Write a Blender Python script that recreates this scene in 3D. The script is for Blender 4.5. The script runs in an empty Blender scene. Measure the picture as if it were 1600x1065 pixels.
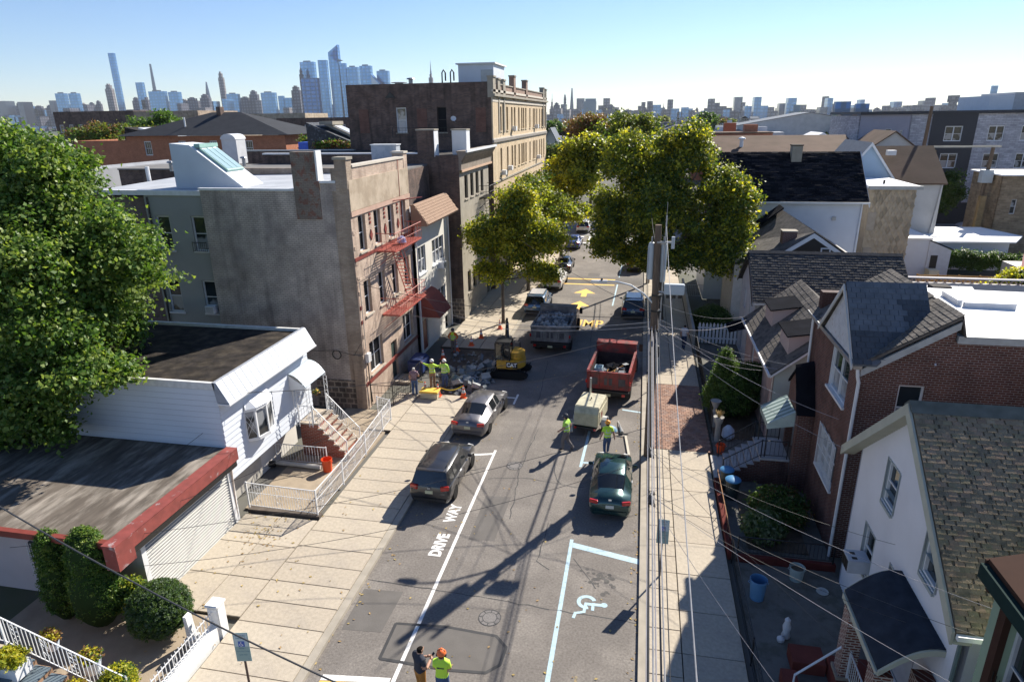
import bpy, bmesh, math, random
import numpy as np
from mathutils import Vector, Matrix
random.seed(7); NR = np.random.default_rng(7)
R = math.radians
scene = bpy.context.scene
COL = scene.collection
# ---------------------------------------------------------------- camera
cam_d = bpy.data.cameras.new('camera'); cam = bpy.data.objects.new('camera', cam_d); COL.objects.link(cam)
yaw, pitch, roll = R(11.312), R(18.968), R(-0.813)
fw = Vector((-math.sin(yaw)*math.cos(pitch), math.cos(yaw)*math.cos(pitch), -math.sin(pitch)))
rt = Vector((math.cos(yaw), math.sin(yaw), 0)); up = rt.cross(fw)
r2 = rt*math.cos(roll)+up*math.sin(roll); u2 = -rt*math.sin(roll)+up*math.cos(roll)
M = Matrix((r2, u2, -fw)).transposed().to_4x4(); M.translation = (0, 0, 15.3)
cam.matrix_world = M
cam_d.sensor_width = 36; cam_d.lens = 1017.5*36/1600; cam_d.clip_start = .1; cam_d.clip_end = 30000
scene.camera = cam
# ---------------------------------------------------------------- sky and sun
SUN_AZ, SUN_EL = R(29.7), R(36.2)      # azimuth from +Y towards +X
w = bpy.data.worlds.new('World'); scene.world = w; w.use_nodes = True
nt = w.node_tree; nt.nodes.clear()
so = nt.nodes.new('ShaderNodeOutputWorld'); bg = nt.nodes.new('ShaderNodeBackground'); sk = nt.nodes.new('ShaderNodeTexSky')
sk.sky_type = 'NISHITA'; sk.sun_disc = False; sk.sun_elevation = SUN_EL; sk.sun_rotation = SUN_AZ
sk.air_density = 1.0; sk.dust_density = 0.0; sk.ozone_density = 4.0; sk.altitude = 60
bg.inputs[1].default_value = 0.07
tn = nt.nodes.new('ShaderNodeVectorMath'); tn.operation = 'MULTIPLY'; tn.inputs[1].default_value = (.91, .925, 1.045); nt.links.new(sk.outputs[0], tn.inputs[0]); nt.links.new(tn.outputs[0], bg.inputs[0]); nt.links.new(bg.outputs[0], so.inputs[0])
sl = bpy.data.lights.new('sun', 'SUN'); sun = bpy.data.objects.new('sun', sl); COL.objects.link(sun)
sl.energy = 5.0; sl.angle = R(0.53); sl.color = (1, .93, .82)
sd = Vector((math.sin(SUN_AZ)*math.cos(SUN_EL), math.cos(SUN_AZ)*math.cos(SUN_EL), math.sin(SUN_EL)))
sun.rotation_euler = sd.to_track_quat('Z', 'Y').to_euler()
scene.view_settings.view_transform = 'Standard'; scene.view_settings.look = 'None'
scene.view_settings.exposure = 0.98; scene.view_settings.gamma = 1; scene.view_settings.use_curve_mapping = False
scene.cycles.use_denoising = True
scene.cycles.max_bounces = 6; scene.cycles.diffuse_bounces = 4; scene.cycles.glossy_bounces = 3
scene.cycles.transmission_bounces = 4; scene.cycles.transparent_max_bounces = 6; scene.cycles.volume_bounces = 0
# ---------------------------------------------------------------- materials
MATS = {}
def _new(name):
    m = bpy.data.materials.new(name); m.use_nodes = True
    n = m.node_tree.nodes; b = n['Principled BSDF']; return m, m.node_tree, b
def rgb(c): return (c[0], c[1], c[2], 1)
def mat(name, col=(.5, .5, .5), rough=.7, var=.12, vs=3.0, bump=.0, bs=40.0, metal=0, col2=None, spec=.5, c2s=1.0, c2lo=.45, c2hi=.62, stretch=None, emis=0, coat=0):
    if name in MATS: return MATS[name]
    m, t, b = _new(name); L = t.links.new; N = t.nodes.new
    tc = N('ShaderNodeTexCoord'); src = tc.outputs['Object']
    if stretch:
        mp = N('ShaderNodeMapping'); mp.inputs['Scale'].default_value = stretch; L(src, mp.inputs[0]); src = mp.outputs[0]
    b.inputs['Roughness'].default_value = rough; b.inputs['Metallic'].default_value = metal
    b.inputs['Specular IOR Level'].default_value = spec if rough < .8 else min(spec, .12)
    if coat: b.inputs['Coat Weight'].default_value = coat; b.inputs['Coat Roughness'].default_value = .05
    n1 = N('ShaderNodeTexNoise'); n1.inputs['Scale'].default_value = vs; n1.inputs['Detail'].default_value = 5; L(src, n1.inputs['Vector'])
    mr = N('ShaderNodeMapRange'); mr.inputs[1].default_value = .25; mr.inputs[2].default_value = .75
    mr.inputs[3].default_value = 1-var; mr.inputs[4].default_value = 1+var; L(n1.outputs[0], mr.inputs[0])
    base = N('ShaderNodeRGB'); base.outputs[0].default_value = rgb(col); cur = base.outputs[0]
    if col2:
        n2 = N('ShaderNodeTexNoise'); n2.inputs['Scale'].default_value = c2s; n2.inputs['Detail'].default_value = 6; n2.inputs['Roughness'].default_value = .65; L(src, n2.inputs['Vector'])
        m2 = N('ShaderNodeMapRange'); m2.inputs[1].default_value = c2lo; m2.inputs[2].default_value = c2hi; L(n2.outputs[0], m2.inputs[0])
        mx = N('ShaderNodeMixRGB'); mx.inputs[2].default_value = rgb(col2); L(m2.outputs[0], mx.inputs[0]); L(cur, mx.inputs[1]); cur = mx.outputs[0]
    mu = N('ShaderNodeVectorMath'); mu.operation = 'SCALE'; L(cur, mu.inputs[0]); L(mr.outputs[0], mu.inputs['Scale']); L(mu.outputs[0], b.inputs['Base Color'])
    if bump:
        n3 = N('ShaderNodeTexNoise'); n3.inputs['Scale'].default_value = bs; n3.inputs['Detail'].default_value = 4; L(src, n3.inputs['Vector'])
        bp = N('ShaderNodeBump'); bp.inputs['Strength'].default_value = bump; bp.inputs['Distance'].default_value = .02; L(n3.outputs[0], bp.inputs['Height']); L(bp.outputs[0], b.inputs['Normal'])
    if emis: b.inputs['Emission Color'].default_value = rgb(col); b.inputs['Emission Strength'].default_value = emis
    MATS[name] = m; return m
def brick(name, c1=None, c2=None, mortar=None, bw=.22, bh=.075, mo=.012, grime=None, gs=.35, glo=.45, ghi=.7, bump=.5, roof=False, off=.5, var=.25):
    """masonry or shingle courses; u runs along whichever horizontal axis the wall follows"""
    if name in MATS: return MATS[name]
    m, t, b = _new(name); L = t.links.new; N = t.nodes.new
    tc = N('ShaderNodeTexCoord'); sp = N('ShaderNodeSeparateXYZ'); L(tc.outputs['Object'], sp.inputs[0])
    ad = N('ShaderNodeMath'); L(sp.outputs[0], ad.inputs[0]); L(sp.outputs[1], ad.inputs[1]); cb = N('ShaderNodeCombineXYZ')
    L(ad.outputs[0], cb.inputs[0]); L(sp.outputs[2], cb.inputs[1])
    br = N('ShaderNodeTexBrick'); L(cb.outputs[0], br.inputs['Vector']); br.inputs['Scale'].default_value = 1
    br.inputs['Brick Width'].default_value = bw; br.inputs['Row Height'].default_value = bh; br.inputs['Mortar Size'].default_value = mo
    br.inputs['Mortar Smooth'].default_value = .2; br.offset = off
    br.inputs['Color1'].default_value = rgb(c1); br.inputs['Color2'].default_value = rgb(c2); br.inputs['Mortar'].default_value = rgb(mortar)
    cur = br.outputs['Color']
    n1 = N('ShaderNodeTexNoise'); n1.inputs['Scale'].default_value = 1.3; n1.inputs['Detail'].default_value = 7; L(tc.outputs['Object'], n1.inputs['Vector'])
    mr = N('ShaderNodeMapRange'); mr.inputs[1].default_value = .25; mr.inputs[2].default_value = .75; mr.inputs[3].default_value = 1-var; mr.inputs[4].default_value = 1+var; L(n1.outputs[0], mr.inputs[0])
    if grime:
        n2 = N('ShaderNodeTexNoise'); n2.inputs['Scale'].default_value = gs; n2.inputs['Detail'].default_value = 8; n2.inputs['Roughness'].default_value = .7; L(tc.outputs['Object'], n2.inputs['Vector'])
        m2 = N('ShaderNodeMapRange'); m2.inputs[1].default_value = glo; m2.inputs[2].default_value = ghi; L(n2.outputs[0], m2.inputs[0])
        m3 = N('ShaderNodeMath'); m3.operation = 'MULTIPLY'; m3.inputs[1].default_value = .85; L(m2.outputs[0], m3.inputs[0])
        mx = N('ShaderNodeMixRGB'); mx.inputs[2].default_value = rgb(grime); L(m3.outputs[0], mx.inputs[0]); L(cur, mx.inputs[1]); cur = mx.outputs[0]
    if grime:
        mp = N('ShaderNodeMapping'); mp.inputs['Scale'].default_value = (1, 1, .1); L(tc.outputs['Object'], mp.inputs[0]); n5 = N('ShaderNodeTexNoise'); n5.inputs['Scale'].default_value = 2.6; n5.inputs['Detail'].default_value = 7; L(mp.outputs[0], n5.inputs['Vector'])
        m5 = N('ShaderNodeMapRange'); m5.inputs[1].default_value = .5; m5.inputs[2].default_value = .72; m5.inputs[4].default_value = .55; L(n5.outputs[0], m5.inputs[0])
        x5 = N('ShaderNodeMixRGB'); x5.inputs[2].default_value = rgb([q*.6 for q in grime]); L(m5.outputs[0], x5.inputs[0]); L(cur, x5.inputs[1]); cur = x5.outputs[0]
    mu = N('ShaderNodeVectorMath'); mu.operation = 'SCALE'; L(cur, mu.inputs[0]); L(mr.outputs[0], mu.inputs['Scale']); L(mu.outputs[0], b.inputs['Base Color'])
    bp = N('ShaderNodeBump'); bp.invert = True; bp.inputs['Strength'].default_value = bump; bp.inputs['Distance'].default_value = .012
    L(br.outputs['Fac'], bp.inputs['Height']); L(bp.outputs[0], b.inputs['Normal'])
    b.inputs['Roughness'].default_value = .88; b.inputs['Specular IOR Level'].default_value = .3
    MATS[name] = m; return m
def glass(name, tint=(.02, .025, .03), curtain=None, rough=.04, amt=.5, sc=2.2):
    """window glass over a dim room: dark, glossy, uneven"""
    if name in MATS: return MATS[name]
    m, t, b = _new(name); L = t.links.new; N = t.nodes.new
    oi = N('ShaderNodeObjectInfo'); tc = N('ShaderNodeTexCoord')
    va = N('ShaderNodeVectorMath'); va.operation = 'ADD'; L(tc.outputs['Object'], va.inputs[0])
    sc_ = N('ShaderNodeVectorMath'); sc_.operation = 'SCALE'; L(oi.outputs['Location'], sc_.inputs[0]); sc_.inputs['Scale'].default_value = 1.37; L(sc_.outputs[0], va.inputs[1])
    n = N('ShaderNodeTexNoise'); n.inputs['Scale'].default_value = sc; L(va.outputs[0], n.inputs['Vector'])
    mr = N('ShaderNodeMapRange'); mr.inputs[1].default_value = 1-amt-.04; mr.inputs[2].default_value = 1-amt+.04; L(n.outputs[0], mr.inputs[0])
    mx = N('ShaderNodeMixRGB'); mx.inputs[1].default_value = rgb(tint); mx.inputs[2].default_value = rgb(curtain or tint); L(mr.outputs[0], mx.inputs[0]); L(mx.outputs[0], b.inputs['Base Color'])
    b.inputs['Roughness'].default_value = rough; b.inputs['Specular IOR Level'].default_value = .55
    MATS[name] = m; return m
def leafmat(name, c, c2, tr=.35):
    if name in MATS: return MATS[name]
    m, t, b = _new(name); L = t.links.new; N = t.nodes.new; n = t.nodes
    n.remove(b); out = n['Material Output']
    tc = N('ShaderNodeTexCoord'); no = N('ShaderNodeTexNoise'); no.inputs['Scale'].default_value = 1.1; no.inputs['Detail'].default_value = 3; L(tc.outputs['Object'], no.inputs['Vector'])
    wn = N('ShaderNodeTexWhiteNoise'); sc_ = N('ShaderNodeVectorMath'); sc_.operation = 'SCALE'; sc_.inputs['Scale'].default_value = 7; L(tc.outputs['Object'], sc_.inputs[0])
    fl = N('ShaderNodeVectorMath'); fl.operation = 'FLOOR'; L(sc_.outputs[0], fl.inputs[0]); L(fl.outputs[0], wn.inputs['Vector'])
    ad = N('ShaderNodeMath'); L(no.outputs[0], ad.inputs[0]); L(wn.outputs['Value'], ad.inputs[1])
    mr = N('ShaderNodeMapRange'); mr.inputs[1].default_value = .5; mr.inputs[2].default_value = 1.35; L(ad.outputs[0], mr.inputs[0])
    mx = N('ShaderNodeMixRGB'); mx.inputs[1].default_value = rgb(c); mx.inputs[2].default_value = rgb(c2); L(mr.outputs[0], mx.inputs[0])
    d = N('ShaderNodeBsdfPrincipled'); d.inputs['Roughness'].default_value = .5; d.inputs['Specular IOR Level'].default_value = .35; L(mx.outputs[0], d.inputs['Base Color'])
    tl = N('ShaderNodeBsdfTranslucent'); br = N('ShaderNodeVectorMath'); br.operation = 'MULTIPLY'; br.inputs[1].default_value = (1.5, 1.5, .7); L(mx.outputs[0], br.inputs[0]); L(br.outputs[0], tl.inputs['Color'])
    ms = N('ShaderNodeMixShader'); ms.inputs[0].default_value = tr; L(d.outputs[0], ms.inputs[1]); L(tl.outputs[0], ms.inputs[2]); L(ms.outputs[0], out.inputs[0])
    MATS[name] = m; return m
# ---------------------------------------------------------------- mesh helpers
ORG = {}
def org(o): return ORG.get(o.name, Vector((0, 0, 0))) if o else Vector((0, 0, 0))
def tag(o, label=None, cat=None, group=None, kind=None):
    if label: o['label'] = label
    if cat: o['category'] = cat
    if group: o['group'] = group
    if kind: o['kind'] = kind
    return o
def thing(name, label, cat, loc=(0, 0, 0), group=None, rz=0, kind=None):
    o = bpy.data.objects.new(name, None); COL.objects.link(o); o.location = loc; o.rotation_euler.z = rz
    o.empty_display_size = .2
    if rz == 0: ORG[o.name] = Vector(loc)
    return tag(o, label, cat, group, kind)
def link(name, me, parent=None, loc=(0, 0, 0), rz=0):
    o = bpy.data.objects.new(name, me); COL.objects.link(o)
    if parent: o.parent = parent
    o.location = loc; o.rotation_euler.z = rz
    return o
def copy_tree(o, parent=None):
    c = o.copy(); COL.objects.link(c)
    if parent: c.parent = parent
    for ch in list(o.children): copy_tree(ch, c)
    return c
class MB:
    def __init__(s): s.v = []; s.f = []; s.mi = []
    def poly(s, pts, mi=0):
        k = len(s.v); s.v += [tuple(p) for p in pts]; s.f.append(tuple(range(k, k+len(pts)))); s.mi.append(mi); return s
    def box(s, x0, x1, y0, y1, z0, z1, mi=0):
        if x0 > x1: x0, x1 = x1, x0
        if y0 > y1: y0, y1 = y1, y0
        if z0 > z1: z0, z1 = z1, z0
        k = len(s.v)
        s.v += [(x0, y0, z0), (x1, y0, z0), (x1, y1, z0), (x0, y1, z0), (x0, y0, z1), (x1, y0, z1), (x1, y1, z1), (x0, y1, z1)]
        for f in ((0, 3, 2, 1), (4, 5, 6, 7), (0, 1, 5, 4), (1, 2, 6, 5), (2, 3, 7, 6), (3, 0, 4, 7)):
            s.f.append(tuple(k+i for i in f)); s.mi.append(mi)
        return s
    def cbox(s, c, d, mi=0, rz=0, rx=0, ry=0):
        k = len(s.v); m = Matrix.Rotation(rz, 3, 'Z') @ Matrix.Rotation(ry, 3, 'Y') @ Matrix.Rotation(rx, 3, 'X')
        for a in ((-1, -1, -1), (1, -1, -1), (1, 1, -1), (-1, 1, -1), (-1, -1, 1), (1, -1, 1), (1, 1, 1), (-1, 1, 1)):
            q = m @ Vector((a[0]*d[0]/2, a[1]*d[1]/2, a[2]*d[2]/2)); s.v.append((c[0]+q.x, c[1]+q.y, c[2]+q.z))
        for f in ((0, 3, 2, 1), (4, 5, 6, 7), (0, 1, 5, 4), (1, 2, 6, 5), (2, 3, 7, 6), (3, 0, 4, 7)):
            s.f.append(tuple(k+i for i in f)); s.mi.append(mi)
        return s
    def prism(s, pts, d, mi=0):
        """closed solid: polygon pts (3D, any plane) swept by vector d"""
        n = len(pts); k = len(s.v); d = Vector(d)
        s.v += [tuple(p) for p in pts]; s.v += [tuple(Vector(p)+d) for p in pts]
        a = Vector((0, 0, 0))
        for i in range(n): a += Vector(pts[i]).cross(Vector(pts[(i+1) % n]))
        fl = a.dot(d) > 0
        b0 = tuple(range(k, k+n)); b1 = tuple(range(k+n, k+2*n))
        s.f.append(b0[::-1] if fl else b0); s.f.append(b1 if fl else b1[::-1]); s.mi += [mi, mi]
        for i in range(n):
            j = (i+1) % n; q = (k+i, k+j, k+n+j, k+n+i); s.f.append(q if fl else q[::-1]); s.mi.append(mi)
        return s
    def tube(s, pts, r, n=6, mi=0, cap=True):
        pts = [Vector(p) for p in pts]; rr = r if isinstance(r, (list, tuple)) else [r]*len(pts)
        rings = []; pr = None
        for i, p in enumerate(pts):
            d = (pts[min(i+1, len(pts)-1)]-pts[max(i-1, 0)]).normalized()
            if pr is None: a = d.orthogonal().normalized()
            else:
                a = pr-d*pr.dot(d); a = a.normalized() if a.length > 1e-6 else d.orthogonal().normalized()
            pr = a; b = d.cross(a); k = len(s.v)
            for j in range(n):
                t = 2*math.pi*j/n; s.v.append(tuple(p+(a*math.cos(t)+b*math.sin(t))*rr[i]))
            rings.append(k)
        for q in range(len(rings)-1):
            for j in range(n):
                s.f.append((rings[q]+j, rings[q]+(j+1) % n, rings[q+1]+(j+1) % n, rings[q+1]+j)); s.mi.append(mi)
        if cap:
            s.f.append(tuple(rings[0]+j for j in range(n))[::-1]); s.f.append(tuple(rings[-1]+j for j in range(n))); s.mi += [mi, mi]
        return s
    def lathe(s, prof, c=(0, 0, 0), n=16, mi=0, axis='Z', cap=True):
        rings = []
        for r, z in prof:
            k = len(s.v)
            for j in range(n):
                t = 2*math.pi*j/n; x, y = r*math.cos(t), r*math.sin(t)
                s.v.append((c[0]+x, c[1]+y, c[2]+z) if axis == 'Z' else ((c[0]+z, c[1]+x, c[2]+y) if axis == 'X' else (c[0]+y, c[1]+z, c[2]+x)))
            rings.append(k)
        for q in range(len(rings)-1):
            for j in range(n):
                s.f.append((rings[q]+j, rings[q]+(j+1) % n, rings[q+1]+(j+1) % n, rings[q+1]+j)); s.mi.append(mi)
        if cap:
            s.f.append(tuple(rings[0]+j for j in range(n))[::-1]); s.f.append(tuple(rings[-1]+j for j in range(n))); s.mi += [mi, mi]
        return s
    def mesh(s, name, mats, o=(0, 0, 0), smooth=False, bevel=0):
        me = bpy.data.meshes.new(name); o = Vector(o)
        me.from_pydata([tuple(Vector(v)-o) for v in s.v], [], s.f)
        if not isinstance(mats, (list, tuple)): mats = [mats]
        for m in mats: me.materials.append(m)
        if len(mats) > 1: me.polygons.foreach_set('material_index', s.mi)
        if bevel:
            bm = bmesh.new(); bm.from_mesh(me)
            es = [e for e in bm.edges if len(e.link_faces) == 2 and e.calc_face_angle(0) > .6]
            bmesh.ops.bevel(bm, geom=es, offset=bevel, segments=2, affect='EDGES', clamp_overlap=True); bm.to_mesh(me); bm.free()
        if smooth:
            me.polygons.foreach_set('use_smooth', [True]*len(me.polygons)); me.set_sharp_from_angle(angle=R(smooth if smooth is not True else 40))
        me.update(); return me
    def build(s, name, mats, parent=None, smooth=False, bevel=0, label=None, cat=None, group=None, kind=None, base=None):
        """link as one object; vertices are given in world space; base = origin of a top-level mesh"""
        o = org(parent) if parent else Vector(base or (0, 0, 0))
        ob = link(name, s.mesh(name, mats, o, smooth, bevel), parent)
        if not parent and base: ob.location = base
        ORG[ob.name] = o
        return tag(ob, label, cat, group, kind)
FR = {'S': 0, 'E': math.pi/2, 'W': -math.pi/2, 'N': math.pi}
def fpt(face, pl, u, z, d=0):
    """point on a wall: face it looks to, plane coordinate, u along the wall, z, d outward"""
    return {'S': (u, pl-d, z), 'N': (u, pl+d, z), 'E': (pl+d, u, z), 'W': (pl-d, u, z)}[face]
def fbox(mb, face, pl, u0, u1, z0, z1, d0, d1, mi=0):
    a = fpt(face, pl, u0, z0, d0); b = fpt(face, pl, u1, z1, d1); return mb.box(a[0], b[0], a[1], b[1], z0, z1, mi)
WC = {}
def win_parts(w, h, st):
    key = (round(w, 2), round(h, 2), st['id'])
    if key in WC: return WC[key]
    f = st.get('fw', .06); dp = .12
    fm = MB()
    fm.box(-w/2, -w/2+f, -.0, dp, 0, h); fm.box(w/2-f, w/2, -.0, dp, 0, h); fm.box(-w/2+f, w/2-f, -.0, dp, h-f, h); fm.box(-w/2+f, w/2-f, -.0, dp, 0, f)
    nb = st.get('bays', 1); bw = (w-2*f)/nb
    for k in range(1, nb): fm.box(-w/2+f+k*bw-f*.5, -w/2+f+k*bw+f*.5, .0, dp, f, h-f)
    if st.get('sash', True): fm.box(-w/2+f, w/2-f, .03, dp-.02, h*.5-.022, h*.5+.022)
    if st.get('casing'):
        c = st['casing']
        fm.box(-w/2-c, -w/2, -.03, .02, -c*.4, h+c); fm.box(w/2, w/2+c, -.03, .02, -c*.4, h+c); fm.box(-w/2, w/2, -.032, .02, h, h+c)
    g = st.get('grid')
    if g:
        for k in range(1, g[0]): fm.box(-w/2+f+(w-2*f)*k/g[0]-.012, -w/2+f+(w-2*f)*k/g[0]+.012, .04, .075, f, h-f)
        for k in range(1, g[1]): fm.box(-w/2+f, w/2-f, .04, .075, f+(h-2*f)*k/g[1]-.012, f+(h-2*f)*k/g[1]+.012)
    fr = fm.mesh('window', st['frame'])
    panes = []
    for k in range(nb):
        x0, x1 = -w/2+f+k*bw+(.03 if k else 0), -w/2+f+(k+1)*bw-(.03 if k < nb-1 else 0)
        zz = [(f, h*.5-.022, .085), (h*.5+.022, h-f, .065)] if st.get('sash', True) else [(f, h-f, .08)]
        for a, b, y in zz: panes.append(MB().box(x0, x1, y, y+.02, a, b))
    panes = [p.mesh('pane', st['glass'][i % len(st['glass'])]) for i, p in enumerate(panes)]
    sill = None
    if st.get('sill'): sill = MB().box(-w/2-.09, w/2+.09, -.09, .05, -.09, -.002).mesh('sill', st['sill'])
    WC[key] = (fr, panes, sill); return WC[key]
def window(parent, face, pl, u, z, w, h, st, panes=True, label=None):
    fr, ps, sill = win_parts(w, h, st); p = Vector(fpt(face, pl, u, z, -st.get('rec', .06)))-org(parent)
    o = link('window', fr, parent, p, FR[face])
    if label: o['label'] = label
    if panes:
        for q in ps: link('pane', q, o)
    if sill: so_ = link('sill', sill, o, (0, -st.get('rec', .06), 0))
    return o
class Facade:
    def __init__(s, parent, face, pl, u0, u1, z0, z1, m, depth=.2): s.__dict__.update(locals()); s.op = []
    def win(s, u, z, w, h, st, **k): s.op.append((u-w/2, u+w/2, z, z+h)); return window(s.parent, s.face, s.pl, u, z, w, h, st, **k)
    def hole(s, u0, u1, z0, z1): s.op.append((u0, u1, z0, z1))
    def done(s, name='wall', reveal=None, top=None, kind=None):
        mb = MB(); us = sorted({s.u0, s.u1, *[o[0] for o in s.op], *[o[1] for o in s.op]}); zs = sorted({s.z0, s.z1, *[o[2] for o in s.op], *[o[3] for o in s.op]})
        fl = s.face in 'SE'
        def q(pts, mi=0): mb.poly(pts if fl else pts[::-1], mi)
        for i in range(len(us)-1):
            for j in range(len(zs)-1):
                a, b, c, d = us[i], us[i+1], zs[j], zs[j+1]; um, zm = (a+b)/2, (c+d)/2
                if any(o[0] < um < o[1] and o[2] < zm < o[3] for o in s.op) or a < s.u0-1e-6 or b > s.u1+1e-6: continue
                q([fpt(s.face, s.pl, a, c), fpt(s.face, s.pl, b, c), fpt(s.face, s.pl, b, d), fpt(s.face, s.pl, a, d)])
        D = -s.depth; F = lambda u, z, e=0: fpt(s.face, s.pl, u, z, e)
        for a, b, c, d in s.op:
            q([F(a, c), F(a, c, D), F(b, c, D), F(b, c)], 1); q([F(b, d), F(b, d, D), F(a, d, D), F(a, d)], 1)
            q([F(a, d), F(a, d, D), F(a, c, D), F(a, c)], 1); q([F(b, c), F(b, c, D), F(b, d, D), F(b, d)], 1)
            q([F(a, c, D), F(a, d, D), F(b, d, D), F(b, c, D)][::-1], 2)
        if top: q([F(u, z) for u, z in top])
        return mb.build(name, [s.m, reveal or s.m, mat('dark room', (.02, .02, .022), .9)], s.parent, kind=kind)
    def boards(s, m, pitch=.2, join=False, name='siding_board', proud=.018, g=.003, u0=None, u1=None, z0=None, z1=None, clip=None, lim=290):
        z0 = s.z0 if z0 is None else z0; z1 = s.z1 if z1 is None else z1; n = int((z1-z0)/pitch); mbj = MB(); cache = {}; cnt = 0
        for k in range(n):
            a, b = z0+k*pitch, z0+(k+1)*pitch; ua, ub = (s.u0, s.u1) if clip is None else clip((a+b)/2)
            segs = [(ua, ub)]
            for o in s.op:
                if o[2]-.03 < b and o[3]+.03 > a:
                    ns = []
                    for p, q in segs:
                        if o[1] <= p or o[0] >= q: ns.append((p, q)); continue
                        if o[0] > p: ns.append((p, o[0]-.02))
                        if o[1] < q: ns.append((o[1]+.02, q))
                    segs = ns
            for p, q in segs:
                if q-p < .04: continue
                def bd(mb, p, q, o=(0, 0, 0)):
                    F = lambda u, z, e: tuple(Vector(fpt(s.face, s.pl, u, z, e))-Vector(o))
                    mb.prism([F(p, a+g, .001), F(p, a+g, proud), F(p, b-g, .006), F(p, b-g, .001)], Vector(F(q, a, 0))-Vector(F(p, a, 0)))
                if join: bd(mbj, p, q)
                else:
                    mb = MB(); bd(mb, p, q); mb.build(name, m, s.parent)
        if join and mbj.f:
            mbj.build('siding', m, s.parent, kind='stuff')
def flat(mb, x0, x1, y0, y1, z, mi=0): return mb.poly([(x0, y0, z), (x1, y0, z), (x1, y1, z), (x0, y1, z)], mi)
def dup_mesh(name, me, parent, loc, rz=0): return link(name, me, parent, loc, rz)
# ================================================================ palette
ASPH = mat('asphalt', (.185, .168, .152), .9, .26, 14, .8, 55, col2=(.235, .214, .192), c2s=.5)
ASPH2 = mat('asphalt patch', (.145, .135, .125), .9, .12, 1.5, .5, 60)
TAR = mat('tar seal', (.035, .035, .036), .6, .2, 4)
CONC = mat('concrete walk', (.44, .385, .305), .88, .13, 9, .35, 30, col2=(.40, .35, .285), c2s=.8)
CONC_B = mat('concrete walk pale', (.455, .40, .32), .88, .13, 9, .35, 30, col2=(.42, .37, .30), c2s=.8)
CONC_C = mat('concrete walk dull', (.42, .365, .29), .88, .14, 9, .35, 30, col2=(.375, .33, .27), c2s=.8)
KERB = mat('kerb concrete', (.36, .325, .27), .9, .15, 2, .3, 30)
DARKC = mat('yard concrete', (.17, .165, .15), .9, .3, 1.1, .3, 20, col2=(.09, .09, .075), c2s=1.1)
DIRT = mat('dirt', (.12, .095, .07), .95, .35, 3, .6, 14)
WPAINT = mat('road paint white', (.78, .77, .74), .7, .1, 8, col2=(.5, .48, .45), c2s=7, c2lo=.54, c2hi=.66)
BPAINT = mat('road paint blue', (.38, .52, .59), .7, .15, 6, col2=(.26, .38, .42), c2s=7, c2lo=.55, c2hi=.66)
YPAINT = mat('road paint yellow', (.78, .48, .10), .7, .12, 8, col2=(.3, .22, .12), c2s=7, c2lo=.58, c2hi=.66)
WHT = mat('white paint', (.68, .69, .70), .5, .05, 2)
WSID = mat('white siding', (.62, .65, .70), .5, .05, 1.2, spec=.3)
TANB = brick('tan brick', (.36, .27, .20), (.46, .36, .27), (.30, .26, .22), grime=(.20, .15, .115), gs=.5)
TANF = brick('pinkish face brick', (.42, .30, .225), (.51, .39, .295), (.46, .39, .33), grime=(.34, .24, .19), gs=.7, glo=.5)
GRYB = brick('weathered grey brick', (.46, .395, .34), (.54, .465, .40), (.32, .28, .25), .26, .10, .018, grime=(.29, .255, .24), gs=.22, glo=.45, ghi=.68, var=.3)
REDB = brick('dark red brick', (.085, .032, .024), (.13, .050, .034), (.24, .20, .18), .22, .08, .012, var=.25)
MARB = brick('maroon brick', (.09, .034, .026), (.15, .055, .038), (.17, .14, .13), .22, .08, .011, grime=(.06, .03, .025), gs=.5, var=.3)
DRKB = brick('sooty brown brick', (.11, .07, .056), (.19, .115, .085), (.15, .125, .115), .24, .09, .014, grime=(.05, .042, .04), gs=.3, glo=.45, var=.35)
YELB = brick('yellow brick', (.54, .42, .27), (.60, .47, .31), (.54, .44, .32), .22, .08, .008, grime=(.45, .34, .21), gs=.3, glo=.55, var=.1)
ORGB = brick('orange brick', (.36, .13, .07), (.44, .17, .09), (.36, .2, .13), .24, .09, .01, var=.15)
RUBL = brick('rubble stone wall', (.10, .085, .075), (.16, .13, .11), (.34, .29, .23), .42, .32, .045, grime=(.05, .045, .04), gs=1.5, var=.4)
STUC = mat('cracked stucco', (.46, .38, .29), .9, .12, 1.5, .35, 12, col2=(.36, .29, .215), c2s=.9, c2lo=.45, c2hi=.6)
GREYS = mat('grey stone', (.33, .30, .25), .85, .15, 2, .3, 12)
MAROON = mat('maroon paint', (.20, .045, .035), .5, .2, 3)
REDRUST = mat('red lead paint', (.34, .075, .055), .6, .2, 5)
SILV = mat('silver roof coat', (.40, .42, .45), .75, .12, .8, .15, 8, col2=(.33, .35, .38), c2s=.5)
WROOF = mat('white roof coat', (.80, .80, .79), .8, .05, 1)
TARR = mat('black roll roofing', (.028, .026, .025), .9, .4, 1.6, .4, 10, col2=(.05, .045, .04), c2s=2)
GARR = mat('worn tar roof', (.115, .098, .082), .9, .35, 2.2, .5, 9, col2=(.27, .24, .205), c2s=.9, c2lo=.47, c2hi=.63, stretch=(1.8, .4, 1))
SHB = mat('black shingle', (.011, .012, .016), .95, .35, 1.5, .5, 24, spec=.02)
SHG = mat('grey shingle', (.125, .115, .105), .9, .25, 3, .5, 30, col2=(.08, .075, .07), c2s=2)
SHS = mat('slate blue shingle', (.11, .125, .145), .85, .3, 2.2, .4, 24, col2=(.055, .07, .095), c2s=.8, c2lo=.48, c2hi=.52)
SHN = mat('brown shingle', (.26, .20, .135), .9, .3, 3.5, .4, 30, col2=(.12, .105, .08), c2s=1.4, c2lo=.5, c2hi=.64)
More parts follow.
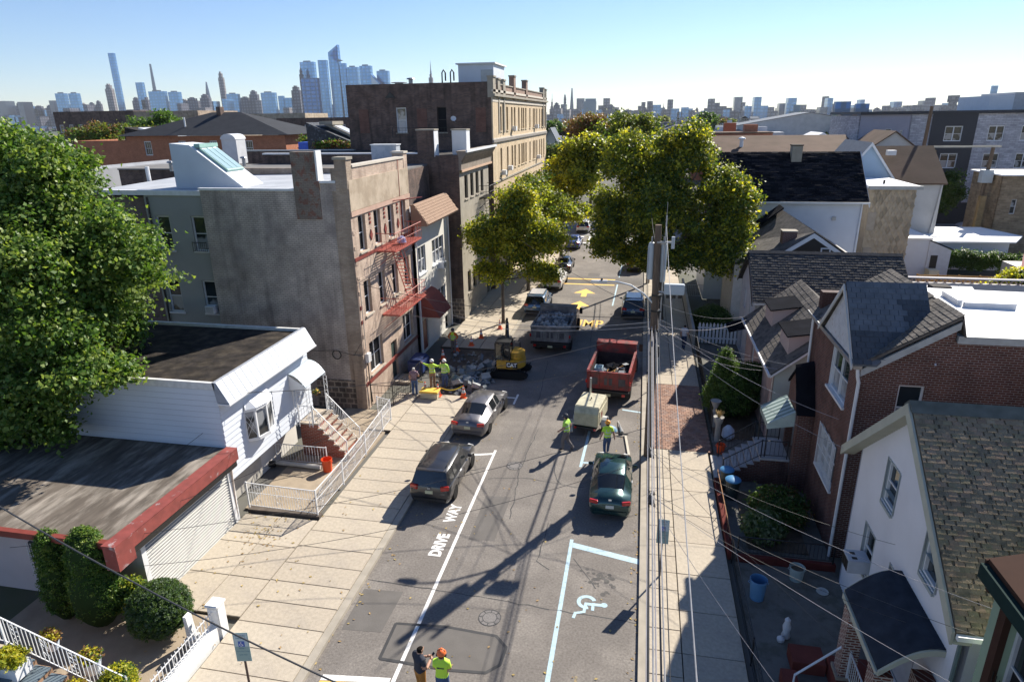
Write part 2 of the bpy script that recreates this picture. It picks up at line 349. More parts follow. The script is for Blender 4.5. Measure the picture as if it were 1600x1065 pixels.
SHD = mat('charcoal shingle', (.06, .06, .062), .9, .3, 3, .5, 26)
SHC = mat('tan shingle', (.29, .20, .145), .9, .12, 3, .3, 26)
SHBR = mat('brown roof', (.14, .095, .07), .9, .2, 1, .3, 20, col2=(.10, .07, .05), c2s=.5)
BLK = mat('black metal', (.012, .012, .013), .45, .1, 3)
GREYM = mat('grey metal', (.34, .35, .36), .45, .1, 3, metal=.6)
ALU = mat('aluminium', (.55, .56, .57), .4, .08, 3, metal=.7)
WOODP = mat('pole wood', (.15, .11, .08), .9, .3, 3, .5, 12, stretch=(8, 8, .6))
WOODF = mat('fence wood', (.42, .23, .08), .8, .2, 4, stretch=(1, 1, 8))
BARK = mat('bark', (.12, .10, .08), .95, .3, 4, .7, 14)
GL = glass('window glass', (.02, .028, .034)); GLC = glass('window glass with curtain', (.03, .035, .04), (.30, .31, .32), amt=.5, sc=1.1)
GLB = glass('window glass blinds', (.05, .06, .07), (.32, .36, .42), amt=.55, sc=.8)
W1 = dict(id='w1', frame=WHT, glass=[GLC, GL], sill=WHT, casing=.07)
W1N = dict(id='w1n', frame=WHT, glass=[GL, GLC], rec=.10)
WT = dict(id='wt', frame=WHT, glass=[GLC, GLC], sill=mat('cast sill', (.45, .40, .33), .8), rec=.16)
WTB = dict(id='wtb', frame=WHT, glass=[GLC, GL], sill=mat('cast sill'), rec=.16, bays=2)
WD = dict(id='wd', frame=mat('brown frame', (.05, .035, .03), .5), glass=[GL, GLC], sill=GREYS, rec=.14)
WB = dict(id='wb', frame=WHT, glass=[GLC, GL], bays=2, casing=.09, sill=WHT)
WB3 = dict(id='wb3', frame=WHT, glass=[GLC, GL], bays=3, casing=.12, sill=WHT)
# ================================================================ terrain
STREET_END = 88.0
g = MB(); g.poly([(-900, -40, -.03), (900, -40, -.03), (900, 1150, -.03), (-900, 1150, -.03)])
g.build('ground', mat('city ground', (.15, .145, .135), .95, .3, .02, col2=(.09, .10, .06), c2s=.03), kind='structure')
g = MB(); g.poly([(-2500, 1150, -.03), (2500, 1150, -.03), (9000, 1700, -60), (-9000, 1700, -60)]); g.poly([(-900, 200, -.05), (-900, 1150, -.05), (-2500, 1150, -.05)]); g.poly([(900, 200, -.05), (2500, 1150, -.05), (900, 1150, -.05)])
g.poly([(-9000, 1700, -60), (9000, 1700, -60), (12000, 14000, -60), (-12000, 14000, -60)])
g.build('terrain', mat('far terrain', (.10, .12, .09), .95, .3, .004), kind='structure')
MB().box(-8.86, .55, -8, STREET_END, -.2, 0).build('road', ASPH, kind='structure')
av = MB(); av.box(-120, 120, STREET_END+.01, 106, -.2, -.004); av.build('road', mat('avenue asphalt', (.24, .235, .225), .9, .1, .3), kind='structure')
# kerbs
for nm, x0, x1 in (('kerb', -9.12, -8.862), ('kerb', .552, .80)):
    root = tag(link('kerb', MB().box(x0, x1, -8, 86, -.2, .118).mesh('kerb', KERB)), kind='structure')
# ---- pavement slabs
slabc = {}
def slab(par, x0, x1, y0, y1, z=.13, gap=.012, name='paving_slab'):
    key = (round(x1-x0, 3), round(y1-y0, 3), random.randrange(3))
    if key not in slabc:
        mb = MB(); mb.box(gap, key[0]-gap, gap, key[1]-gap, -.06, 0); slabc[key] = mb.mesh(name, (CONC, CONC_B, CONC_C)[key[2]], bevel=.006)
    return link(name, slabc[key], par, (x0, y0, z+random.uniform(-.004, .004)))
lw = MB(); lw.box(-12.12, -9.122, -6, 33.3, -.2, .09); lw.box(-13.4, -9.122, 41.4, 86, -.2, .09); lw.box(-15.28, -12.12, 15, 20.4, -.2, .09); lw.box(-13.4, -12.12, 28.4, 33.3, -.2, .09)
lwo = lw.build('sidewalk', mat('slab joint', (.10, .085, .065), .95), kind='structure')
y = 6.05
while y < 33.2:
    slab(lwo, -12.1, -9.13, y, min(y+.98, 33.28))
    y += .98
y = 41.42
while y < 84:
    for a, b in ((-13.35, -12.15), (-12.13, -10.63), (-10.61, -9.13)): slab(lwo, a, b, y, y+1.5)
    y += 1.5
for i in range(3):
    for a, b in ((-15.27, -13.7), (-13.69, -12.12)): slab(lwo, a, b, 15.0+i*1.8, 15.0+(i+1)*1.8)
for i in range(3): slab(lwo, -13.38, -12.12, 28.42+i*1.6, 28.42+(i+1)*1.6)
rw = MB(); rw.box(.802, 3.66, -6, 28.75, -.2, .09); rw.box(.802, 3.9, 36.9, 86, -.2, .09); rw.box(.802, 3.9, 28.75, 36.9, -.2, .06)
rwo = rw.build('sidewalk', mat('slab joint'), kind='structure')
y = 5.0
while y < 28.6:
    y2 = min(y+1.83, 28.73); slab(rwo, 1.84, 3.64, y, y2); slab(rwo, .81, 1.83, y, (y+y2)/2); slab(rwo, .81, 1.83, (y+y2)/2, y2); y += 1.83
y = 36.92
while y < 84:
    slab(rwo, .81, 2.3, y, y+1.5); slab(rwo, 2.31, 3.85, y, y+1.5); y += 1.5
pv = MB(); pm = [mat('paver %d' % i, c, .9, .15, 4, .3, 30) for i, c in enumerate([(.24, .15, .115), (.29, .18, .135), (.25, .175, .145), (.32, .21, .16)])]
for i in range(40):
    for j in range(13):
        x0 = .83+j*.235+(i % 2)*.117-.06; x0 = max(x0, .82); x1 = min(.83+(j+1)*.235+(i % 2)*.117-.075, 3.84)
        if x1-x0 > .05: pv.box(x0, x1, 28.77+i*.203, 28.77+i*.203+.19, .03, .128+random.uniform(-.003, .003), random.randrange(4))
pv.build('paving_bricks', pm, rwo, kind='stuff')
# ---- markings
Z1, Z2 = .004, .008
def stripe(pts, m, name='painted_line', z=Z1, par=None):
    """ground marking as a thin sheet"""
    return MB().poly([(x, y, z) for x, y in pts]).build(name, m, kind='structure')
stripe([(-6.40, 12), (-6.28, 12), (-6.33, 27.5), (-6.45, 27.5)], WPAINT)
stripe([(-7.5, 26.75), (-6.455, 27.05), (-6.455, 27.2), (-7.5, 26.92)], WPAINT)
stripe([(-6.6, 32.9), (-6.48, 32.9), (-6.48, 34.3), (-6.6, 34.3)], WPAINT)
stripe([(-7.4, 33.7), (-6.61, 33.7), (-6.61, 33.84), (-7.4, 33.84)], WPAINT)
stripe([(-2.05, 12), (-1.9, 12), (-1.93, 21.1), (-2.06, 21.1)], BPAINT)
stripe([(-1.925, 20.62), (.53, 20.05), (.53, 20.35), (-1.925, 20.92)], BPAINT)
stripe([(-2.25, 26.6), (-2.12, 26.6), (-2.0, 30.4), (-2.13, 30.4)], BPAINT)
stripe([(-2.11, 26.95), (-1.2, 27.0), (-1.2, 27.15), (-2.11, 27.1)], BPAINT)
stripe([(-.5, 33.1), (.5, 32.9), (.5, 33.05), (-.5, 33.25)], BPAINT)
stripe([(-2.1, 54), (-1.98, 54), (-1.7, 72), (-1.82, 72)], BPAINT)
stripe([(-8.45, 13.05), (-6.45, 13.3), (-6.45, 13.48), (-8.45, 13.23)], YPAINT)
stripe([(-8.45, 13.25), (-6.45, 13.5), (-6.45, 13.68), (-8.45, 13.45)], WPAINT)
stripe([(-1.24, 12), (-1.16, 12), (-1.15, 14.7), (-1.23, 14.7)], mat('faded yellow', (.30, .24, .14), .9, .3, 9, col2=(.16, .15, .13), c2s=8))
# speed hump, arrows, crossing
hm = MB(); n = 12
for i in range(n):
    a, b = i/n, (i+1)/n; za, zb = .09*math.sin(math.pi*a), .09*math.sin(math.pi*b)
    hm.poly([(-8.7, 61.5+a*3, za+.002), (.4, 61.5+a*3, za+.002), (.4, 61.5+b*3, zb+.002), (-8.7, 61.5+b*3, zb+.002)])
hm.build('speed_hump', ASPH2, kind='structure')
stripe([(-7.3, 61.0), (-2.2, 61.0), (-2.2, 61.35), (-7.3, 61.35)], YPAINT)
MB().poly([(-7.3, 62.7, .1), (-2.2, 62.7, .1), (-2.2, 63.1, .102), (-7.3, 63.1, .102)]).build('painted_line', YPAINT, kind='structure')
for cx, cy in ((-4.75, 57.9), (-4.9, 53.6)):
    stripe([(cx-.25, cy-1.3), (cx+.25, cy-1.3), (cx+.25, cy-.1), (cx+1.0, cy-.1), (cx, cy+1.5), (cx-1.0, cy-.1), (cx-.25, cy-.1)], YPAINT, 'painted_arrow')
for k in range(7): stripe([(-8+k*1.3, 84.5), (-7.4+k*1.3, 84.5), (-7.4+k*1.3, 87.6), (-8+k*1.3, 87.6)], WPAINT, 'crossing_bar')
stripe([(-7.4, 82.6), (-.4, 82.6), (-.4, 83.1), (-7.4, 83.1)], WPAINT)
def text_mesh(s, size, name, m, bold=.0, depth=0, sx=1, align='CENTER', body=None):
    cu = bpy.data.curves.new(name, 'FONT'); cu.body = s; cu.size = size; cu.align_x = align; cu.align_y = 'CENTER'; cu.offset = bold; cu.extrude = depth; cu.resolution_u = 3
    to = bpy.data.objects.new(name, cu); COL.objects.link(to); bpy.context.view_layer.update()
    me = bpy.data.meshes.new_from_object(to.evaluated_get(bpy.context.evaluated_depsgraph_get())); bpy.data.objects.remove(to)
    me.name = name; me.materials.clear(); me.materials.append(m)
    if sx != 1: me.transform(Matrix.Diagonal((sx, 1, 1, 1)))
    return me
o = tag(link('painted_lettering', text_mesh('DRIVE', .62, 'painted_lettering', WPAINT, .03, sx=.82), None, (-6.88, 19.9, .006), math.pi/2), kind='structure')
o = tag(link('painted_lettering', text_mesh('WAY', .62, 'painted_lettering', WPAINT, .03, sx=.85), None, (-6.95, 22.0, .006), math.pi/2), kind='structure')
o = tag(link('painted_lettering', text_mesh('HUMP', 2.0, 'painted_lettering', YPAINT, .03, sx=.62), None, (-4.2, 48.6, .006), 0), kind='structure'); o.scale.y = 1.25
# wheelchair symbol
wc = MB(); cx, cy = -1.15, 17.75
def ring(mb, cx, cy, r0, r1, a0, a1, n=18, z=.006, mi=0):
    for i in range(n):
        a, b = a0+(a1-a0)*i/n, a0+(a1-a0)*(i+1)/n
        mb.poly([(cx+r0*math.cos(a), cy+r0*math.sin(a), z), (cx+r1*math.cos(a), cy+r1*math.sin(a), z), (cx+r1*math.cos(b), cy+r1*math.sin(b), z), (cx+r0*math.cos(b), cy+r0*math.sin(b), z)], mi)
ring(wc, cx, cy+.05, .20, .33, R(20), R(285)); ring(wc, cx+.58, cy-.0, .0, .11, 0, 2*math.pi)
for i_, (a, b, w_) in enumerate((((cx+.5, cy-.02), (cx-.02, cy-.04), .065), ((cx-.02, cy-.04), (cx-.05, cy-.42), .05), ((cx-.05, cy-.42), (cx-.32, cy-.52), .05), ((cx-.32, cy-.52), (cx-.36, cy-.72), .05), ((cx+.22, cy), (cx+.22, cy-.28), .05))):
    d = Vector((b[0]-a[0], b[1]-a[1], 0)).normalized(); nn = Vector((-d.y, d.x, 0))*w_; A = Vector((*a, .0065+i_*.0007))-d*.04; B = Vector((*b, .0065+i_*.0007))+d*.04
    wc.poly([A-nn, B-nn, B+nn, A+nn])
wc.build('painted_wheelchair_symbol', BPAINT, kind='structure')
# tar-sealed patch, manholes, cracks
pt = [(-7.05, 14.3), (-7.08, 15.75), (-5.5, 15.9), (-3.8, 15.8), (-3.4, 15.4), (-3.45, 14.7), (-3.8, 14.35), (-4.9, 14.25)]
pm_ = MB(); pm_.poly([(x, y, .003) for x, y in pt[::-1]]); pm_.build('asphalt_patch', ASPH2, kind='structure')
pm_ = MB()
for i in range(len(pt)):
    a, b = Vector((*pt[i], .0052+i*.0005)), Vector((*pt[(i+1) % len(pt)], .0052+i*.0005)); d = (b-a).normalized(); nn = Vector((-d.y, d.x, 0))*.05; pm_.poly([a-nn-d*.01, a+nn-d*.01, b+nn+d*.01, b-nn+d*.01])
pm_.build('tar_seam', TAR, kind='structure')
def crack(pts, w_=.018):
    mb = MB(); P = []
    for i in range(len(pts)-1):
        a, b = Vector((*pts[i], 0)), Vector((*pts[i+1], 0)); k = max(2, int((b-a).length/.35))
        for j in range(k): q = a.lerp(b, j/k); P.append(q+Vector((random.uniform(-.04, .04), random.uniform(-.04, .04), 0)))
    P.append(Vector((*pts[-1], 0)))
    for a, b in zip(P, P[1:]):
        d = (b-a).normalized(); nn = Vector((-d.y, d.x, 0))*w_*random.uniform(.5, 1.3); mb.poly([a-nn+Vector((0, 0, .0045)), a+nn+Vector((0, 0, .0045)), b+nn+Vector((0, 0, .0045)), b-nn+Vector((0, 0, .0045))])
    mb.build('pavement_crack', TAR, kind='structure')
for c in ([(-8.8, 17.6), (-6.5, 17.5), (-3, 17.3), (.5, 17.1)], [(-6.2, 24.9), (-4.2, 25.2), (-2.2, 24.8), (-1.9, 24.9)], [(-3.5, 27.2), (-3.2, 25.5), (-2.9, 25)], [(-8.8, 25.6), (-7, 25.5), (-6.5, 25.8)], [(-1.8, 20), (-.9, 18.5)], [(-4.7, 30), (-4.9, 26), (-4.6, 22)], [(-5.6, 40), (-5.2, 33)], [(-3.3, 48), (-2.9, 40)], [(-8.8, 47), (.5, 47.2)], [(-8.8, 56.5), (.5, 56.1)], [(-3.0, 22), (-3.1, 19.6), (-2.6, 19.2)]): crack(c)
def manhole(x, y, r):
    t = MB(); t.lathe([(r, 0), (r, .006)], (x, y, .0), 24); o = t.build('manhole_cover', mat('cast iron', (.16, .15, .145), .6, .3, 20, .6, 45, metal=.3), kind='structure')
    k = MB(); ring(k, x, y, r*.93, r*1.0, 0, 2*math.pi, 24, .0085); ring(k, x, y, r*.60, r*.66, 0, 2*math.pi, 20, .0085)
    for a in range(8): k.cbox((x+r*.8*math.cos(a*.785), y+r*.8*math.sin(a*.785), .0075), (.10, .03, .003), 0, a*.785)
    k.build('cover_rim', TAR, o, kind='structure')
for x0, x1, y0, y1 in ((-5.9, -4.9, 20.4, 23.6), (-3.4, -2.3, 29.6, 32.8), (-8.7, -7.4, 15.2, 17.2), (-5.0, -3.9, 62, 66)): stripe([(x0, y0), (x1, y0+.1), (x1+.05, y1), (x0-.04, y1-.1)], ASPH2, 'asphalt_patch', .0028)
manhole(-4.17, 16.53, .37); manhole(-5.2, 26.2, .38)
ds = MB()
for i in range(34): a = random.uniform(.03, .1); ring(ds, random.gauss(-.75, .28), random.gauss(19.0, .32), 0, a, 0, 2*math.pi, 8, .003+i*.00003)
ds.build('oil_stain', mat('oil stain', (.105, .10, .095), .8, .3, 6), kind='structure')
# fallen leaves: nobody could count them
lf = MB()
for i in range(520):
    u = random.random()
    if u < .35: x, y, z = random.choice([random.gauss(.42, .12), random.gauss(-8.7, .25)]), random.uniform(12, 36), .012
    elif u < .7: x, y, z = random.uniform(-15, -9.2), random.uniform(12.5, 24), .142
    else: x, y, z = random.uniform(-8.5, .5), random.uniform(12, 40), .012
    if u >= .35 and u < .7 and x < -12.1 and y > 20.3: continue
    if .35 < u < .7 and random.random() < .5: x = random.gauss(-13.9, .5); y = random.gauss(19.3, .9)
    a = random.uniform(0, 6.3); s = random.uniform(.03, .07); c, d = math.cos(a)*s, math.sin(a)*s
    lf.poly([(x-c, y-d, z), (x+d*.6, y-c*.6, z+.012), (x+c, y+d, z), (x-d*.6, y+c*.6, z+.016)], random.randrange(2))
lf.build('fallen_leaves', [mat('leaf straw', (.45, .34, .14), .8), mat('leaf tan', (.36, .25, .13), .8)], kind='stuff')
# right-hand front yards
yd = MB(); yd.box(3.9, 7.3, 12, 20.75, -.1, .05); yd.box(3.95, 7.3, 20.95, 45, -.1, .04); yd.box(6.0, 22, 45, 58, -.1, .04); yd.box(8, 22, 28, 45, -.1, .03); yd.build('yard', DARKC, kind='structure')
yd = MB(); yd.box(4.5, 6.6, 21.6, 25.6, -.05, .09); yd.box(4.1, 6.2, 30.5, 35.6, -.05, .07); yd.build('garden_bed', DIRT, kind='structure')
yd = MB(); yd.box(-15.6, -12.4, 20.8, 30.8, -.1, .06); yd.box(-19.5, -12.6, 8, 14.95, -.1, .06); yd.build('courtyard', mat('yard pale concrete', (.33, .27, .20), .9, .2, 1.5, .3, 20), kind='structure')
# ================================================================ left side: garage
gr = thing('garage', 'low garage with worn tar roof, red fascia and white roll-up door', 'garage', (-18, 17, 0))
f = Facade(gr, 'E', -15.3, 15.0, 20.0, 0, 3.2, WHT, .15); f.hole(15.2, 19.7, .0, 2.6); f.done()
f = Facade(gr, 'S', 15.0, -30, -15.3, 0, 3.2, mat('pale pink render', (.52, .45, .44), .9, .08, 1)); f.done()
mb = MB(); mb.poly([(-30, 13.95, 3.25), (-15.15, 13.95, 3.25), (-15.15, 19.98, 3.3), (-30, 19.98, 3.3)]); mb.box(-30, -15.2, 14.0, 19.97, 3.0, 3.22); mb.build('roof', GARR, gr)
mb = MB(); mb.box(-15.22, -14.90, 13.72, 19.98, 2.88, 3.36); mb.box(-15.32, -14.88, 13.7, 14.4, 2.5, 3.358); mb.poly([(-14.88, 13.7, 3.364), (-14.88, 19.99, 3.364), (-15.36, 19.99, 3.364), (-15.36, 13.7, 3.364)]); mb.build('fascia', mat('peeling red paint', (.22, .048, .04), .7, .25, 3, col2=(.32, .26, .26), c2s=2.6, c2lo=.60, c2hi=.68), gr)
MB().box(-15.2, -14.95, 14.42, 19.9, 2.62, 2.875).build('soffit', BLK, gr)
MB().box(-30, -15.3, 13.9, 14.09, 3.08, 3.3).build('trim', MAROON, gr)
door = link('roller_door', MB().box(-15.44, -15.40, 15.2, 19.7, 0, 2.6).mesh('roller_door', BLK, org(gr)), gr); ORG[door.name] = org(gr)
sl_me = MB().prism([(-.02, 15.22, 0), (.05, 15.22, .008), (.05, 15.22, .05), (-.02, 15.22, .068)], (0, 4.46, 0)).mesh('door_slat', mat('door slat', (.52, .52, .50), .5, .06, 2), (0, 17, 0))
for i in range(22): link('door_slat', sl_me, door, (-15.378+18, 0, .02+i*.118))
MB().tube([(-15.35, 20.0-.1, 0), (-15.25, 19.9, 2.4)], .04, 6).build('drainpipe', mat('rusty pipe', (.5, .42, .36), .7, .3, 6), gr)
# ---------------------------------------------------------------- white sided house
wh = thing('white_house', 'white sided flat-roofed house with bow window, awning and brick stoop', 'house', (-19, 23.4, 0))
SD = mat('white clapboard', (.58, .62, .68), .55, .06, .7)
SJ = mat('siding joint', (.30, .32, .36), .8); f = Facade(wh, 'S', 20.02, -30, -15.4, 2.9, 5.9, SJ); f.done(); f.boards(SD, .235, proud=.03, g=.011)
f = Facade(wh, 'E', -15.4, 20.02, 26.8, 1.85, 5.9, SJ); f.hole(21.45, 23.15, 2.95, 4.15); f.done(); f.boards(SD, .235, proud=.03, g=.011)
mb = MB(); mb.box(-30, -16.4, 20.05, 26.7, 0, 1.85); mb.build('basement_wall', mat('basement render', (.62, .60, .56), .9, .1, 1), wh)
mb = MB(); mb.box(-16.4, -15.42, 20.04, 26.78, 1.8, 1.848); mb.build('soffit', WHT, wh)
mb = MB(); mb.box(-16.4, -16.34, 21.2, 23.4, .06, 1.75); mb.build('garage_door', mat('dim beige door', (.42, .40, .36), .6), wh)
mb = MB(); mb.box(-30, -15.45, 20.06, 26.76, 5.3, 5.86); mb.build('roof', mat('brown-black roofing', (.025, .022, .021), .95, .5, 2.5, .5, 12, col2=(.05, .042, .034), c2s=1.5), wh)
mb = MB(); mb.box(-30, -15.42, 19.96, 20.10, 5.74, 6.02); mb.build('gutter', mat('old white trim', (.62, .62, .61), .6, .15, 5), wh)
mb = MB(); mb.box(-30, -15.42, 26.7, 26.85, 5.7, 6.0); mb.build('gutter', mat('old white trim'), wh)
mb = MB(); mb.prism([(-15.5, 19.96, 6.04), (-15.38, 19.96, 6.04), (-14.93, 19.96, 5.22), (-15.4, 19.96, 5.22)], (0, 6.9, 0)); mb.build('mansard', mat('siding joint'), wh)
for i in range(17):
    y0 = 19.97+i*.406; MB().prism([(-15.365, y0+.01, 6.035), (-15.34, y0+.01, 6.035), (-14.895, y0+.01, 5.2), (-14.93, y0+.01, 5.2)], (0, .372, 0)).build('panel', WSID, wh)
MB().box(-15.39, -14.88, 19.95, 26.9, 5.12, 5.19).build('gutter', WHT, wh)
# bow window
bw = MB(); pts = [(-15.4, 21.4), (-15.08, 21.7), (-14.95, 22.3), (-15.08, 22.9), (-15.4, 23.2)]
for zz0, zz1, ex in ((2.82, 2.95, .07), (4.13, 4.25, .07)): bw.prism([(x+ex*(x > -15.3), y, zz0) for x, y in pts], (0, 0, zz1-zz0))
bwo = bw.build('bow_window', WHT, wh)
hd = MB(); 
for i in range(4):
    a, b = pts[i], pts[i+1]; hd.poly([(a[0]+.1, a[1], 4.26), (b[0]+.1, b[1], 4.26), (-15.4, 22.3+(b[1]-22.3)*.9, 4.62), (-15.4, 22.3+(a[1]-22.3)*.9, 4.62)])
hd.build('hood', WSID, bwo)
for x, y in pts: MB().box(x-.03, x+.04, y-.04, y+.04, 2.95, 4.13).build('mullion', WHT, bwo)
for i in range(4):
    a, b = pts[i], pts[i+1]; MB().prism([(a[0], a[1], 2.95), (b[0], b[1], 2.95), (b[0]-.02, b[1], 2.95), (a[0]-.02, a[1], 2.95)], (0, 0, 1.18)).build('pane', GLC, bwo)
    if i in (0, 3):
        lt = MB()
        for k in range(-3, 5):
            for sg in (1, -1):
                P = []
                for t in (0, 1):
                    zz = 2.95+k*.3+(t*.9 if sg > 0 else (1-t)*.9); P.append((a[0]+(b[0]-a[0])*t+.012, a[1]+(b[1]-a[1])*t, zz))
                z0, z1 = P[0][2], P[1][2]
                if max(z0, z1) > 4.3 or min(z0, z1) < 2.7: continue
                lt.tube(P, .008, 4)
        lt.build('lattice', WHT, bwo)
mb = MB(); mb.box(-15.38, -15.36, 23.5, 24.1, 3.0, 4.2); mb.build('shutter', WSID, wh)
# stoop
st = thing('front_stoop', 'brick stoop with worn concrete steps beside the white sided house', 'stoop', (-14.4, 26.3, 0))
STB = brick('stoop brick', (.22, .05, .028), (.32, .08, .045), (.3, .22, .18), .22, .08, .012)
for i in range(7):
    x0, x1, zt = -14.7+i*.24, -14.7+(i+1)*.24, 1.8-i*.257
    MB().box(x0, x1, 25.42, 26.9, 0.0, zt-.07).build('riser', STB, st); MB().box(x0-.02, x1+.05, 25.36, 26.96, zt-.07, zt).build('tread', mat('worn step', (.42, .36, .29), .9, .25, 5), st)
MB().box(-15.38, -14.70, 25.42, 26.9, 0, 1.72).build('landing', STB, st); MB().box(-15.38, -14.66, 25.36, 26.96, 1.722, 1.8).build('landing_slab', mat('worn step'), st)
MB().box(-16.4, -15.39, 25.5, 26.6, 1.86, 3.9).build('door', mat('dim white door', (.5, .5, .52), .5), wh)
def railing(name, label, pts, h, m, group=None, sp=.12, lo=.12, post=.03, posts=None, scroll=0, cat='railing', rr=.009, mid=None, parent=None):
    """iron railing: pts are foot points; each post, rail and baluster is a part"""
    P = [Vector(p) for p in pts]; b = P[0]
    rt_ = parent or thing(name, label, cat, tuple(b), group); O = org(rt_)
    if posts is None: posts = range(len(P))
    for i in posts: MB().tube([P[i], P[i]+Vector((0, 0, h+.05))], post, 4).build('post', m, rt_)
    bal = MB().tube([(0, 0, lo), (0, 0, h)], rr, 4, cap=False).mesh('baluster', m)
    for a, c in zip(P, P[1:]):
        for hh, r in [(h, .022), (lo, .015)]+([(mid, .013)] if mid else []): MB().tube([a+Vector((0, 0, hh)), c+Vector((0, 0, hh))], r, 4).build('rail', m, rt_)
        n = max(1, int((c-a).length/sp))
        for k in range(1, n): q = a.lerp(c, k/n)-O; link('baluster', bal, rt_, q)
        if scroll:
            for k in range(int((c-a).length/scroll)):
                q = a.lerp(c, (k+.5)*scroll/(c-a).length); d = (c-a).normalized(); s = MB()
                for sgn in (1, -1):
                    for zc in (lo+.2, lo+.5, h-.18):
                        if zc < h: s.tube([q+d*sgn*(.01+.055*(1-math.cos(t)))+Vector((0, 0, zc+.09*math.sin(t))) for t in np.linspace(0, 5.2, 9)], .009, 3, cap=False)
                s.build('scroll', m, rt_)
    return rt_
railing('stair_railing', 'white stair railing on the near side of the brick stoop', [(-14.66, 25.42, 1.8), (-13.1, 25.42, .12)], .85, WHT, sp=.13, scroll=.8)
railing('stair_railing', 'white stair railing on the far side of the brick stoop by the tan wall', [(-14.66, 26.9, 1.8), (-13.1, 26.9, .12)], .85, WHT, sp=.13, scroll=.8)
railing('landing_railing', 'short white railing along the stoop landing under the awning', [(-15.36, 25.42, 1.8), (-14.68, 25.42, 1.8)], .85, WHT, sp=.12)
aw = thing('door_awning', 'curved white and blue-grey metal awning over the stoop on lattice posts', 'awning', (-15.0, 25.9, 3.8))
mb = MB()
for i in range(5):
    t0, t1 = i/5, (i+1)/5; F = lambda t: (-15.39+.8*t, 4.42-.1*t-.5*t**2.4)
    (xa, za), (xb, zb) = F(t0), F(t1); mb.prism([(xa, 24.95, za), (xb, 24.95, zb), (xb, 24.95, zb-.03), (xa, 24.95, za-.03)], (0, 1.95, 0))
mb.build('canopy', mat('awning blue-grey', (.45, .52, .58), .45, .08, 1), aw)
vl = MB()
for yy in (24.93, 26.9):
    vl.prism([(-15.39, yy, 4.38), (-14.6, yy, 3.82), (-14.6, yy, 3.62), (-15.39, yy, 3.62)], (0, .02, 0))
vl.build('valance', WHT, aw)
for (x, y, z0) in ((-15.3, 25.0, 1.8), (-14.64, 25.0, 1.8), (-14.64, 26.75, 1.8)):
    p = MB()
    for dx, dy in ((0, 0), (.16, 0)): p.tube([(x+dx, y+dy, z0), (x+dx, y+dy, 3.68)], .016, 4)
    for k in range(6):
        zc = z0+.2+k*.28; p.tube([(x+.08+.06*math.cos(t), y, zc+.12*math.sin(t)) for t in np.linspace(0, 6.2, 9)], .009, 3, cap=False)
    p.build('lattice_post', WHT, aw)
hb = thing('hanging_flower_basket', 'hanging basket of yellow flowers under the stoop awning', 'basket', (-14.75, 26.1, 3.1))
MB().lathe([(.06, 0), (.17, .16)], (-14.75, 26.1, 2.9), 10).build('basket', mat('basket brown', (.08, .05, .03), .8), hb)
fl = MB()
for i in range(60):
    a, r_, z = random.uniform(0, 6.3), random.uniform(0, .2), random.uniform(3.05, 3.25); fl.cbox((-14.75+r_*math.cos(a), 26.1+r_*math.sin(a), z), (.05, .05, .02), random.randrange(2), random.uniform(0, 3), random.uniform(-1, 1))
fl.build('flowers', [mat('yellow petals', (.75, .5, .05), .6), mat('plant green', (.05, .11, .02), .6)], hb)
MB().tube([(-14.75, 26.1, 3.1), (-14.75, 26.1, 3.72)], .006, 3).build('hook', BLK, hb)
# courtyard fence
railing('courtyard_fence', 'ornate white iron fence around the sunken courtyard of the white house', [(-15.25, 20.62, .25), (-12.22, 20.62, .18), (-12.25, 23.1, .13), (-12.35, 25.8, .13), (-12.5, 28.3, .13), (-12.55, 29.6, .13), (-13.4, 29.9, .13)], 1.15, WHT, sp=.115, scroll=.9, cat='fence', mid=.72, post=.035)
MB().box(-15.26, -12.1, 20.5, 20.78, 0, .24).build('plinth', mat('dark plinth', (.12, .10, .085), .95, .3, 3), bpy.data.objects['courtyard_fence'])
railing('areaway_railing', 'straight white railing between the courtyard and the brick stoop', [(-16.3, 24.6, .06), (-13.75, 24.6, .06)], .95, WHT, sp=.14)
lg = thing('log_stack', 'length of pale pipe with rolled mats along the areaway railing', 'pipe', (-14.9, 24.25, .06)); MB().tube([(-16.2, 24.3, .2), (-13.9, 24.25, .18)], .11, 8).build('pipe', mat('pale pipe', (.5, .48, .44), .7), lg); MB().tube([(-16.5, 24.1, .2), (-16.15, 24.15, .2)], .15, 8).build('mat_roll', BLK, lg)
def bucket(x, y, z, r, h, m, name, label, cat, inner=None, lid=None, group=None, n=20, rim=None):
    b = thing(name, label, cat, (x, y, z), group)
    o = MB().lathe([(r*.82, 0), (r, h), (r*1.05, h), (r*1.05, h-.03), (r*.97, h-.03), (r*.95, h), (r*.78, .03), (0.001, .03)], (x, y, z), n, cap=False).build('body', m, b, smooth=True)
    if inner: MB().lathe([(.001, h*.75), (r*.93, h*.75)], (x, y, z), n, cap=False).build('contents', inner, b)
    if lid: MB().lathe([(r*1.1, h), (r*1.12, h+.04), (r*.9, h+.09), (.02, h+.11)], (x, y, z), n).build('lid', lid, b, smooth=True)
    hd = MB()
    for s in (1, -1): hd.tube([(x+s*r, y-.08, z+h*.82), (x+s*(r+.05), y, z+h*.82), (x+s*r, y+.08, z+h*.82)], .012, 4)
    hd.build('handle', m, b)
    return b
ORNG = mat('orange plastic', (.75, .09, .02), .45, .08, 3)
bucket(-13.55, 24.2, .06, .24, .62, ORNG, 'bucket', 'tall orange bucket standing in the white house courtyard', 'bucket')
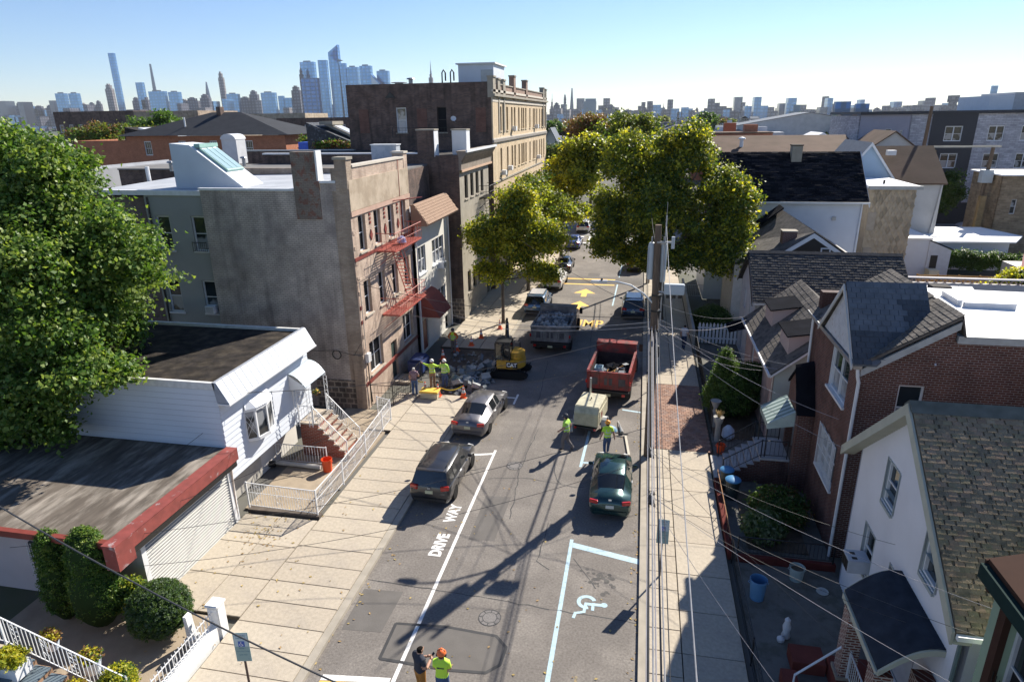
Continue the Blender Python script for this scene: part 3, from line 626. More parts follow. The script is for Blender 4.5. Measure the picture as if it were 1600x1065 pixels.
# ---------------------------------------------------------------- tan brick walk-up
tb = thing('tan_apartment_house', 'three-storey pinkish brick walk-up with a blank grey brick side wall', 'apartment house', (-18.5, 35, 0))
f = Facade(tb, 'S', 30.9, -22.7, -14.4, 0, 11.95, GRYB); f.done()
f = Facade(tb, 'S', 30.895, -15.25, -14.42, 0, 13.0, TANB); f.done()
MB().box(-15.0, -14.38, 30.86, 31.5, 12.0, 13.42).build('corner_pier', TANB, tb); MB().box(-15.06, -14.32, 30.8, 31.56, 13.42, 13.55).build('coping', GREYS, tb)
MB().box(-17.3, -15.93, 30.84, 31.35, 10.5, 13.8).build('chimney', brick('patched chimney brick', (.21, .18, .15), (.27, .225, .185), (.17, .14, .12), .24, .085, .012, grime=(.20, .085, .06), gs=2.6, glo=.52, ghi=.6), tb)
MB().box(-15.99, -15.9, 30.83, 31.4, 12.4, 13.86).build('chimney_flashing', WHT, tb)
MB().box(-22.75, -17.32, 30.84, 31.06, 11.9, 12.02).build('coping', mat('white flashing', (.7, .71, .73), .5), tb); MB().box(-15.88, -15.02, 30.84, 31.06, 12.3, 12.42).build('coping', mat('white flashing'), tb)
MB().box(-15.88, -15.02, 30.89, 31.05, 11.9, 12.3).build('parapet', GRYB, tb)
MB().box(-17.3, -14.98, 30.84, 30.892, .05, 1.7).build('foundation', RUBL, tb); MB().box(-14.98, -14.39, 30.82, 30.893, .05, 3.2).build('quoin', TANB, tb)
f = Facade(tb, 'E', -14.4, 30.91, 39.6, -.05, 12.42, TANF)
for zf in (8.67, 5.2):
    for yc in (32.2, 34.28, 36.36, 38.4): f.win(yc, zf, .93, 1.88, WT)
f.win(32.7, 1.75, 1.9, 1.85, WTB); f.win(37.95, 1.75, 1.75, 1.8, WTB); f.hole(34.85, 35.8, .15, 2.55)
f.done()
dr = link('door', MB().box(-14.6, -14.54, 34.87, 35.78, .15, 2.3).mesh('door', mat('dark green door', (.04, .06, .05), .5), org(tb)), tb); ORG[dr.name] = org(tb)
MB().box(-14.54, -14.5, 35.65, 35.7, 1.1, 1.2).build('handle', ALU, dr); MB().box(-14.62, -14.55, 34.87, 35.78, 2.31, 2.55).build('transom', GL, tb)
MB().box(-14.45, -14.36, 30.95, 39.58, 10.88, 12.42).build('stucco_panel', STUC, tb)
MB().box(-14.46, -14.33, 30.93, 39.6, 10.62, 10.86).build('band', mat('pink sandstone', (.48, .33, .26), .8, .1, 2), tb)
for z0, z1 in ((8.32, 8.5), (1.35, 1.55)): MB().box(-14.46, -14.35, 30.93, 39.6, z0, z1).build('band', MAROON, tb)
MB().box(-14.46, -14.37, 30.93, 39.6, 7.2, 7.34).build('band', TANF, tb)
for zc in (9.35,):
    for yc in (33.25, 35.33, 37.4):
        MB().prism([(-14.4, yc-.18, zc), (-14.4, yc, zc+.3), (-14.4, yc+.18, zc), (-14.4, yc, zc-.3)], (.05, 0, 0)).build('diamond', MAROON, tb)
        for k in range(3): MB().box(-14.4, -14.36, yc-.1, yc+.1, 9.95+k*.22, 10.08+k*.22).build('ornament', MAROON, tb)
for k in range(22):
    MB().box(-14.4, -14.37, 31.0, 31.28, 1.7+k*.4, 1.9+k*.4).build('quoin', MAROON if 3.9 < 1.7+k*.4 < 7.2 and k % 3 else TANF, tb) if k % 2 == 0 else None
MB().box(-14.7, -14.4, 31.5, 39.0, 12.42, 13.02).build('parapet', TANF, tb); MB().box(-14.76, -14.34, 31.52, 38.98, 13.02, 13.14).build('coping', mat('stone coping', (.55, .50, .43), .85, .12, 2), tb)
MB().box(-15.1, -14.38, 38.99, 39.6, 12.42, 13.3).build('corner_pier', TANF, tb); MB().box(-15.16, -14.32, 38.93, 39.66, 13.3, 13.42).build('coping', mat('stone coping'), tb)
mb = MB(); mb.poly([(-30, 31.1, 11.72), (-22.75, 31.1, 11.85), (-14.72, 31.1, 12.05), (-14.72, 39.58, 12.15), (-30, 39.58, 11.9)]); mb.build('roof', SILV, tb)
mb = MB(); mb.box(-30, -14.75, 39.4, 39.6, 0, 12.4); mb.build('party_wall', TANB, tb)
# grey sided rear wing
gw = thing('grey_sided_house', 'grey clapboard rear house with paired sash windows behind the tan building', 'house', (-26, 35, 0))
GSD = mat('grey-green siding', (.31, .31, .30), .6, .06, 1)
f = Facade(gw, 'S', 31.15, -26.3, -22.72, 3, 11.6, GSD)
for zf, w_, xs in ((8.65, .82, (-25.4, -23.25)), (5.13, .82, (-25.5, -23.25))):
    for x in xs: f.win(x, zf, w_, 1.85, W1)
f.done(); f.boards(GSD, .135, join=False, proud=.022, g=.006)
MB().box(-30, -26.32, 31.3, 39, 0, 11.5).build('side_wall', brick('mauve brick', (.15, .10, .10), (.19, .13, .12), (.2, .17, .16)), gw)
MB().box(-30, -22.72, 31.05, 31.3, 11.6, 11.86).build('coping', mat('white flashing'), gw); MB().tube([(-26.1, 31.1, 3), (-26.1, 31.1, 11.5)], .05, 6).build('drainpipe', BLK, gw)
ac = thing('air_conditioner', 'white window air conditioner in the lower right window of the grey sided house', 'air conditioner', (-23.2, 31.1, 5.2)); MB().box(-23.5, -22.95, 30.8, 31.2, 5.2, 5.62).build('case', WHT, ac, bevel=.01)
for k in range(5): MB().box(-23.45, -23.0, 30.79, 30.8, 5.26+k*.065, 5.29+k*.065).build('louvre', GREYM, ac)
for (x, z) in ((-25.45, 8.75), (-23.3, 8.75)):
    railing('window_guard', 'black iron guard on the upper %s window of the grey sided house' % ('left' if x < -24 else 'right'), [(x-.42, 30.98, z-.12), (x+.42, 30.98, z-.12)], .5, BLK, sp=.12, lo=.03, post=.012, cat='window guard')
# bulkhead (sloped stair house)
bh = thing('stair_bulkhead', 'white wedge-shaped roof stair house with a green-framed skylight', 'bulkhead', (-23.8, 33.5, 11.9))
WBK = mat('pale blue-white paint', (.58, .62, .68), .7, .06, 1)
mb = MB(); y0, y1 = 32.3, 34.3; mb.prism([(-25.1, y0, 11.7), (-21.9, y0, 11.85), (-21.0, y0, 11.9), (-23.9, y0, 14.1), (-25.1, y0, 14.2)], (0, y1-y0, 0)); mb.build('body', WBK, bh)
mb = MB(); mb.cbox((-22.75, 33.3, 13.32), (1.9, 1.5, .12), 0, 0, 0, math.atan2(2.2, 2.9)); sko = mb.build('skylight', mat('verdigris', (.28, .45, .40), .5), bh)
for k in range(3): MB().cbox((-22.75, 32.82+k*.48, 13.40), (1.75, .40, .03), 0, 0, 0, math.atan2(2.2, 2.9)).build('pane', glass('skylight glass', (.30, .42, .46)), sko)
MB().cbox((-23.6, 33.3, 14.06), (.35, 1.6, .2)).build('ridge_cap', mat('verdigris'), bh)
def vent(name, label, x, y, z, r, h, m, cap=True, group=None):
    t = thing(name, label, 'vent', (x, y, z), group); MB().tube([(x, y, z), (x, y, z+h)], r, 8).build('pipe', m, t)
    if cap: MB().lathe([(r*1.1, h*.9), (r*2, h*.95), (r*1.6, h*1.1), (.01, h*1.2)], (x, y, z), 10).build('cap', m, t)
vent('roof_vent', 'slim white vent pipe on the silver roof behind the big maple', -30.2, 36.5, 11.8, .12, .9, WHT, False)
vent('roof_vent', 'small white dome vent beside the corner pier of the tan building', -15.5, 33.5, 12.1, .12, .25, WHT)
vent('roof_vent', 'thin grey vent pipe on the roof left of the patched chimney', -31.0, 44.5, 12.1, .06, 1.0, GREYM, False)
vent('roof_vent', 'hooded grey vent on the roof behind the patched chimney', -29.3, 45.5, 12.1, .13, .6, GREYM)
vent('roof_vent', 'spinning metal vent at the foot of the white ventilation shaft', -31.6, 40.5, 12.1, .13, .6, GREYM)
# roofs of the row behind the tan building
rb = thing('row_building', 'flat-roofed brick row building behind the tan walk-up', 'building', (-24, 52, 0))
MB().box(-38, -15.6, 43.0, 47.5, 0, 12.0).build('body', DRKB, rb); MB().box(-38, -15.7, 42.9, 47.6, 12.0, 12.1).build('roof', mat('grey felt roof', (.18, .175, .17), .9, .15, 1), rb)
MB().box(-40, -25.6, 57.0, 57.3, 0, 12.6).build('party_wall', DRKB, rb); MB().box(-40, -25.6, 56.95, 57.4, 12.6, 12.72).build('coping', GREYM, rb)
MB().box(-29, -15.5, 47.7, 48.0, 0, 12.8).build('party_wall', DRKB, rb); MB().box(-29, -15.5, 47.6, 48.05, 12.8, 12.9).build('coping', mat('white flashing'), rb)
vb = thing('ventilation_shaft', 'tall white metal ventilation shaft with a rounded hood on the roof', 'ventilation shaft', (-33, 50, 12)); MB().box(-33.5, -32.2, 49.3, 50.6, 12, 13.9).build('body', mat('pale metal', (.55, .57, .60), .6, .1, 2), vb)
mb = MB(); mb.prism([(-32.85+.68*math.cos(t), 49.2, 13.9+.42*math.sin(t)) for t in np.linspace(0, math.pi, 9)], (0, 1.5, 0)); mb.build('hood', mat('pale metal'), vb)
wb_ = thing('white_roof_box', 'pale grey-white rendered lift housing with faded graffiti on the tan roof', 'roof box', (-16, 40.3, 9.6)); MB().box(-16.75, -15.1, 39.8, 40.5, 9.6, 13.75).build('body', mat('blotchy pale render', (.42, .45, .50), .8, .1, 2, col2=(.33, .37, .42), c2s=3), wb_); MB().box(-16.8, -15.05, 39.75, 40.55, 13.75, 13.8).build('cap', WHT, wb_)
# ---------------------------------------------------------------- fire escape
fe = thing('fire_escape', 'red iron fire escape with two balconies and a steep stair on the pinkish facade', 'fire escape', (-13.85, 36, 0))
FE = REDRUST
def balcony(par, x0, x1, y0, y1, z, m, h=.95, sp=.28, ladder=None, slat=True):
    if slat:
        for k in range(int((x1-x0)/.1)+1): MB().box(x0+k*.1, x0+k*.1+.035, y0, y1, z-.02, z+.01).build('floor_bar', m, par)
    fm = MB()
    for xx in (x0, x1-.05): fm.box(xx, xx+.05, y0, y1, z-.1, z-.021)
    for yy in np.linspace(y0, y1-.05, 4): fm.box(x0+.05, x1-.05, yy, yy+.05, z-.1, z-.022)
    for yy in (y0+.1, y1-.1): fm.tube([(x0, yy, z-.9), (x1-.1, yy, z-.1)], .02, 4)
    fm.build('frame', m, par)
    for hh, r in ((h, .022), (h*.5, .016)): MB().tube([(x0, y0, z+hh), (x1, y0, z+hh), (x1, y1, z+hh), (x0, y1, z+hh)], r, 4).build('rail', m, par)
    bm_ = MB().tube([(0, 0, 0), (0, 0, h)], .011, 4, cap=False).mesh('baluster', m); O = org(par)
    for k in range(int((y1-y0)/sp)+1): link('baluster', bm_, par, Vector((x1, y0+k*sp, z))-O)
    for k in range(1, int((x1-x0)/sp)+1):
        for yy in (y0, y1): link('baluster', bm_, par, Vector((x0+k*sp, yy, z))-O)
balcony(fe, -14.38, -13.3, 33.9, 38.4, 8.35, FE); balcony(fe, -14.38, -13.3, 33.9, 38.6, 4.65, FE)
a, b = Vector((-13.75, 35.0, 8.35)), Vector((-13.75, 37.3, 4.68))
for s in (-.25, .25):
    MB().tube([a+Vector((s, 0, 0)), b+Vector((s, 0, 0))], .03, 4).build('stringer', FE, fe); MB().tube([a+Vector((s, 0, .8)), b+Vector((s, 0, .8))], .016, 4).build('handrail', FE, fe)
for k in range(1, 15): q = a.lerp(b, k/15); MB().box(q.x-.25, q.x+.25, q.y-.07, q.y+.07, q.z-.012, q.z+.012).build('tread', FE, fe)
MB().tube([(-14.35, 37.9, 8.4), (-14.35, 37.9, 13.0)], .02, 4).build('gooseneck_ladder', FE, fe)
MB().tube([(-14.37, 36.6, 10.75), (-13.2, 38.6, 10.75)], .035, 4).build('arm', FE, fe)
t = thing('folded_tarp', 'bundle of pale blue cloth on the upper fire escape balcony', 'tarp', (-13.7, 36.0, 8.45)); MB().lathe([(.05, 0), (.28, .05), (.25, .3), (.08, .42)], (-13.7, 36.0, 8.4), 9).build('tarp', mat('pale blue cloth', (.35, .38, .6), .8, .2, 5), t, smooth=True)
# iron gate fence of the areaway in front of tan building
railing('areaway_fence', 'black iron fence around the areaway of the pinkish walk-up', [(-14.3, 31.2, .1), (-13.05, 31.3, .1), (-12.75, 33.3, .1), (-12.75, 35.2, .1)], 1.25, BLK, sp=.2, cat='fence', mid=.8, post=.03)
MB().box(-14.3, -13.3, 34.7, 36.0, .0, .15).build('door_step', mat('worn step'), tb)
mt = thing('electric_meter', 'grey electric meter box with conduit at the corner of the pinkish facade', 'meter box', (-14.3, 31.3, 2.9)); MB().box(-14.4, -14.2, 31.1, 31.5, 2.7, 3.2).build('box', mat('meter grey', (.6, .6, .6), .5), mt, bevel=.01); MB().tube([(-14.33, 31.15, 3.2), (-14.33, 31.1, 7.2)], .02, 5).build('conduit', GREYM, mt)
MB().tube([(-14.33, 31.25, 2.7), (-14.3, 31.2, 1.6), (-14.28, 31.3, .3)], .03, 5).build('conduit', BLK, mt)
cb_ = thing('cable_coil', 'coil of black cable hanging on the grey brick side wall', 'cable', (-15.9, 30.8, 3.4)); MB().tube([(-15.9+.25*math.cos(t), 30.8, 3.2+.25*math.sin(t)) for t in np.linspace(0, 6.28, 14)], .025, 5).build('coil', BLK, cb_); MB().tube([(-19, 30.82, 3.5), (-17, 30.82, 3.35), (-15.9, 30.8, 3.45), (-14.9, 30.82, 3.2), (-14.45, 30.82, 3.9)], .012, 4).build('lead', BLK, cb_)
# ---------------------------------------------------------------- pale house with shingled canopy
L4 = thing('pale_house', 'pale rendered house with a tan shingled roof canopy and burgundy door awning', 'house', (-18, 43.2, 0))
PALE = mat('pale render', (.62, .60, .54), .75, .05, 1)
f = Facade(L4, 'E', -14.2, 39.62, 47.0, -.05, 9.6, PALE)
f.win(40.85, 5.5, 1.5, 1.8, WB); f.win(44.4, 5.5, 2.7, 1.75, WB3); f.win(44.4, 1.8, 2.6, 1.75, WB3); f.hole(40.2, 41.3, .1, 2.3); f.hole(45.3, 46.5, 0, 1.1); f.done()
MB().box(-14.35, -14.29, 40.22, 41.28, .12, 2.28).build('door', MAROON, L4)
MB().box(-29, -14.22, 46.7, 47.0, 0, 9.6).build('party_wall', DRKB, L4); MB().box(-29, -14.22, 39.65, 46.9, 9.4, 9.6).build('roof', SILV, L4)
mb = MB(); mb.prism([(-14.25, 39.3, 10.15), (-14.05, 39.3, 10.2), (-13.15, 39.3, 8.95), (-13.2, 39.3, 8.85), (-14.25, 39.3, 8.85)], (0, 7.1, 0)); mb.build('mansard', SHC, L4)
for r_ in range(8):
    for c in range(20):
        t0, t1 = r_/8, (r_+1)/8; x0, z0, x1, z1 = -14.05+.9*t0, 10.2-1.25*t0, -14.05+.9*t1, 10.2-1.25*t1; ys = 39.3+c*.355+(r_ % 2)*.17-.08; ya, yb = max(ys, 39.3), min(ys+.345, 46.4)
        if yb-ya > .05: MB().prism([(x0+.01, ya, z0+.01), (x1+.03, ya, z1+.03), (x1+.01, ya, z1), (x0, ya, z0)], (0, yb-ya, 0)).build('shingle', SHC, L4)
for k in range(12): MB().box(-14.2, -14.0, 39.9+k*.55, 40.02+k*.55, 8.6, 8.8).build('dentil', PALE, L4)
MB().tube([(-14.12, 46.9, 0), (-14.12, 46.9, 9)], .05, 6).build('drainpipe', WHT, L4); MB().tube([(-14.12, 39.75, 0), (-14.12, 39.75, 8.8)], .045, 6).build('drainpipe', WHT, L4)
da = thing('door_awning', 'burgundy curved fabric awning over the door of the pale house', 'awning', (-13.6, 41, 3)); mb = MB()
for i in range(5):
    t0, t1 = i/5, (i+1)/5; G = lambda t: (-14.19+1.35*t, 4.2-.35*t-1.15*t*t)
    (xa, za), (xb, zb) = G(t0), G(t1); mb.prism([(xa, 39.85, za), (xb, 39.85, zb), (xb, 39.85, zb-.03), (xa, 39.85, za-.03)], (0, 2.6, 0))
for yy in (39.84, 42.44): mb.prism([(-14.19, yy, 4.18)]+[(-14.19+1.35*t, yy, 4.18-.35*t-1.15*t*t) for t in (.25, .5, .75, 1)]+[(-14.19, yy, 2.7)], (0, .02, 0))
mb.build('canopy', mat('burgundy canvas', (.24, .075, .06), .8, .15, 2), da)
ac = thing('air_conditioner', 'white air conditioner under the wide upper window of the pale house', 'air conditioner', (-14, 44.6, 5.2)); MB().box(-14.2, -13.75, 44.2, 44.85, 5.05, 5.5).build('case', WHT, ac, bevel=.01); MB().box(-13.76, -13.74, 44.25, 44.8, 5.1, 5.45).build('grille', GREYM, ac)
# ---------------------------------------------------------------- dark brick building with cornice
L5 = thing('corniced_brick_building', 'dark brick building with stone street front and a white-edged wooden cornice', 'building', (-18, 52.5, 0))
f = Facade(L5, 'S', 47.6, -29, -13.3, 0, 12.7, DRKB); f.done()
MB().box(-14.3, -13.27, 47.55, 47.6, 0, 1.9).build('foundation', RUBL, L5)
f = Facade(L5, 'E', -13.3, 47.6, 57.0, 0, 11.6, GREYS)
for zf in (9.4, 5.75, 2.0):
    for yc in (49.45, 51.2, 52.9, 54.6): f.win(yc, zf, 1.0, 1.75, WD)
f.hole(55.5, 56.5, .2, 2.6); f.done()
MB().box(-13.5, -13.44, 55.52, 56.48, .2, 2.58).build('door', mat('brown frame'), L5)
MB().box(-29, -13.35, 47.65, 57, 12.5, 12.65).build('roof', mat('dark felt', (.07, .065, .06), .9, .3, 1), L5)
mb = MB(); mb.prism([(-13.3, 47.55, 11.62), (-13.12, 47.55, 11.62), (-13.1, 47.55, 12.3), (-12.75, 47.55, 12.75), (-12.7, 47.55, 13.0), (-13.5, 47.55, 13.0), (-13.3, 47.55, 12.6)], (0, 10.0, 0)); mb.build('cornice', mat('weathered cornice', (.26, .22, .18), .8, .2, 2), L5)
MB().box(-12.72, -12.62, 47.5, 57.6, 12.9, 13.08).build('cornice_edge', WHT, L5)
MB().box(-13.1, -13.05, 47.56, 57.5, 11.5, 11.66).build('cornice_trim', mat('faded orange trim', (.5, .33, .22), .7), L5)
for k in range(18): MB().prism([(-13.12, 47.8+k*.54, 12.0), (-12.78, 47.8+k*.54, 12.6), (-13.12, 47.8+k*.54, 12.6)], (0, .16, 0)).build('bracket', mat('weathered cornice'), L5)
for (x0, x1, y0, zt, m, lab) in ((-16.4, -15.1, 47.55, 14.45, DRKB, 'square sooty brick chimney rising from the corniced building side wall'), (-14.3, -13.2, 49.5, 14.4, WHT, 'white painted square chimney on the corniced brick building')):
    c = thing('chimney', lab, 'chimney', ((x0+x1)/2, y0+.5, 9.6 if y0 < 47 else 12.6)); MB().box(x0, x1, y0, y0+1.0, 9.5 if y0 < 47 else 12.6, zt).build('stack', m, c); MB().box(x0-.06, x1+.06, y0-.06, y0+1.06, zt, zt+.1).build('cap', GREYS, c); MB().box(x1, x1+.03, y0-.02, y0+1.0, (9.5 if y0 < 47 else 12.6), zt-.05).build('flashing', mat('white flashing'), c)
fe2 = thing('fire_escape', 'black iron fire escape on the stone front of the corniced brick building', 'fire escape', (-12.8, 54.8, 0))
for z in (9.0, 5.3): balcony(fe2, -13.28, -12.4, 53.5, 56.3, z, BLK, sp=.3)
a, b = Vector((-12.8, 54, 9)), Vector((-12.8, 55.9, 5.3))
for s in (-.2, .2): MB().tube([a+Vector((s, 0, 0)), b+Vector((s, 0, 0))], .025, 4).build('stringer', BLK, fe2)
for k in range(1, 12): q = a.lerp(b, k/12); MB().box(q.x-.2, q.x+.2, q.y-.06, q.y+.06, q.z-.01, q.z+.01).build('tread', BLK, fe2)
# ---------------------------------------------------------------- yellow brick block
L6 = thing('yellow_brick_block', 'tall yellow brick apartment block with parapet piers and a sooty side wall', 'apartment block', (-19, 73, 0))
f = Facade(L6, 'S', 57.7, -26.2, -13.0, 0, 18.15, DRKB)
W6 = dict(id='w6', frame=WHT, glass=[GLB, GLC], rec=.1, sill=GREYS, fw=.09); W6D = dict(id='w6d', frame=mat('brown frame'), glass=[GL, GLC], rec=.15, sill=GREYS)
f.win(-21.2, 14.1, .95, 2.1, W6); f.win(-17.5, 14.1, .85, 2.1, W6D); f.done()
for x in (-24.7, -19.3, -14.0): MB().box(x-.45, x+.45, 57.66, 57.72, 14.1, 16.1).build('bricked_up_window', brick('infill brick', (.15, .06, .045), (.2, .085, .06), (.15, .12, .1)), L6)
MB().prism([(-22.6, 57.68, 17.0), (-22.1, 57.68, 17.5), (-21.6, 57.68, 17.0)], (0, -.03, 0)).build('patch', BLK, L6)
f = Facade(L6, 'E', -13.0, 57.7, 90, 0, 17.2, YELB, .25)
Y6 = dict(id='y6', frame=mat('brown frame'), glass=[GLC, GL], rec=.18, sill=mat('yellow sill', (.5, .42, .3), .8))
ys6 = (61.2, 64.2, 66.5, 68.0, 70.3, 72.0, 73.1, 74.5, 77.2, 79.6, 80.7, 82.2, 84.5, 86.2, 88.0)
for zf, hh in ((14.1, 2.1), (10.5, 2.1), (6.9, 2.1), (3.3, 2.1)):
    for yc in ys6: f.win(yc, zf, .78, hh, Y6)
f.done()
MB().box(-26.2, -13.02, 57.75, 90, 17.9, 18.1).build('roof', TARR, L6)
MB().box(-13.3, -12.98, 57.75, 90, 17.2, 18.0).build('parapet', brick('parapet brick', (.26, .17, .13), (.32, .21, .16), (.25, .2, .17)), L6)
for z0, z1, x1, m in ((17.0, 17.2, -12.7, GREYS), (17.35, 17.55, -12.85, mat('stone coping')), (13.2, 13.4, -12.85, mat('dark stone band', (.25, .23, .21), .8)), (13.42, 13.55, -12.9, mat('stone coping')), (16.55, 16.75, -12.9, mat('stone coping')), (9.7, 9.85, -12.9, GREYS)): MB().box(-13.0, x1, 57.6, 90.1, z0, z1).build('band', m, L6)
MB().box(-13.32, -12.9, 60.5, 88.0, 18.0, 18.1).build('coping', GREYS, L6)
for y0, zt in ((57.65, 18.5), (59.6, 18.4), (61.9, 18.4), (67.0, 19.0), (74.0, 18.9), (86.5, 18.6), (88.6, 18.5)):
    MB().box(-13.35, -12.85, y0, y0+1.0, 16.9, zt).build('pier', GREYS if y0 < 63 or y0 > 80 else brick('parapet brick'), L6); MB().box(-13.4, -12.78, y0-.06, y0+1.06, zt, zt+.13).build('pier_cap', GREYS, L6)
for y0 in (59.9, 62.2, 86.8, 88.9): MB().box(-13.0, -12.86, y0, y0+.45, 13.9, 16.9).build('pilaster', GREYS, L6)
MB().box(-13.05, -12.93, 57.66, 60.0, 13.5, 16.9).build('corner_pier', YELB, L6)
for (yc, zf) in ((66.6, 14.0), (80.8, 14.0), (61.3, 10.2), (64.3, 10.4), (82.3, 10.4)):
    a_ = thing('air_conditioner', {(66.6, 14.0): 'air conditioner in the third top-floor window of the yellow block', (80.8, 14.0): 'air conditioner in a top-floor window at the far end of the yellow block', (61.3, 10.2): 'air conditioner in the first window of the yellow block below the stone band', (64.3, 10.4): 'air conditioner in the second window of the yellow block below the stone band', (82.3, 10.4): 'air conditioner in a far window of the yellow block below the stone band'}[(yc, zf)], 'air conditioner', (-12.8, yc, zf)); MB().box(-13, -12.55, yc-.3, yc+.3, zf, zf+.42).build('case', WHT, a_, bevel=.01)
ph = thing('roof_penthouse', 'white rooftop lift house on the yellow brick block', 'penthouse', (-15, 66, 18)); MB().box(-17.6, -14.2, 64, 69, 18.1, 20.0).build('body', WSID, ph); MB().box(-15.4, -14.3, 63.97, 64, 18.2, 19.5).build('door', GREYM, ph); MB().box(-17.8, -14.0, 63.8, 69.2, 20.0, 20.12).build('roof', WROOF, ph)
for i, x in enumerate((-18.6, -17.8)): MB().tube([(x, 62, 18.1), (x, 62, 19.2), (x+.15, 62, 19.45), (x+.32, 62, 19.2), (x+.32, 62, 18.5)], .07, 6).build('vent_pipe', BLK, None, label='%s curved black vent pipe on the sooty brick parapet' % ('left', 'right')[i], cat='vent', base=(x, 62, 18.1))
vent('roof_vent', 'squat square-hooded vent on the left of the sooty side wall roof', -21.3, 61, 18.1, .2, .6, GREYM); vent('roof_vent', 'low wide vent near the left end of the sooty side wall roof', -22.8, 62, 18.1, .4, .35, GREYM)
ds_ = thing('satellite_dish', 'satellite dish beside the dark window on the sooty brick wall', 'satellite dish', (-16.3, 57.5, 15)); 
d = MB(); d.lathe([(.01, 0), (.2, .03), (.38, .11), (.40, .12)], (0, 0, 0), 14, cap=False); o = link('dish', d.mesh('dish', mat('dish grey', (.6, .6, .6), .5), smooth=True), ds_, (0, -.35, .2)); o.rotation_euler = (R(60), 0, R(20)); o.scale = (.6, .6, .6); MB().tube([(-16.3, 57.68, 14.9), (-16.3, 57.3, 15.1)], .03, 5).build('bracket', GREYM, ds_)
railing('balcony_rail', 'black iron window balcony across the middle of the sooty side wall', [(-22.0, 57.4, 13.7), (-16.3, 57.4, 13.7)], .8, BLK, sp=.3, lo=.03, cat='balcony')
# ================================================================ right side: near house with brown shingles
def shingle_rows(parent, A, U, V, nu, nv, m, name='shingle', limit=300, th=.018, jit=.0, near=None, stag=True, clip=None, mats=None, pick=None):
    """courses of overlapping tabs on the plane A + u*U + v*V (v runs up the slope); the nearest are objects, the rest one part"""
    A, U, V = Vector(A), Vector(U), Vector(V); n = U.cross(V).normalized()
    if n.z < 0: n = -n
    items = []
    for j in range(nv):
        for i in range(-1, nu+1):
            sft = (.5 if (stag and j % 2) else 0)+(random.uniform(-jit, jit) if jit else 0); u0, u1 = (i+sft)/nu, (i+1+sft)/nu; u0, u1 = max(0, u0), min(1, u1)
            if u1-u0 < .15/nu: continue
            v0, v1 = j/nv, (j+1)/nv
            if clip:
                c = clip((u0+u1)/2, (v0+v1)/2)
                if c is False: continue
            g = .04/nu; P = lambda u, v, h: A+U*u+V*v+n*h
            lift = th*random.uniform(.8, 1.35)
            pts = [P(u0+g, v0-.12/nv, .004), P(u1-g, v0-.12/nv, .004), P(u1-g, v0-.12/nv, lift), P(u0+g, v0-.12/nv, lift)]; up_ = [P(u0+g, v1, .002), P(u1-g, v1, .002), P(u1-g, v1, .006), P(u0+g, v1, .006)]
            ctr = (pts[2]+up_[2])/2; items.append(((ctr-Vector(near or (0, 0, 15.3))).length, pts, up_, (pick((u0+u1)/2, (v0+v1)/2) if pick else random.randrange(len(mats))) if mats else 0))
    items.sort(key=lambda t: t[0]); ml = mats or [m]
    def add(mb, pts, up_, mi=0):
        k = len(mb.v); mb.v += [tuple(p) for p in pts+up_]
        for f in ((3, 2, 1, 0), (3, 7, 6, 2), (0, 4, 7, 3), (2, 6, 5, 1)): mb.f.append(tuple(k+q for q in f)); mb.mi.append(mi)
    for it in items[:limit]:
        mb = MB(); add(mb, it[1], it[2]); mb.build(name, ml[it[3]], parent)
    if len(items) > limit:
        mb = MB()
        for it in items[limit:]: add(mb, it[1], it[2], it[3])
        mb.build(name+'_courses', ml, parent, kind='stuff')
R2 = thing('white_house', 'white house with deep-set windows and moss-streaked brown shingle roof', 'house', (9, 16.8, 0))
VS = mat('white vertical siding', (.66, .67, .71), .5, .06, 1)
f = Facade(R2, 'W', 7.3, 12.9, 20.35, 0, 5.0, mat('siding groove', (.26, .27, .32), .9), .22)
GFR = mat('grey-green casing', (.33, .37, .36), .6, .06, 2)
WR = dict(id='wr', frame=WHT, glass=[GL], rec=.04)
wl = [(17.78, 4.65, .85, 1.3), (18.5, 1.84, .82, 1.5), (14.82, 4.45, .85, 1.5), (16.35, 1.9, .9, 1.5)]
for u, z, w_, h_ in wl:
    if z+h_ > 5.0: f.op.append((u-w_/2, u+w_/2, z, 5.0)); window(R2, 'W', 7.3, u, z, w_, h_, WR)
    else: f.win(u, z, w_, h_, WR)
f.hole(14.6, 15.6, .9, 2.9); f.done(reveal=GFR)
# gable wall above z=5
gf = MB(); rz, hy = 8.15, 16.75; sl_ = (rz-5.0)/3.9
def gy(z): return (rz-z)/sl_
for (a, b) in ((12.9, 14.4), (15.25, 17.35), (18.2, 20.35)):
    zt = lambda y: min(rz-abs(y-hy)*sl_, rz)
    P = [(7.3, b, 5.0), (7.3, a, 5.0), (7.3, a, max(5.0, zt(a)))]+([(7.3, hy, rz)] if a < hy < b else [])+[(7.3, b, max(5.0, zt(b)))]
    gf.poly(P[::-1])
for a, b, z in ((14.4, 15.25, 5.95), (17.35, 18.2, 5.95)): gf.poly([(7.3, b, z), (7.3, a, z), (7.3, a, rz-abs(a-hy)*sl_), (7.3, b, rz-abs(b-hy)*sl_)][::-1])
gf.build('gable_wall', mat('siding groove'), R2)
for a, b, z0, z1 in ((14.4, 15.25, 5.0, 5.95), (17.35, 18.2, 5.0, 5.95)):
    MB().box(7.3, 7.5, a-.02, a, z0, z1).box(7.3, 7.5, b, b+.02, z0, z1).box(7.3, 7.5, a, b, z1, z1+.02).build('reveal', GFR, R2)
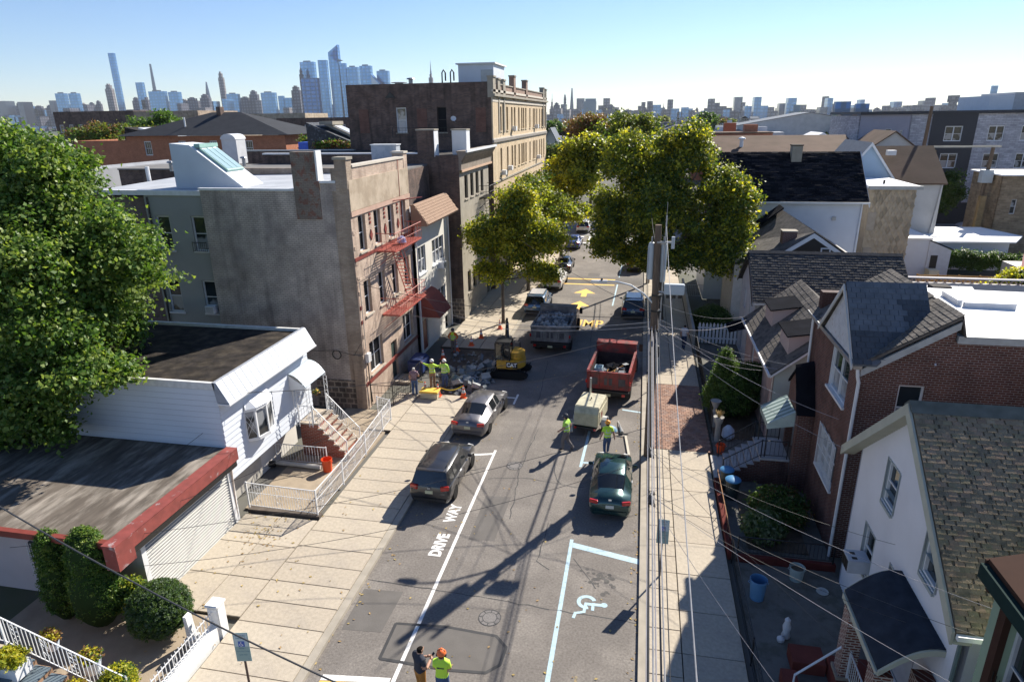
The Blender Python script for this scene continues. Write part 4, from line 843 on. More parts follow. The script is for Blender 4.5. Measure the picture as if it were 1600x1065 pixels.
def vboards(par, pl, y0, y1, zb, zt, pitch, ops, m):
    k = int((y1-y0)/pitch)
    for i in range(k):
        a, b = y0+i*pitch+.009, y0+(i+1)*pitch-.009; segs = [(zb, min(zt(a), zt(b)))]
        for o in ops:
            if o[0]-.01 < b and o[1]+.01 > a:
                ns = []
                for p, q in segs:
                    if o[3] <= p or o[2] >= q: ns.append((p, q)); continue
                    if o[2] > p: ns.append((p, o[2]))
                    if o[3] < q: ns.append((o[3], q))
                segs = ns
        for p, q in segs:
            if q-p > .05: MB().prism([(pl, a, p), (pl-.006, a+.004, p), (pl-.022, b-.01, p), (pl, b, p)], (0, 0, q-p)).build('siding_board', m, par)
ops2 = [(u-w_/2, u+w_/2, z, z+h_) for u, z, w_, h_ in wl]+[(14.6, 15.6, .9, 2.9), (16.02, 16.5, 6.95, 7.55)]
vboards(R2, 7.298, 12.92, 20.34, .02, lambda y: rz-abs(y-hy)*sl_-.1, .135, ops2, VS)
MB().box(7.20, 7.36, 16.02, 16.5, 6.95, 7.55).build('attic_vent', GFR, R2); MB().box(7.19, 7.22, 16.1, 16.42, 7.02, 7.48).build('pane', GL, R2)
for u, z, w_, h_ in wl:
    mb = MB()
    for y0, y1 in ((u-w_/2-.09, u-w_/2), (u+w_/2, u+w_/2+.09)): mb.box(7.265, 7.3, y0+.03, y1-.03, z-.08, z+h_+.05)
    mb.box(7.265, 7.3, u-w_/2, u+w_/2, z+h_, z+h_+.05); mb.box(7.24, 7.42, u-w_/2, u+w_/2, z-.12, z-.03); mb.build('casing', GFR, R2)
MB().box(7.5, 20, 12.95, 20.3, 0, 4.9).build('body', VS, R2)
e0, e1 = 12.55, 20.95
def roofz(y): return rz+.18-abs(y-hy)*sl_
for ys, nm in ((e0, 'near'), (e1, 'far')):
    a = [(6.95, ys, roofz(ys)), (22, ys, roofz(ys)), (22, hy, roofz(hy)), (6.95, hy, roofz(hy))]
    MB().prism(a, (0, 0, -.1)).build('roof', SHN, R2)
SHN2, SHN3, SHN4 = mat('brown shingle b', (.22, .172, .118), .9, .25, 4, .4, 30), mat('brown shingle c', (.26, .185, .128), .9, .25, 4, .4, 30), mat('brown shingle d', (.225, .185, .118), .9, .25, 4, .4, 30)
shingle_rows(R2, (6.93, e0-.02, roofz(e0)+.012), (12, 0, 0), (0, hy-e0, roofz(hy)-roofz(e0)), 56, 47, SHN, th=.012, jit=.12, mats=[SHN, SHN, SHN2, SHN3, SHN4, SHN], near=(6, 9, 12))
MB().prism([(6.9, hy-.28, roofz(hy)-.17), (6.9, hy, roofz(hy)+.06), (6.9, hy+.28, roofz(hy)-.17)], (13, 0, 0)).build('ridge_cap', mat('mossy ridge', (.10, .11, .10), .9, .3, 3), R2)
TRIM = mat('cream rake trim', (.42, .42, .34), .7, .12, 2)
for s in (-1, 1):
    yb = hy+s*(hy-e0 if s < 0 else e1-hy); zb = roofz(yb)
    MB().prism([(6.93, hy, roofz(hy)-.03), (6.93, yb, zb-.03), (6.93, yb, zb-.36), (6.93, hy, roofz(hy)-.36)], (-.06, 0, 0)).build('rake_board', TRIM, R2)
    MB().prism([(6.94, hy, roofz(hy)-.28), (6.94, yb, zb-.28), (6.94, yb, zb-.34), (6.94, hy, roofz(hy)-.34)], (.36, 0, 0)).build('soffit', TRIM, R2)
MB().box(6.95, 16, e0-.12, e0-.02, roofz(e0)-.16, roofz(e0)-.04).build('gutter', WHT, R2); MB().tube([(7.2, e0+.1, roofz(e0)-.1), (7.25, 12.85, 4.3), (7.25, 12.85, .2)], .045, 6).build('drainpipe', mat('green-grey pipe', (.12, .17, .17), .6), R2)
ac = thing('air_conditioner', 'white air conditioner jutting from the lower window of the near white house', 'air conditioner', (6.9, 18.5, 1.9)); MB().box(6.72, 7.35, 18.2, 18.8, 1.95, 2.4).build('case', mat('ac grey-white', (.5, .52, .55), .5), ac, bevel=.012)
for k in range(3): MB().box(6.70, 6.72, 18.24+k*.18, 18.38+k*.18, 2.0, 2.35).build('grille', BLK, ac)
for yy in (18.3, 18.55): MB().box(6.85, 7.0, yy, yy+.12, 2.4, 2.405).build('vent_slot', BLK, ac)
# porch
po = thing('brick_porch', 'porch with striped brick piers and a dark curved shingle roof on the near white house', 'porch', (6.6, 14.8, 0))
PB = brick('pier brick', (.13, .04, .028), (.2, .058, .038), (.42, .36, .31), .22, .085, .02)
def prf(t): return (7.28-1.3*t, 3.75-.25*t-.55*t*t*(1.6-t*.6)+.12*math.sin(3.1*t))
for k in range(8):
    (xa, za), (xb, zb) = prf(k/8), prf((k+1)/8)
    MB().prism([(xa, 13.35, za), (xb, 13.35, zb), (xb, 13.35, zb-.06), (xa, 13.35, za-.06)], (0, 2.75, 0)).build('roof_course', SHS if False else mat('navy shingle', (.028, .036, .05), .85, .3, 3, .5, 30), po)
for yy in (13.3, 16.1):
    P = [(prf(k/8)[0], yy, prf(k/8)[1]-.03) for k in range(9)]; Q = [(x, y, z-.16) for x, y, z in P]; mb = MB()
    for k in range(8): mb.prism([P[k], P[k+1], Q[k+1], Q[k]], (0, .05, 0))
    mb.build('rake_board', TRIM, po)
MB().box(5.94, 6.0, 13.35, 16.1, 2.68, 2.86).build('fascia', TRIM, po)
for (x, y) in ((6.12, 15.55), (6.12, 13.55), (7.05, 13.5)): MB().box(x-.2, x+.22, y-.22, y+.22, .7, 2.75).build('pier', PB, po); MB().box(x-.26, x+.28, y-.28, y+.28, .6, .7).build('pier_base', mat('stone base', (.3, .25, .2), .9, .2, 3), po)
MB().box(5.85, 7.3, 13.2, 16.2, 0, .58).build('floor', mat('dull red porch', (.16, .045, .035), .8, .2, 2), po)
for y in (14.0, 14.6): MB().box(5.4, 5.85, y-.25, y+.3, 0, .3).build('step', mat('dull red porch'), po)
MB().box(4.9, 5.8, 15.9, 16.6, 0, .45).box(4.5, 4.9, 14.9, 15.6, 0, .45).build('step_wall', mat('dull red porch'), po)
railing('porch_railing', 'short white railing between the brick porch piers', [(6.12, 15.3, .7), (6.12, 13.8, .7)], .85, WHT, sp=.12)
MB().box(7.32, 7.36, 14.62, 15.58, .92, 2.88).build('door', mat('dim white door'), R2)
sp_ = thing('pole', 'long white pole leaning from the brick porch pier over the front yard', 'pole', (5.5, 15.8, .6)); MB().tube([(6.0, 15.5, 1.6), (4.75, 15.1, .75), (4.72, 15.05, .3)], .03, 6).build('shaft', WHT, sp_)
# corner of the green house
R1 = thing('green_house', 'green shingled house corner with brown window frame and shade-darkened gutter', 'house', (9.5, 10.5, 0))
GRN = mat('pale green shingle', (.27, .35, .25), .8, .12, 2, .15, 10)
f = Facade(R1, 'W', 7.25, 5, 12.15, 0, 6.8, GRN); f.win(10.85, 3.9, 1.3, 2.6, dict(id='r1', frame=mat('pale sash', (.5, .53, .56), .5), glass=[GL], rec=.12, fw=.08)); f.done(); f.boards(GRN, .2)
f = Facade(R1, 'N', 12.15, 7.25, 18, 0, 6.8, GRN); f.done()
BRN = mat('brown house trim', (.055, .028, .02), .85, .15, 2)
mb = MB(); 
for y0, y1 in ((9.98, 10.2), (11.5, 11.72)): mb.box(7.12, 7.25, y0, y1, 3.7, 6.7)
mb.box(7.12, 7.25, 10.2, 11.5, 6.5, 6.7); mb.box(7.06, 7.25, 9.9, 11.8, 3.7, 3.9); mb.build('window_trim', BRN, R1)
grd = MB()
for k in range(12): grd.tube([(7.16, 10.25+k*.11, 3.9), (7.16, 10.25+k*.11, 5.0)], .01, 4)
grd.build('window_grille', BLK, R1)
MB().prism([(7.0, 5, 6.8), (7.0, 12.15, 6.8), (18, 12.15, 6.8), (18, 5, 6.8)], (0, 0, .12)).build('eave', BRN, R1); MB().prism([(6.98, 5, 6.95), (6.98, 12.18, 6.95), (12, 12.18, 8.6), (12, 5, 8.6)], (0, 0, .1)).build('roof', BRN, R1)
MB().box(6.86, 6.99, 5, 12.2, 6.62, 6.93).build('gutter', mat('shade-dark green gutter', (.012, .03, .028), .85), R1); MB().prism([(6.95, 12.19, 6.75), (6.95, 12.19, 7.0), (12, 12.19, 8.65), (12, 12.19, 8.3)], (0, .05, 0)).build('fascia', BRN, R1)  # gutter face coloured near black to paint the shadowed front fascia
for k in range(2): MB().box(7.0, 7.24, 11.98-k*2.3, 12.1-k*2.3, 6.4, 6.79).build('bracket', BRN, R1)
# ---------------------------------------------------------------- maroon brick house
R3 = thing('maroon_brick_house', 'maroon brick house with slate-blue gable, shingled mansard and white flat roof', 'house', (12, 25, 0))
f = Facade(R3, 'S', 21.7, 7.35, 22, 0, 7.35, REDB); f.win(8.93, 5.2, .78, 1.65, W1); f.done()
f = Facade(R3, 'W', 7.35, 21.7, 28.0, 0, 7.5, MARB)
f.win(23.9, 5.45, 2.1, 1.6, WB); f.win(23.85, 2.1, 2.1, 1.75, WB3); f.done(reveal=WHT)
MB().poly([(7.35, 21.7, 7.35), (9.9, 21.7, 7.35), (9.9, 21.7, 9.05)]).poly([(9.9, 21.7, 7.35), (22, 21.7, 7.35), (22, 21.7, 8.45), (9.9, 21.7, 8.45)]).build('side_parapet', REDB, R3)
MB().box(7.4, 22, 27.6, 28.0, 0, 8.4).build('party_wall', MARB, R3)
mb = MB(); mb.poly([(9.9, 21.75, 8.62), (22, 21.75, 8.45), (22, 28.0, 8.45), (9.9, 28.0, 8.65)]); mb.build('flat_roof', WROOF, R3)
MB().box(9.95, 22, 21.62, 21.78, 8.38, 8.62).build('roof_edge', mat('dull flashing', (.35, .37, .37), .6, .2, 3), R3)
mb = MB(); mb.prism([(7.12, 21.58, 7.38), (9.95, 21.58, 9.2), (9.95, 28.15, 9.2), (7.12, 28.15, 7.38)], (0, 0, .1)); mb.prism([(9.95, 21.58, 9.3), (9.98, 28.15, 9.3), (10.15, 28.15, 8.6), (10.15, 21.58, 8.6)], (-.05, 0, 0)); mb.build('mansard', SHG, R3)
sc_ = lambda u, v: (False if (.02 < u < .66 and abs(u-.33)/.34 < 1-v*1.0) else True)
shingle_rows(R3, (7.1, 21.56, 7.49), (0, 6.6, 0), (2.87, 0, 1.84), 24, 20, SHG, limit=290, th=.022, clip=sc_, mats=[SHG, SHG, mat('grey shingle b', (.15, .135, .12), .9, .2, 3, .4, 30)])
MB().prism([(7.3, 21.6, 7.36), (9.95, 21.6, 9.1), (9.95, 21.6, 8.85), (7.3, 21.6, 7.1)], (0, .1, 0)).build('rake_flashing', mat('dull flashing'), R3)
# cross gable
ax, ay, az = 7.0, 23.55, 9.75
mb = MB(); mb.prism([(ax, 21.5, 7.5), (7.7, 21.5, 7.5), (9.5, 22.72, 8.84), (9.5, ay, az), (ax, ay, az)], (0, 0, .08)); mb.build('gable_slope', SHS, R3)
mb = MB(); mb.prism([(ax, 25.9, 7.5), (9.5, 25.9, 7.5), (9.5, ay, az), (ax, ay, az)], (0, 0, .08)); mb.build('gable_slope', SHG, R3)
shingle_rows(R3, (ax, 21.48, 7.52+.07), (2.5, 0, 0), (0, ay-21.48, az-7.52), 9, 15, SHS, limit=165, th=.014, name='slate', mats=[mat('slate blue dark', (.068, .078, .092), .85, .2, 3), mat('slate blue light', (.12, .135, .155), .85, .2, 3)], clip=lambda u, v: 7+2.5*u < 7.55+2.23*v/.643, pick=lambda u, v: int((v > .42 and u+v*.5 < 1.0) or v > .8))
mb = MB(); mb.prism([(ax+.12, 21.62, 7.55), (ax+.12, 25.65, 7.55), (ax+.12, ay, az-.06)], (.08, 0, 0)); mb.prism([(9.45, 21.65, 7.6), (9.45, 25.65, 7.6), (9.45, ay, az-.06)], (.05, 0, 0)); mb.build('gable_face', mat('peeling white stucco', (.52, .53, .55), .85, .2, 3, .2, 20, col2=(.34, .30, .29), c2s=3, c2lo=.55, c2hi=.68), R3)
for s, y_ in ((-1, 21.5), (1, 25.9)): MB().prism([(ax-.02, ay, az-.02), (ax-.02, y_, 7.5), (ax-.02, y_, 7.36), (ax-.02, ay, az-.2)], (-.05, 0, 0)).build('rake_board', mat('grey-white board', (.5, .5, .48), .7, .1, 2), R3)
MB().box(7.05, 7.3, 21.55, 28.1, 7.36, 7.5).build('gutter', GREYM, R3)
MB().tube([(7.18, 21.62, 7.45), (7.22, 21.6, 7.1), (7.28, 21.6, 6.9), (7.28, 21.6, .1)], .055, 6).build('drainpipe', WHT, R3); MB().tube([(7.2, 27.7, 7.4), (7.26, 27.7, 4.2)], .05, 6).build('drainpipe', WHT, R3)
ga = railing('window_grille', 'white ornamental security grille over the lower window of the maroon brick house', [(7.28, 22.75, 2.0), (7.28, 24.95, 2.0)], 1.85, WHT, sp=.1, lo=.03, mid=.95, post=.015, scroll=.5, cat='window grille')
hb2 = thing('roof_hatch', 'low angled white skylight frame on the white flat roof', 'skylight', (12.6, 26, 8.6)); MB().box(11.4, 11.55, 25.4, 26.8, 8.58, 8.82).box(11.55, 13.2, 25.2, 25.35, 8.58, 8.8).build('frame', mat('pale metal'), hb2)
vent('roof_vent', 'stubby grey ventilator with a flared cap on the white flat roof', 13.6, 23.6, 8.55, .16, .42, mat('pale metal')); vent('roof_vent', 'small grey ventilator at the edge of the frame on the white flat roof', 14.9, 26.2, 8.5, .14, .4, mat('pale metal'))
# vestibule, stoop, green awning
vs_ = thing('brick_vestibule', 'narrow brick entrance bay with a steep dark roof on the maroon house', 'vestibule', (7, 26.8, 0))
MB().box(6.72, 7.34, 26.0, 26.35, 0, 3.7).box(6.72, 7.0, 27.7, 27.95, 1.3, 3.5).build('wall', MARB, vs_); mb = MB(); mb.prism([(6.62, 25.9, 3.62), (7.33, 25.9, 3.62), (7.33, 27.0, 5.5), (6.62, 27.0, 5.3)], (0, .15, .08)); mb.prism([(6.62, 27.0, 5.3), (7.33, 27.0, 5.5), (7.33, 28.0, 4.6), (6.62, 28.0, 4.4)], (0, 0, -.12)); mb.build('roof', SHB, vs_)
MB().poly([(6.7, 26.36, 3.6), (6.7, 27.95, 3.6), (6.7, 27.95, 4.45), (6.7, 27.0, 5.25), (6.7, 26.1, 3.8)]).build('cheek', MARB, vs_)
MB().box(7.3, 7.33, 26.5, 27.5, 1.32, 3.3).build('door', mat('dark door', (.03, .03, .035), .4), vs_)
so2 = thing('front_stoop', 'dark brick stoop with pale steps rising to the maroon brick house', 'stoop', (5.6, 27.3, 0)); MB().box(5.55, 6.7, 26.4, 28.3, 0, 1.24).build('landing', MARB, so2); MB().box(5.5, 6.7, 26.34, 28.35, 1.245, 1.33).build('landing_slab', mat('painted step', (.40, .38, .37), .8, .15, 3), so2)
for i in range(6): MB().box(4.0+i*.26, 4.26+i*.26, 26.5, 28.2, .0, .2+i*.18).build('riser', MARB, so2); MB().box(3.97+i*.26, 4.28+i*.26, 26.45, 28.25, .202+i*.18, .25+i*.18).build('tread', mat('painted step'), so2)
MB().box(3.72, 3.98, 26.2, 28.4, .0, .19).build('threshold', mat('pale kerb stone', (.45, .43, .40), .9), so2)
railing('stair_railing', 'black railing along the near side of the maroon house stoop', [(4.05, 26.5, .25), (5.55, 26.42, 1.33), (6.6, 26.42, 1.33)], .8, BLK, sp=.16); railing('stair_railing', 'blue-black railing along the far side of the maroon house stoop', [(4.05, 28.2, .25), (5.55, 28.25, 1.33), (6.6, 28.25, 1.33)], .8, BLK, sp=.16)
ga2 = thing('door_awning', 'green and white striped metal awning over the maroon house stoop', 'awning', (6.2, 27.4, 3)); AG, AW_ = mat('awning green', (.14, .20, .18), .5), mat('awning pale green', (.42, .50, .46), .5)
for k in range(12): MB().prism([(6.7, 26.4+k*.155, 3.55), (5.65, 26.4+k*.155, 2.95), (5.65, 26.4+k*.155, 2.7), (5.67, 26.4+k*.155, 2.7), (5.68, 26.4+k*.155, 2.93), (6.7, 26.4+k*.155, 3.51)], (0, .15, 0)).build('strip', AG if k % 2 else AW_, ga2)
MB().poly([(6.7, 26.39, 3.54), (5.66, 26.39, 2.94), (5.66, 26.39, 2.7), (6.7, 26.39, 2.9)]).build('side', AW_, ga2)
for y in (26.5, 28.1): MB().tube([(5.7, y, 1.33), (5.7, y, 2.75)], .025, 5).build('post', BLK, ga2)
# ---------------------------------------------------------------- pink house with two dormers
R4 = thing('pink_house', 'pink stuccoed house with two flat dormers on its grey shingled street slope', 'house', (8, 34.5, 0))
PINK = mat('pink stucco', (.42, .30, .27), .9, .1, 2, .2, 12); GSH = mat('grey-green side', (.36, .42, .41), .8, .08, 1)
f = Facade(R4, 'W', 6.55, 30.4, 39.0, 0, 3.7, PINK)
for yc in (36.6, 33.6): f.win(yc, 1.6, .9, 1.4, W1N)
f.hole(31.2, 32.1, .2, 2.4); f.done()
MB().poly([(6.55, 30.4, 0), (12, 30.4, 0), (12, 30.4, 3.7), (9.25, 30.4, 6.0), (6.55, 30.4, 3.7)]).build('side_wall', GSH, R4); MB().poly([(6.55, 39, 0), (6.55, 39, 3.7), (9.25, 39, 6.0), (12, 39, 3.7), (12, 39, 0)]).build('side_wall', PINK, R4)
f2 = Facade(R4, 'S', 30.4, 6.55, 12, 2.6, 6, GSH); f2.boards(GSH, .2, clip=lambda z: (6.55+max(0, (z+.1-3.7))/2.3*2.7+.05, 12-max(0, (z+.1-3.7))/2.3*2.75-.05), z0=0.2, z1=5.8)
mb = MB(); mb.prism([(6.3, 30.1, 3.62), (6.3, 39.3, 3.62), (9.25, 39.3, 6.1), (9.25, 30.1, 6.1)], (0, 0, .08)); mb.prism([(12.2, 30.1, 3.62), (12.2, 39.3, 3.62), (9.25, 39.3, 6.1), (9.25, 30.1, 6.1)], (0, 0, .08)); mb.build('roof', SHG, R4)
shingle_rows(R4, (6.28, 30.1, 3.72), (0, 9.2, 0), (2.97, 0, 2.48), 26, 15, SHG, limit=290, th=.02, stag=False, mats=[SHG, mat('grey shingle b')])
MB().box(6.2, 6.3, 30.05, 39.35, 3.6, 3.74).build('gutter', WHT, R4)
for yc in (32.0, 36.4):
    d = MB(); d.prism([(7.15, yc-1.0, 4.35), (7.15, yc-1.0, 5.35), (8.5, yc-1.0, 5.55)], (0, 2.0, 0)); d.build('dormer', mat('pale pink siding', (.46, .37, .35), .8, .05, 1), R4)
    MB().prism([(7.0, yc-1.15, 5.34), (8.7, yc-1.15, 5.62), (8.7, yc+1.15, 5.62), (7.0, yc+1.15, 5.34)], (0, 0, .07)).build('dormer_roof', SHB, R4)
MB().box(6.3, 6.36, 30.08, 30.16, 3.6, 3.62).prism([(6.3, 30.06, 3.66), (9.25, 30.06, 6.16), (9.25, 30.06, 6.06), (6.3, 30.06, 3.56)], (0, .05, 0)).build('rake_trim', WHT, R4)
MB().tube([(6.5, 30.45, 3.6), (6.5, 30.45, .1)], .04, 6).build('drainpipe', mat('rusty pipe'), R4)
# ---------------------------------------------------------------- white stucco house with dark shingles
R5 = thing('stucco_house', 'white stucco house with a long charcoal shingled roof facing the camera', 'house', (12, 42, 0))
f = Facade(R5, 'W', 6.95, 39.6, 45.3, 0, 4.9, mat('white stucco', (.50, .49, .50), .9, .1, 2, .2, 12)); 
for yc, z in ((41.2, 3.2), (43.6, 3.2), (41.2, .9)): f.win(yc, z, .9, 1.3, W1N)
f.hole(43.2, 44.1, .2, 2.3); f.done(top=[(39.6, 4.9), (45.3, 4.9), (42.45, 7.0)])
MB().box(7.2, 16, 39.6, 39.8, 0, 4.8).build('side_wall', mat('white stucco'), R5)
mb = MB(); mb.prism([(6.75, 39.2, 4.62), (15.5, 39.2, 4.62), (15.5, 42.5, 7.05), (6.75, 42.5, 7.05)], (0, 0, .1)); mb.prism([(6.75, 45.8, 4.62), (15.5, 45.8, 4.62), (15.5, 42.5, 7.05), (6.75, 42.5, 7.05)], (0, 0, .1)); mb.build('roof', SHD, R5)
SHD2 = mat('charcoal shingle b', (.085, .08, .075), .9, .25, 3, .5, 26)
shingle_rows(R5, (6.73, 39.15, 4.74), (8.8, 0, 0), (0, 3.35, 2.43), 30, 20, SHD, limit=290, th=.03, mats=[SHD, SHD2])
MB().prism([(6.7, 42.3, 7.08), (6.7, 42.5, 7.22), (6.7, 42.7, 7.08)], (8.85, 0, 0)).build('ridge_cap', SHD, R5)
for s in (1, -1): MB().prism([(6.72, 42.5, 7.12), (6.72, 42.5-s*3.3, 4.68), (6.72, 42.5-s*3.3, 4.5), (6.72, 42.5, 6.9)], (-.05, 0, 0)).build('rake_board', BLK, R5)
MB().box(6.7, 15.5, 39.08, 39.2, 4.6, 4.72).build('gutter', mat('grey-white board'), R5)
MB().prism([(5.5, 38.9, 2.9), (6.9, 38.9, 3.3), (6.9, 40.6, 3.3), (5.5, 40.6, 2.9)], (0, 0, .1)).build('porch_roof', SHB, R5)
# ---------------------------------------------------------------- dark gabled house with chimney
R6 = thing('dark_gabled_house', 'house with black gable, white bargeboards and a square brick chimney', 'house', (11, 51, 0))
mb = MB(); mb.box(6.9, 14.8, 49.2, 55.5, 0, 5.7); mb.build('body', mat('pale house wall', (.5, .48, .44), .8), R6)
MB().poly([(9.4, 48.0, 5.65), (14.2, 48.0, 5.65), (11.75, 48.0, 7.35)]).build('gable_face', BLK, R6); MB().box(9.6, 14.0, 48.02, 49.2, 2, 5.64).build('wing', mat('pale house wall'), R6)
for s, xe in ((-1, 9.3), (1, 14.35)): MB().prism([(11.75, 47.9, 7.45), (xe, 47.9, 5.72), (xe, 47.9, 5.42), (11.75, 47.9, 7.12)], (0, .1, 0)).build('bargeboard', WHT, R6)
mb = MB(); mb.prism([(9.3, 47.95, 5.75), (11.75, 47.95, 7.45), (10.9, 56.2, 8.0), (6.9, 56.2, 5.0), (6.9, 49, 4.9)], (0, 0, .08)); mb.build('roof', SHG, R6)
mb = MB(); mb.prism([(14.4, 47.95, 5.75), (11.75, 47.95, 7.45), (10.9, 56.2, 8.0), (15.4, 56.2, 5.2)], (0, 0, .08)); mb.prism([(6.5, 54.6, 4.7), (10.9, 54.6, 8.2), (10.9, 56.5, 8.2), (6.5, 56.5, 4.7)], (0, 0, .12)); mb.build('dark_roof', SHB, R6)
MB().box(12.3, 12.95, 47.93, 47.98, 5.7, 6.45).build('window', WHT, R6); MB().box(12.4, 12.85, 47.9, 47.93, 5.78, 6.37).build('pane', GL, R6)
c = thing('chimney', 'square dark red brick chimney on the house with the black gable', 'chimney', (10.3, 48.8, 5.6)); MB().box(9.85, 10.8, 48.6, 49.4, 5.4, 7.4).build('stack', REDB, c); MB().box(9.8, 10.85, 48.55, 49.45, 7.4, 7.47).build('cap', GREYS, c)
# ---------------------------------------------------------------- long white house with black roof
R7 = thing('long_white_house', 'long white sided house with a steep black shingled roof and stub chimney', 'house', (12.5, 60, 0))
f = Facade(R7, 'S', 57.3, 5.6, 17.4, 0, 8.5, WSID); f.done(); f.boards(WSID, .16, join=True)
MB().poly([(17.4, 57.3, 0), (17.4, 65, 0), (17.4, 65, 8.5), (17.4, 61.2, 12.0), (17.4, 57.3, 8.5)]).poly([(5.6, 57.3, 0), (5.6, 57.3, 8.5), (5.6, 61.2, 12.0), (5.6, 65, 8.5), (5.6, 65, 0)]).build('gable_wall', WSID, R7)
mb = MB(); mb.prism([(5.3, 56.9, 8.42), (17.7, 56.9, 8.42), (17.7, 61.2, 12.05), (5.3, 61.2, 12.05)], (0, 0, .1)); mb.prism([(5.3, 65.4, 8.42), (17.7, 65.4, 8.42), (17.7, 61.2, 12.05), (5.3, 61.2, 12.05)], (0, 0, .1)); mb.build('roof', SHB, R7)
shingle_rows(R7, (5.3, 56.85, 8.55), (12.4, 0, 0), (0, 4.35, 3.63), 22, 26, SHB, limit=0, th=.035, mats=[SHB, mat('black shingle b', (.02, .02, .025), .9, .3, 3)])
MB().box(5.2, 17.75, 56.78, 56.9, 8.36, 8.5).build('gutter', WHT, R7); MB().box(17.7, 17.78, 56.9, 57.05, 8.3, 8.4).prism([(17.72, 56.85, 8.3), (17.72, 61.2, 12.15), (17.72, 61.2, 11.95), (17.72, 56.85, 8.1)], (.06, 0, 0)).build('rake_board', WHT, R7)
MB().tube([(17.3, 57.2, 8.3), (17.2, 57.2, 0)], .05, 6).build('drainpipe', WHT, R7)
MB().box(15.2, 15.5, 57.2, 57.28, 7.0, 7.3).build('vent', GREYM, R7)
c = thing('chimney', 'stubby grey chimney on the ridge of the long black roof', 'chimney', (12.6, 60.6, 11.6)); MB().box(12.15, 12.95, 60.2, 61.2, 11.4, 12.7).build('stack', GREYS, c); MB().box(12.1, 13.0, 60.15, 61.25, 12.7, 12.78).build('cap', TARR, c)
# beige diamond-shingled house
DIA = mat('beige diamond', (.40, .33, .24), .8, .15, 2, .3, 14)
R8 = thing('beige_diamond_house', 'tall narrow house clad in beige diamond shingles under a white flat roof', 'house', (21.5, 66, 0)); MB().box(19.9, 23.6, 64.02, 72, 0, 8.9).build('body', DIA, R8)
DM2 = mat('beige diamond dark', (.30, .25, .18), .8, .15, 2, .3, 14); cnt = 0
for i in range(8):
    for j in range(20):
        xc, zc = 20.15+i*.47+(j % 2)*.235, .5+j*.43
        if xc < 19.95 or xc > 23.55 or (xc < 20.9 and zc < 4.2): continue
        a, b, c_, d, e = (xc-.235, 64.0, zc), (xc, 64.0, zc-.43), (xc+.235, 64.0, zc), (xc, 64.0, zc+.43), (xc, 63.90, zc-.1)
        MB().poly([a, b, e]).poly([b, c_, e]).poly([c_, d, e]).poly([d, a, e]).build('diamond_shingle', (DIA, DM2)[random.random() < .3], R8)
MB().box(19.7, 23.9, 63.8, 72.2, 8.9, 9.1).build('roof', WROOF, R8); MB().box(19.6, 24.0, 63.7, 63.8, 8.8, 9.12).build('gutter', GREYM, R8)
MB().box(20.0, 20.7, 63.9, 64.0, 1.7, 3.6).box(19.95, 20.6, 63.9, 64.0, 5.2, 6.8).build('shutter', mat('beige panel', (.34, .29, .23), .7), R8)
vent('roof_vent', 'small dark vent on the white roof of the beige diamond house', 21.5, 66, 9.1, .1, .35, BLK, False)
def gable_house(name, label, x0, x1, y0, y1, ze, zr, wall, roof, axis='Y', group=None, wins=0, over=.3, mk=None):
    h = thing(name, label, 'house', ((x0+x1)/2, (y0+y1)/2, 0), group); mb = MB(); mb.box(x0, x1, y0, y1, 0, ze)
    if axis == 'Y':
        xm = (x0+x1)/2; mb.prism([(x0, y0, ze), (x1, y0, ze), (xm, y0, zr)], (0, y1-y0, 0)); mb.build('wall', wall, h); r = MB(); s = (zr-ze)/(xm-x0)
        r.prism([(x0-over, y0-over, ze-over*s), (xm, y0-over, zr), (xm, y0-over, zr+.15), (x0-over, y0-over, ze-over*s+.15)], (0, y1-y0+2*over, 0)); r.prism([(x1+over, y0-over, ze-over*s), (xm, y0-over, zr), (xm, y0-over, zr+.15), (x1+over, y0-over, ze-over*s+.15)], (0, y1-y0+2*over, 0))
    else:
        ym = (y0+y1)/2; mb.prism([(x0, y0, ze), (x0, y1, ze), (x0, ym, zr)], (x1-x0, 0, 0)); mb.build('wall', wall, h); r = MB(); s = (zr-ze)/(ym-y0)
        r.prism([(x0-over, y0-over, ze-over*s), (x0-over, ym, zr), (x0-over, ym, zr+.15), (x0-over, y0-over, ze-over*s+.15)], (x1-x0+2*over, 0, 0)); r.prism([(x0-over, y1+over, ze-over*s), (x0-over, ym, zr), (x0-over, ym, zr+.15), (x0-over, y1+over, ze-over*s+.15)], (x1-x0+2*over, 0, 0))
    r.build('roof', roof, h)
    for k in range(wins):
        xc = x0+(k+.5)*(x1-x0)/wins; window(h, 'S', y0-.05, xc, ze-2.0, .9, 1.4, mk or W1)
    return h
BLUEW = mat('pale blue siding', (.36, .48, .60), .7, .06, 1); OFFW = mat('off-white weathered siding', (.46, .46, .45), .8, .12, .7)
gable_house('pale_blue_house', 'house with a pale blue gable and white trim behind the black roof', 19.3, 24.8, 73, 82, 8.6, 12.3, BLUEW, mat('pale grey roof', (.34, .34, .33), .9), over=.25)
for s, xe in ((1, 19.2), (-1, 24.9)): MB().prism([(22.05, 72.7, 12.45), (xe, 72.7, 8.55), (xe, 72.7, 8.25), (22.05, 72.7, 12.1)], (0, .06, 0)).build('bargeboard', WHT, bpy.data.objects['pale_blue_house'])
gable_house('brown_roofed_house', 'tall off-white house with a steep brown shingled roof and stained side', 25.0, 30.4, 76, 86, 8.3, 11.6, OFFW, SHBR, 'X', over=.3); MB().tube([(30.3, 75.9, 8.2), (29.7, 75.9, 0)], .07, 6).build('drainpipe', mat('grey-white board'), bpy.data.objects['brown_roofed_house'])
MB().box(25.4, 26.2, 78.2, 79.0, 10.9, 11.4).build('skylight', mat('pale metal'), bpy.data.objects['brown_roofed_house'])
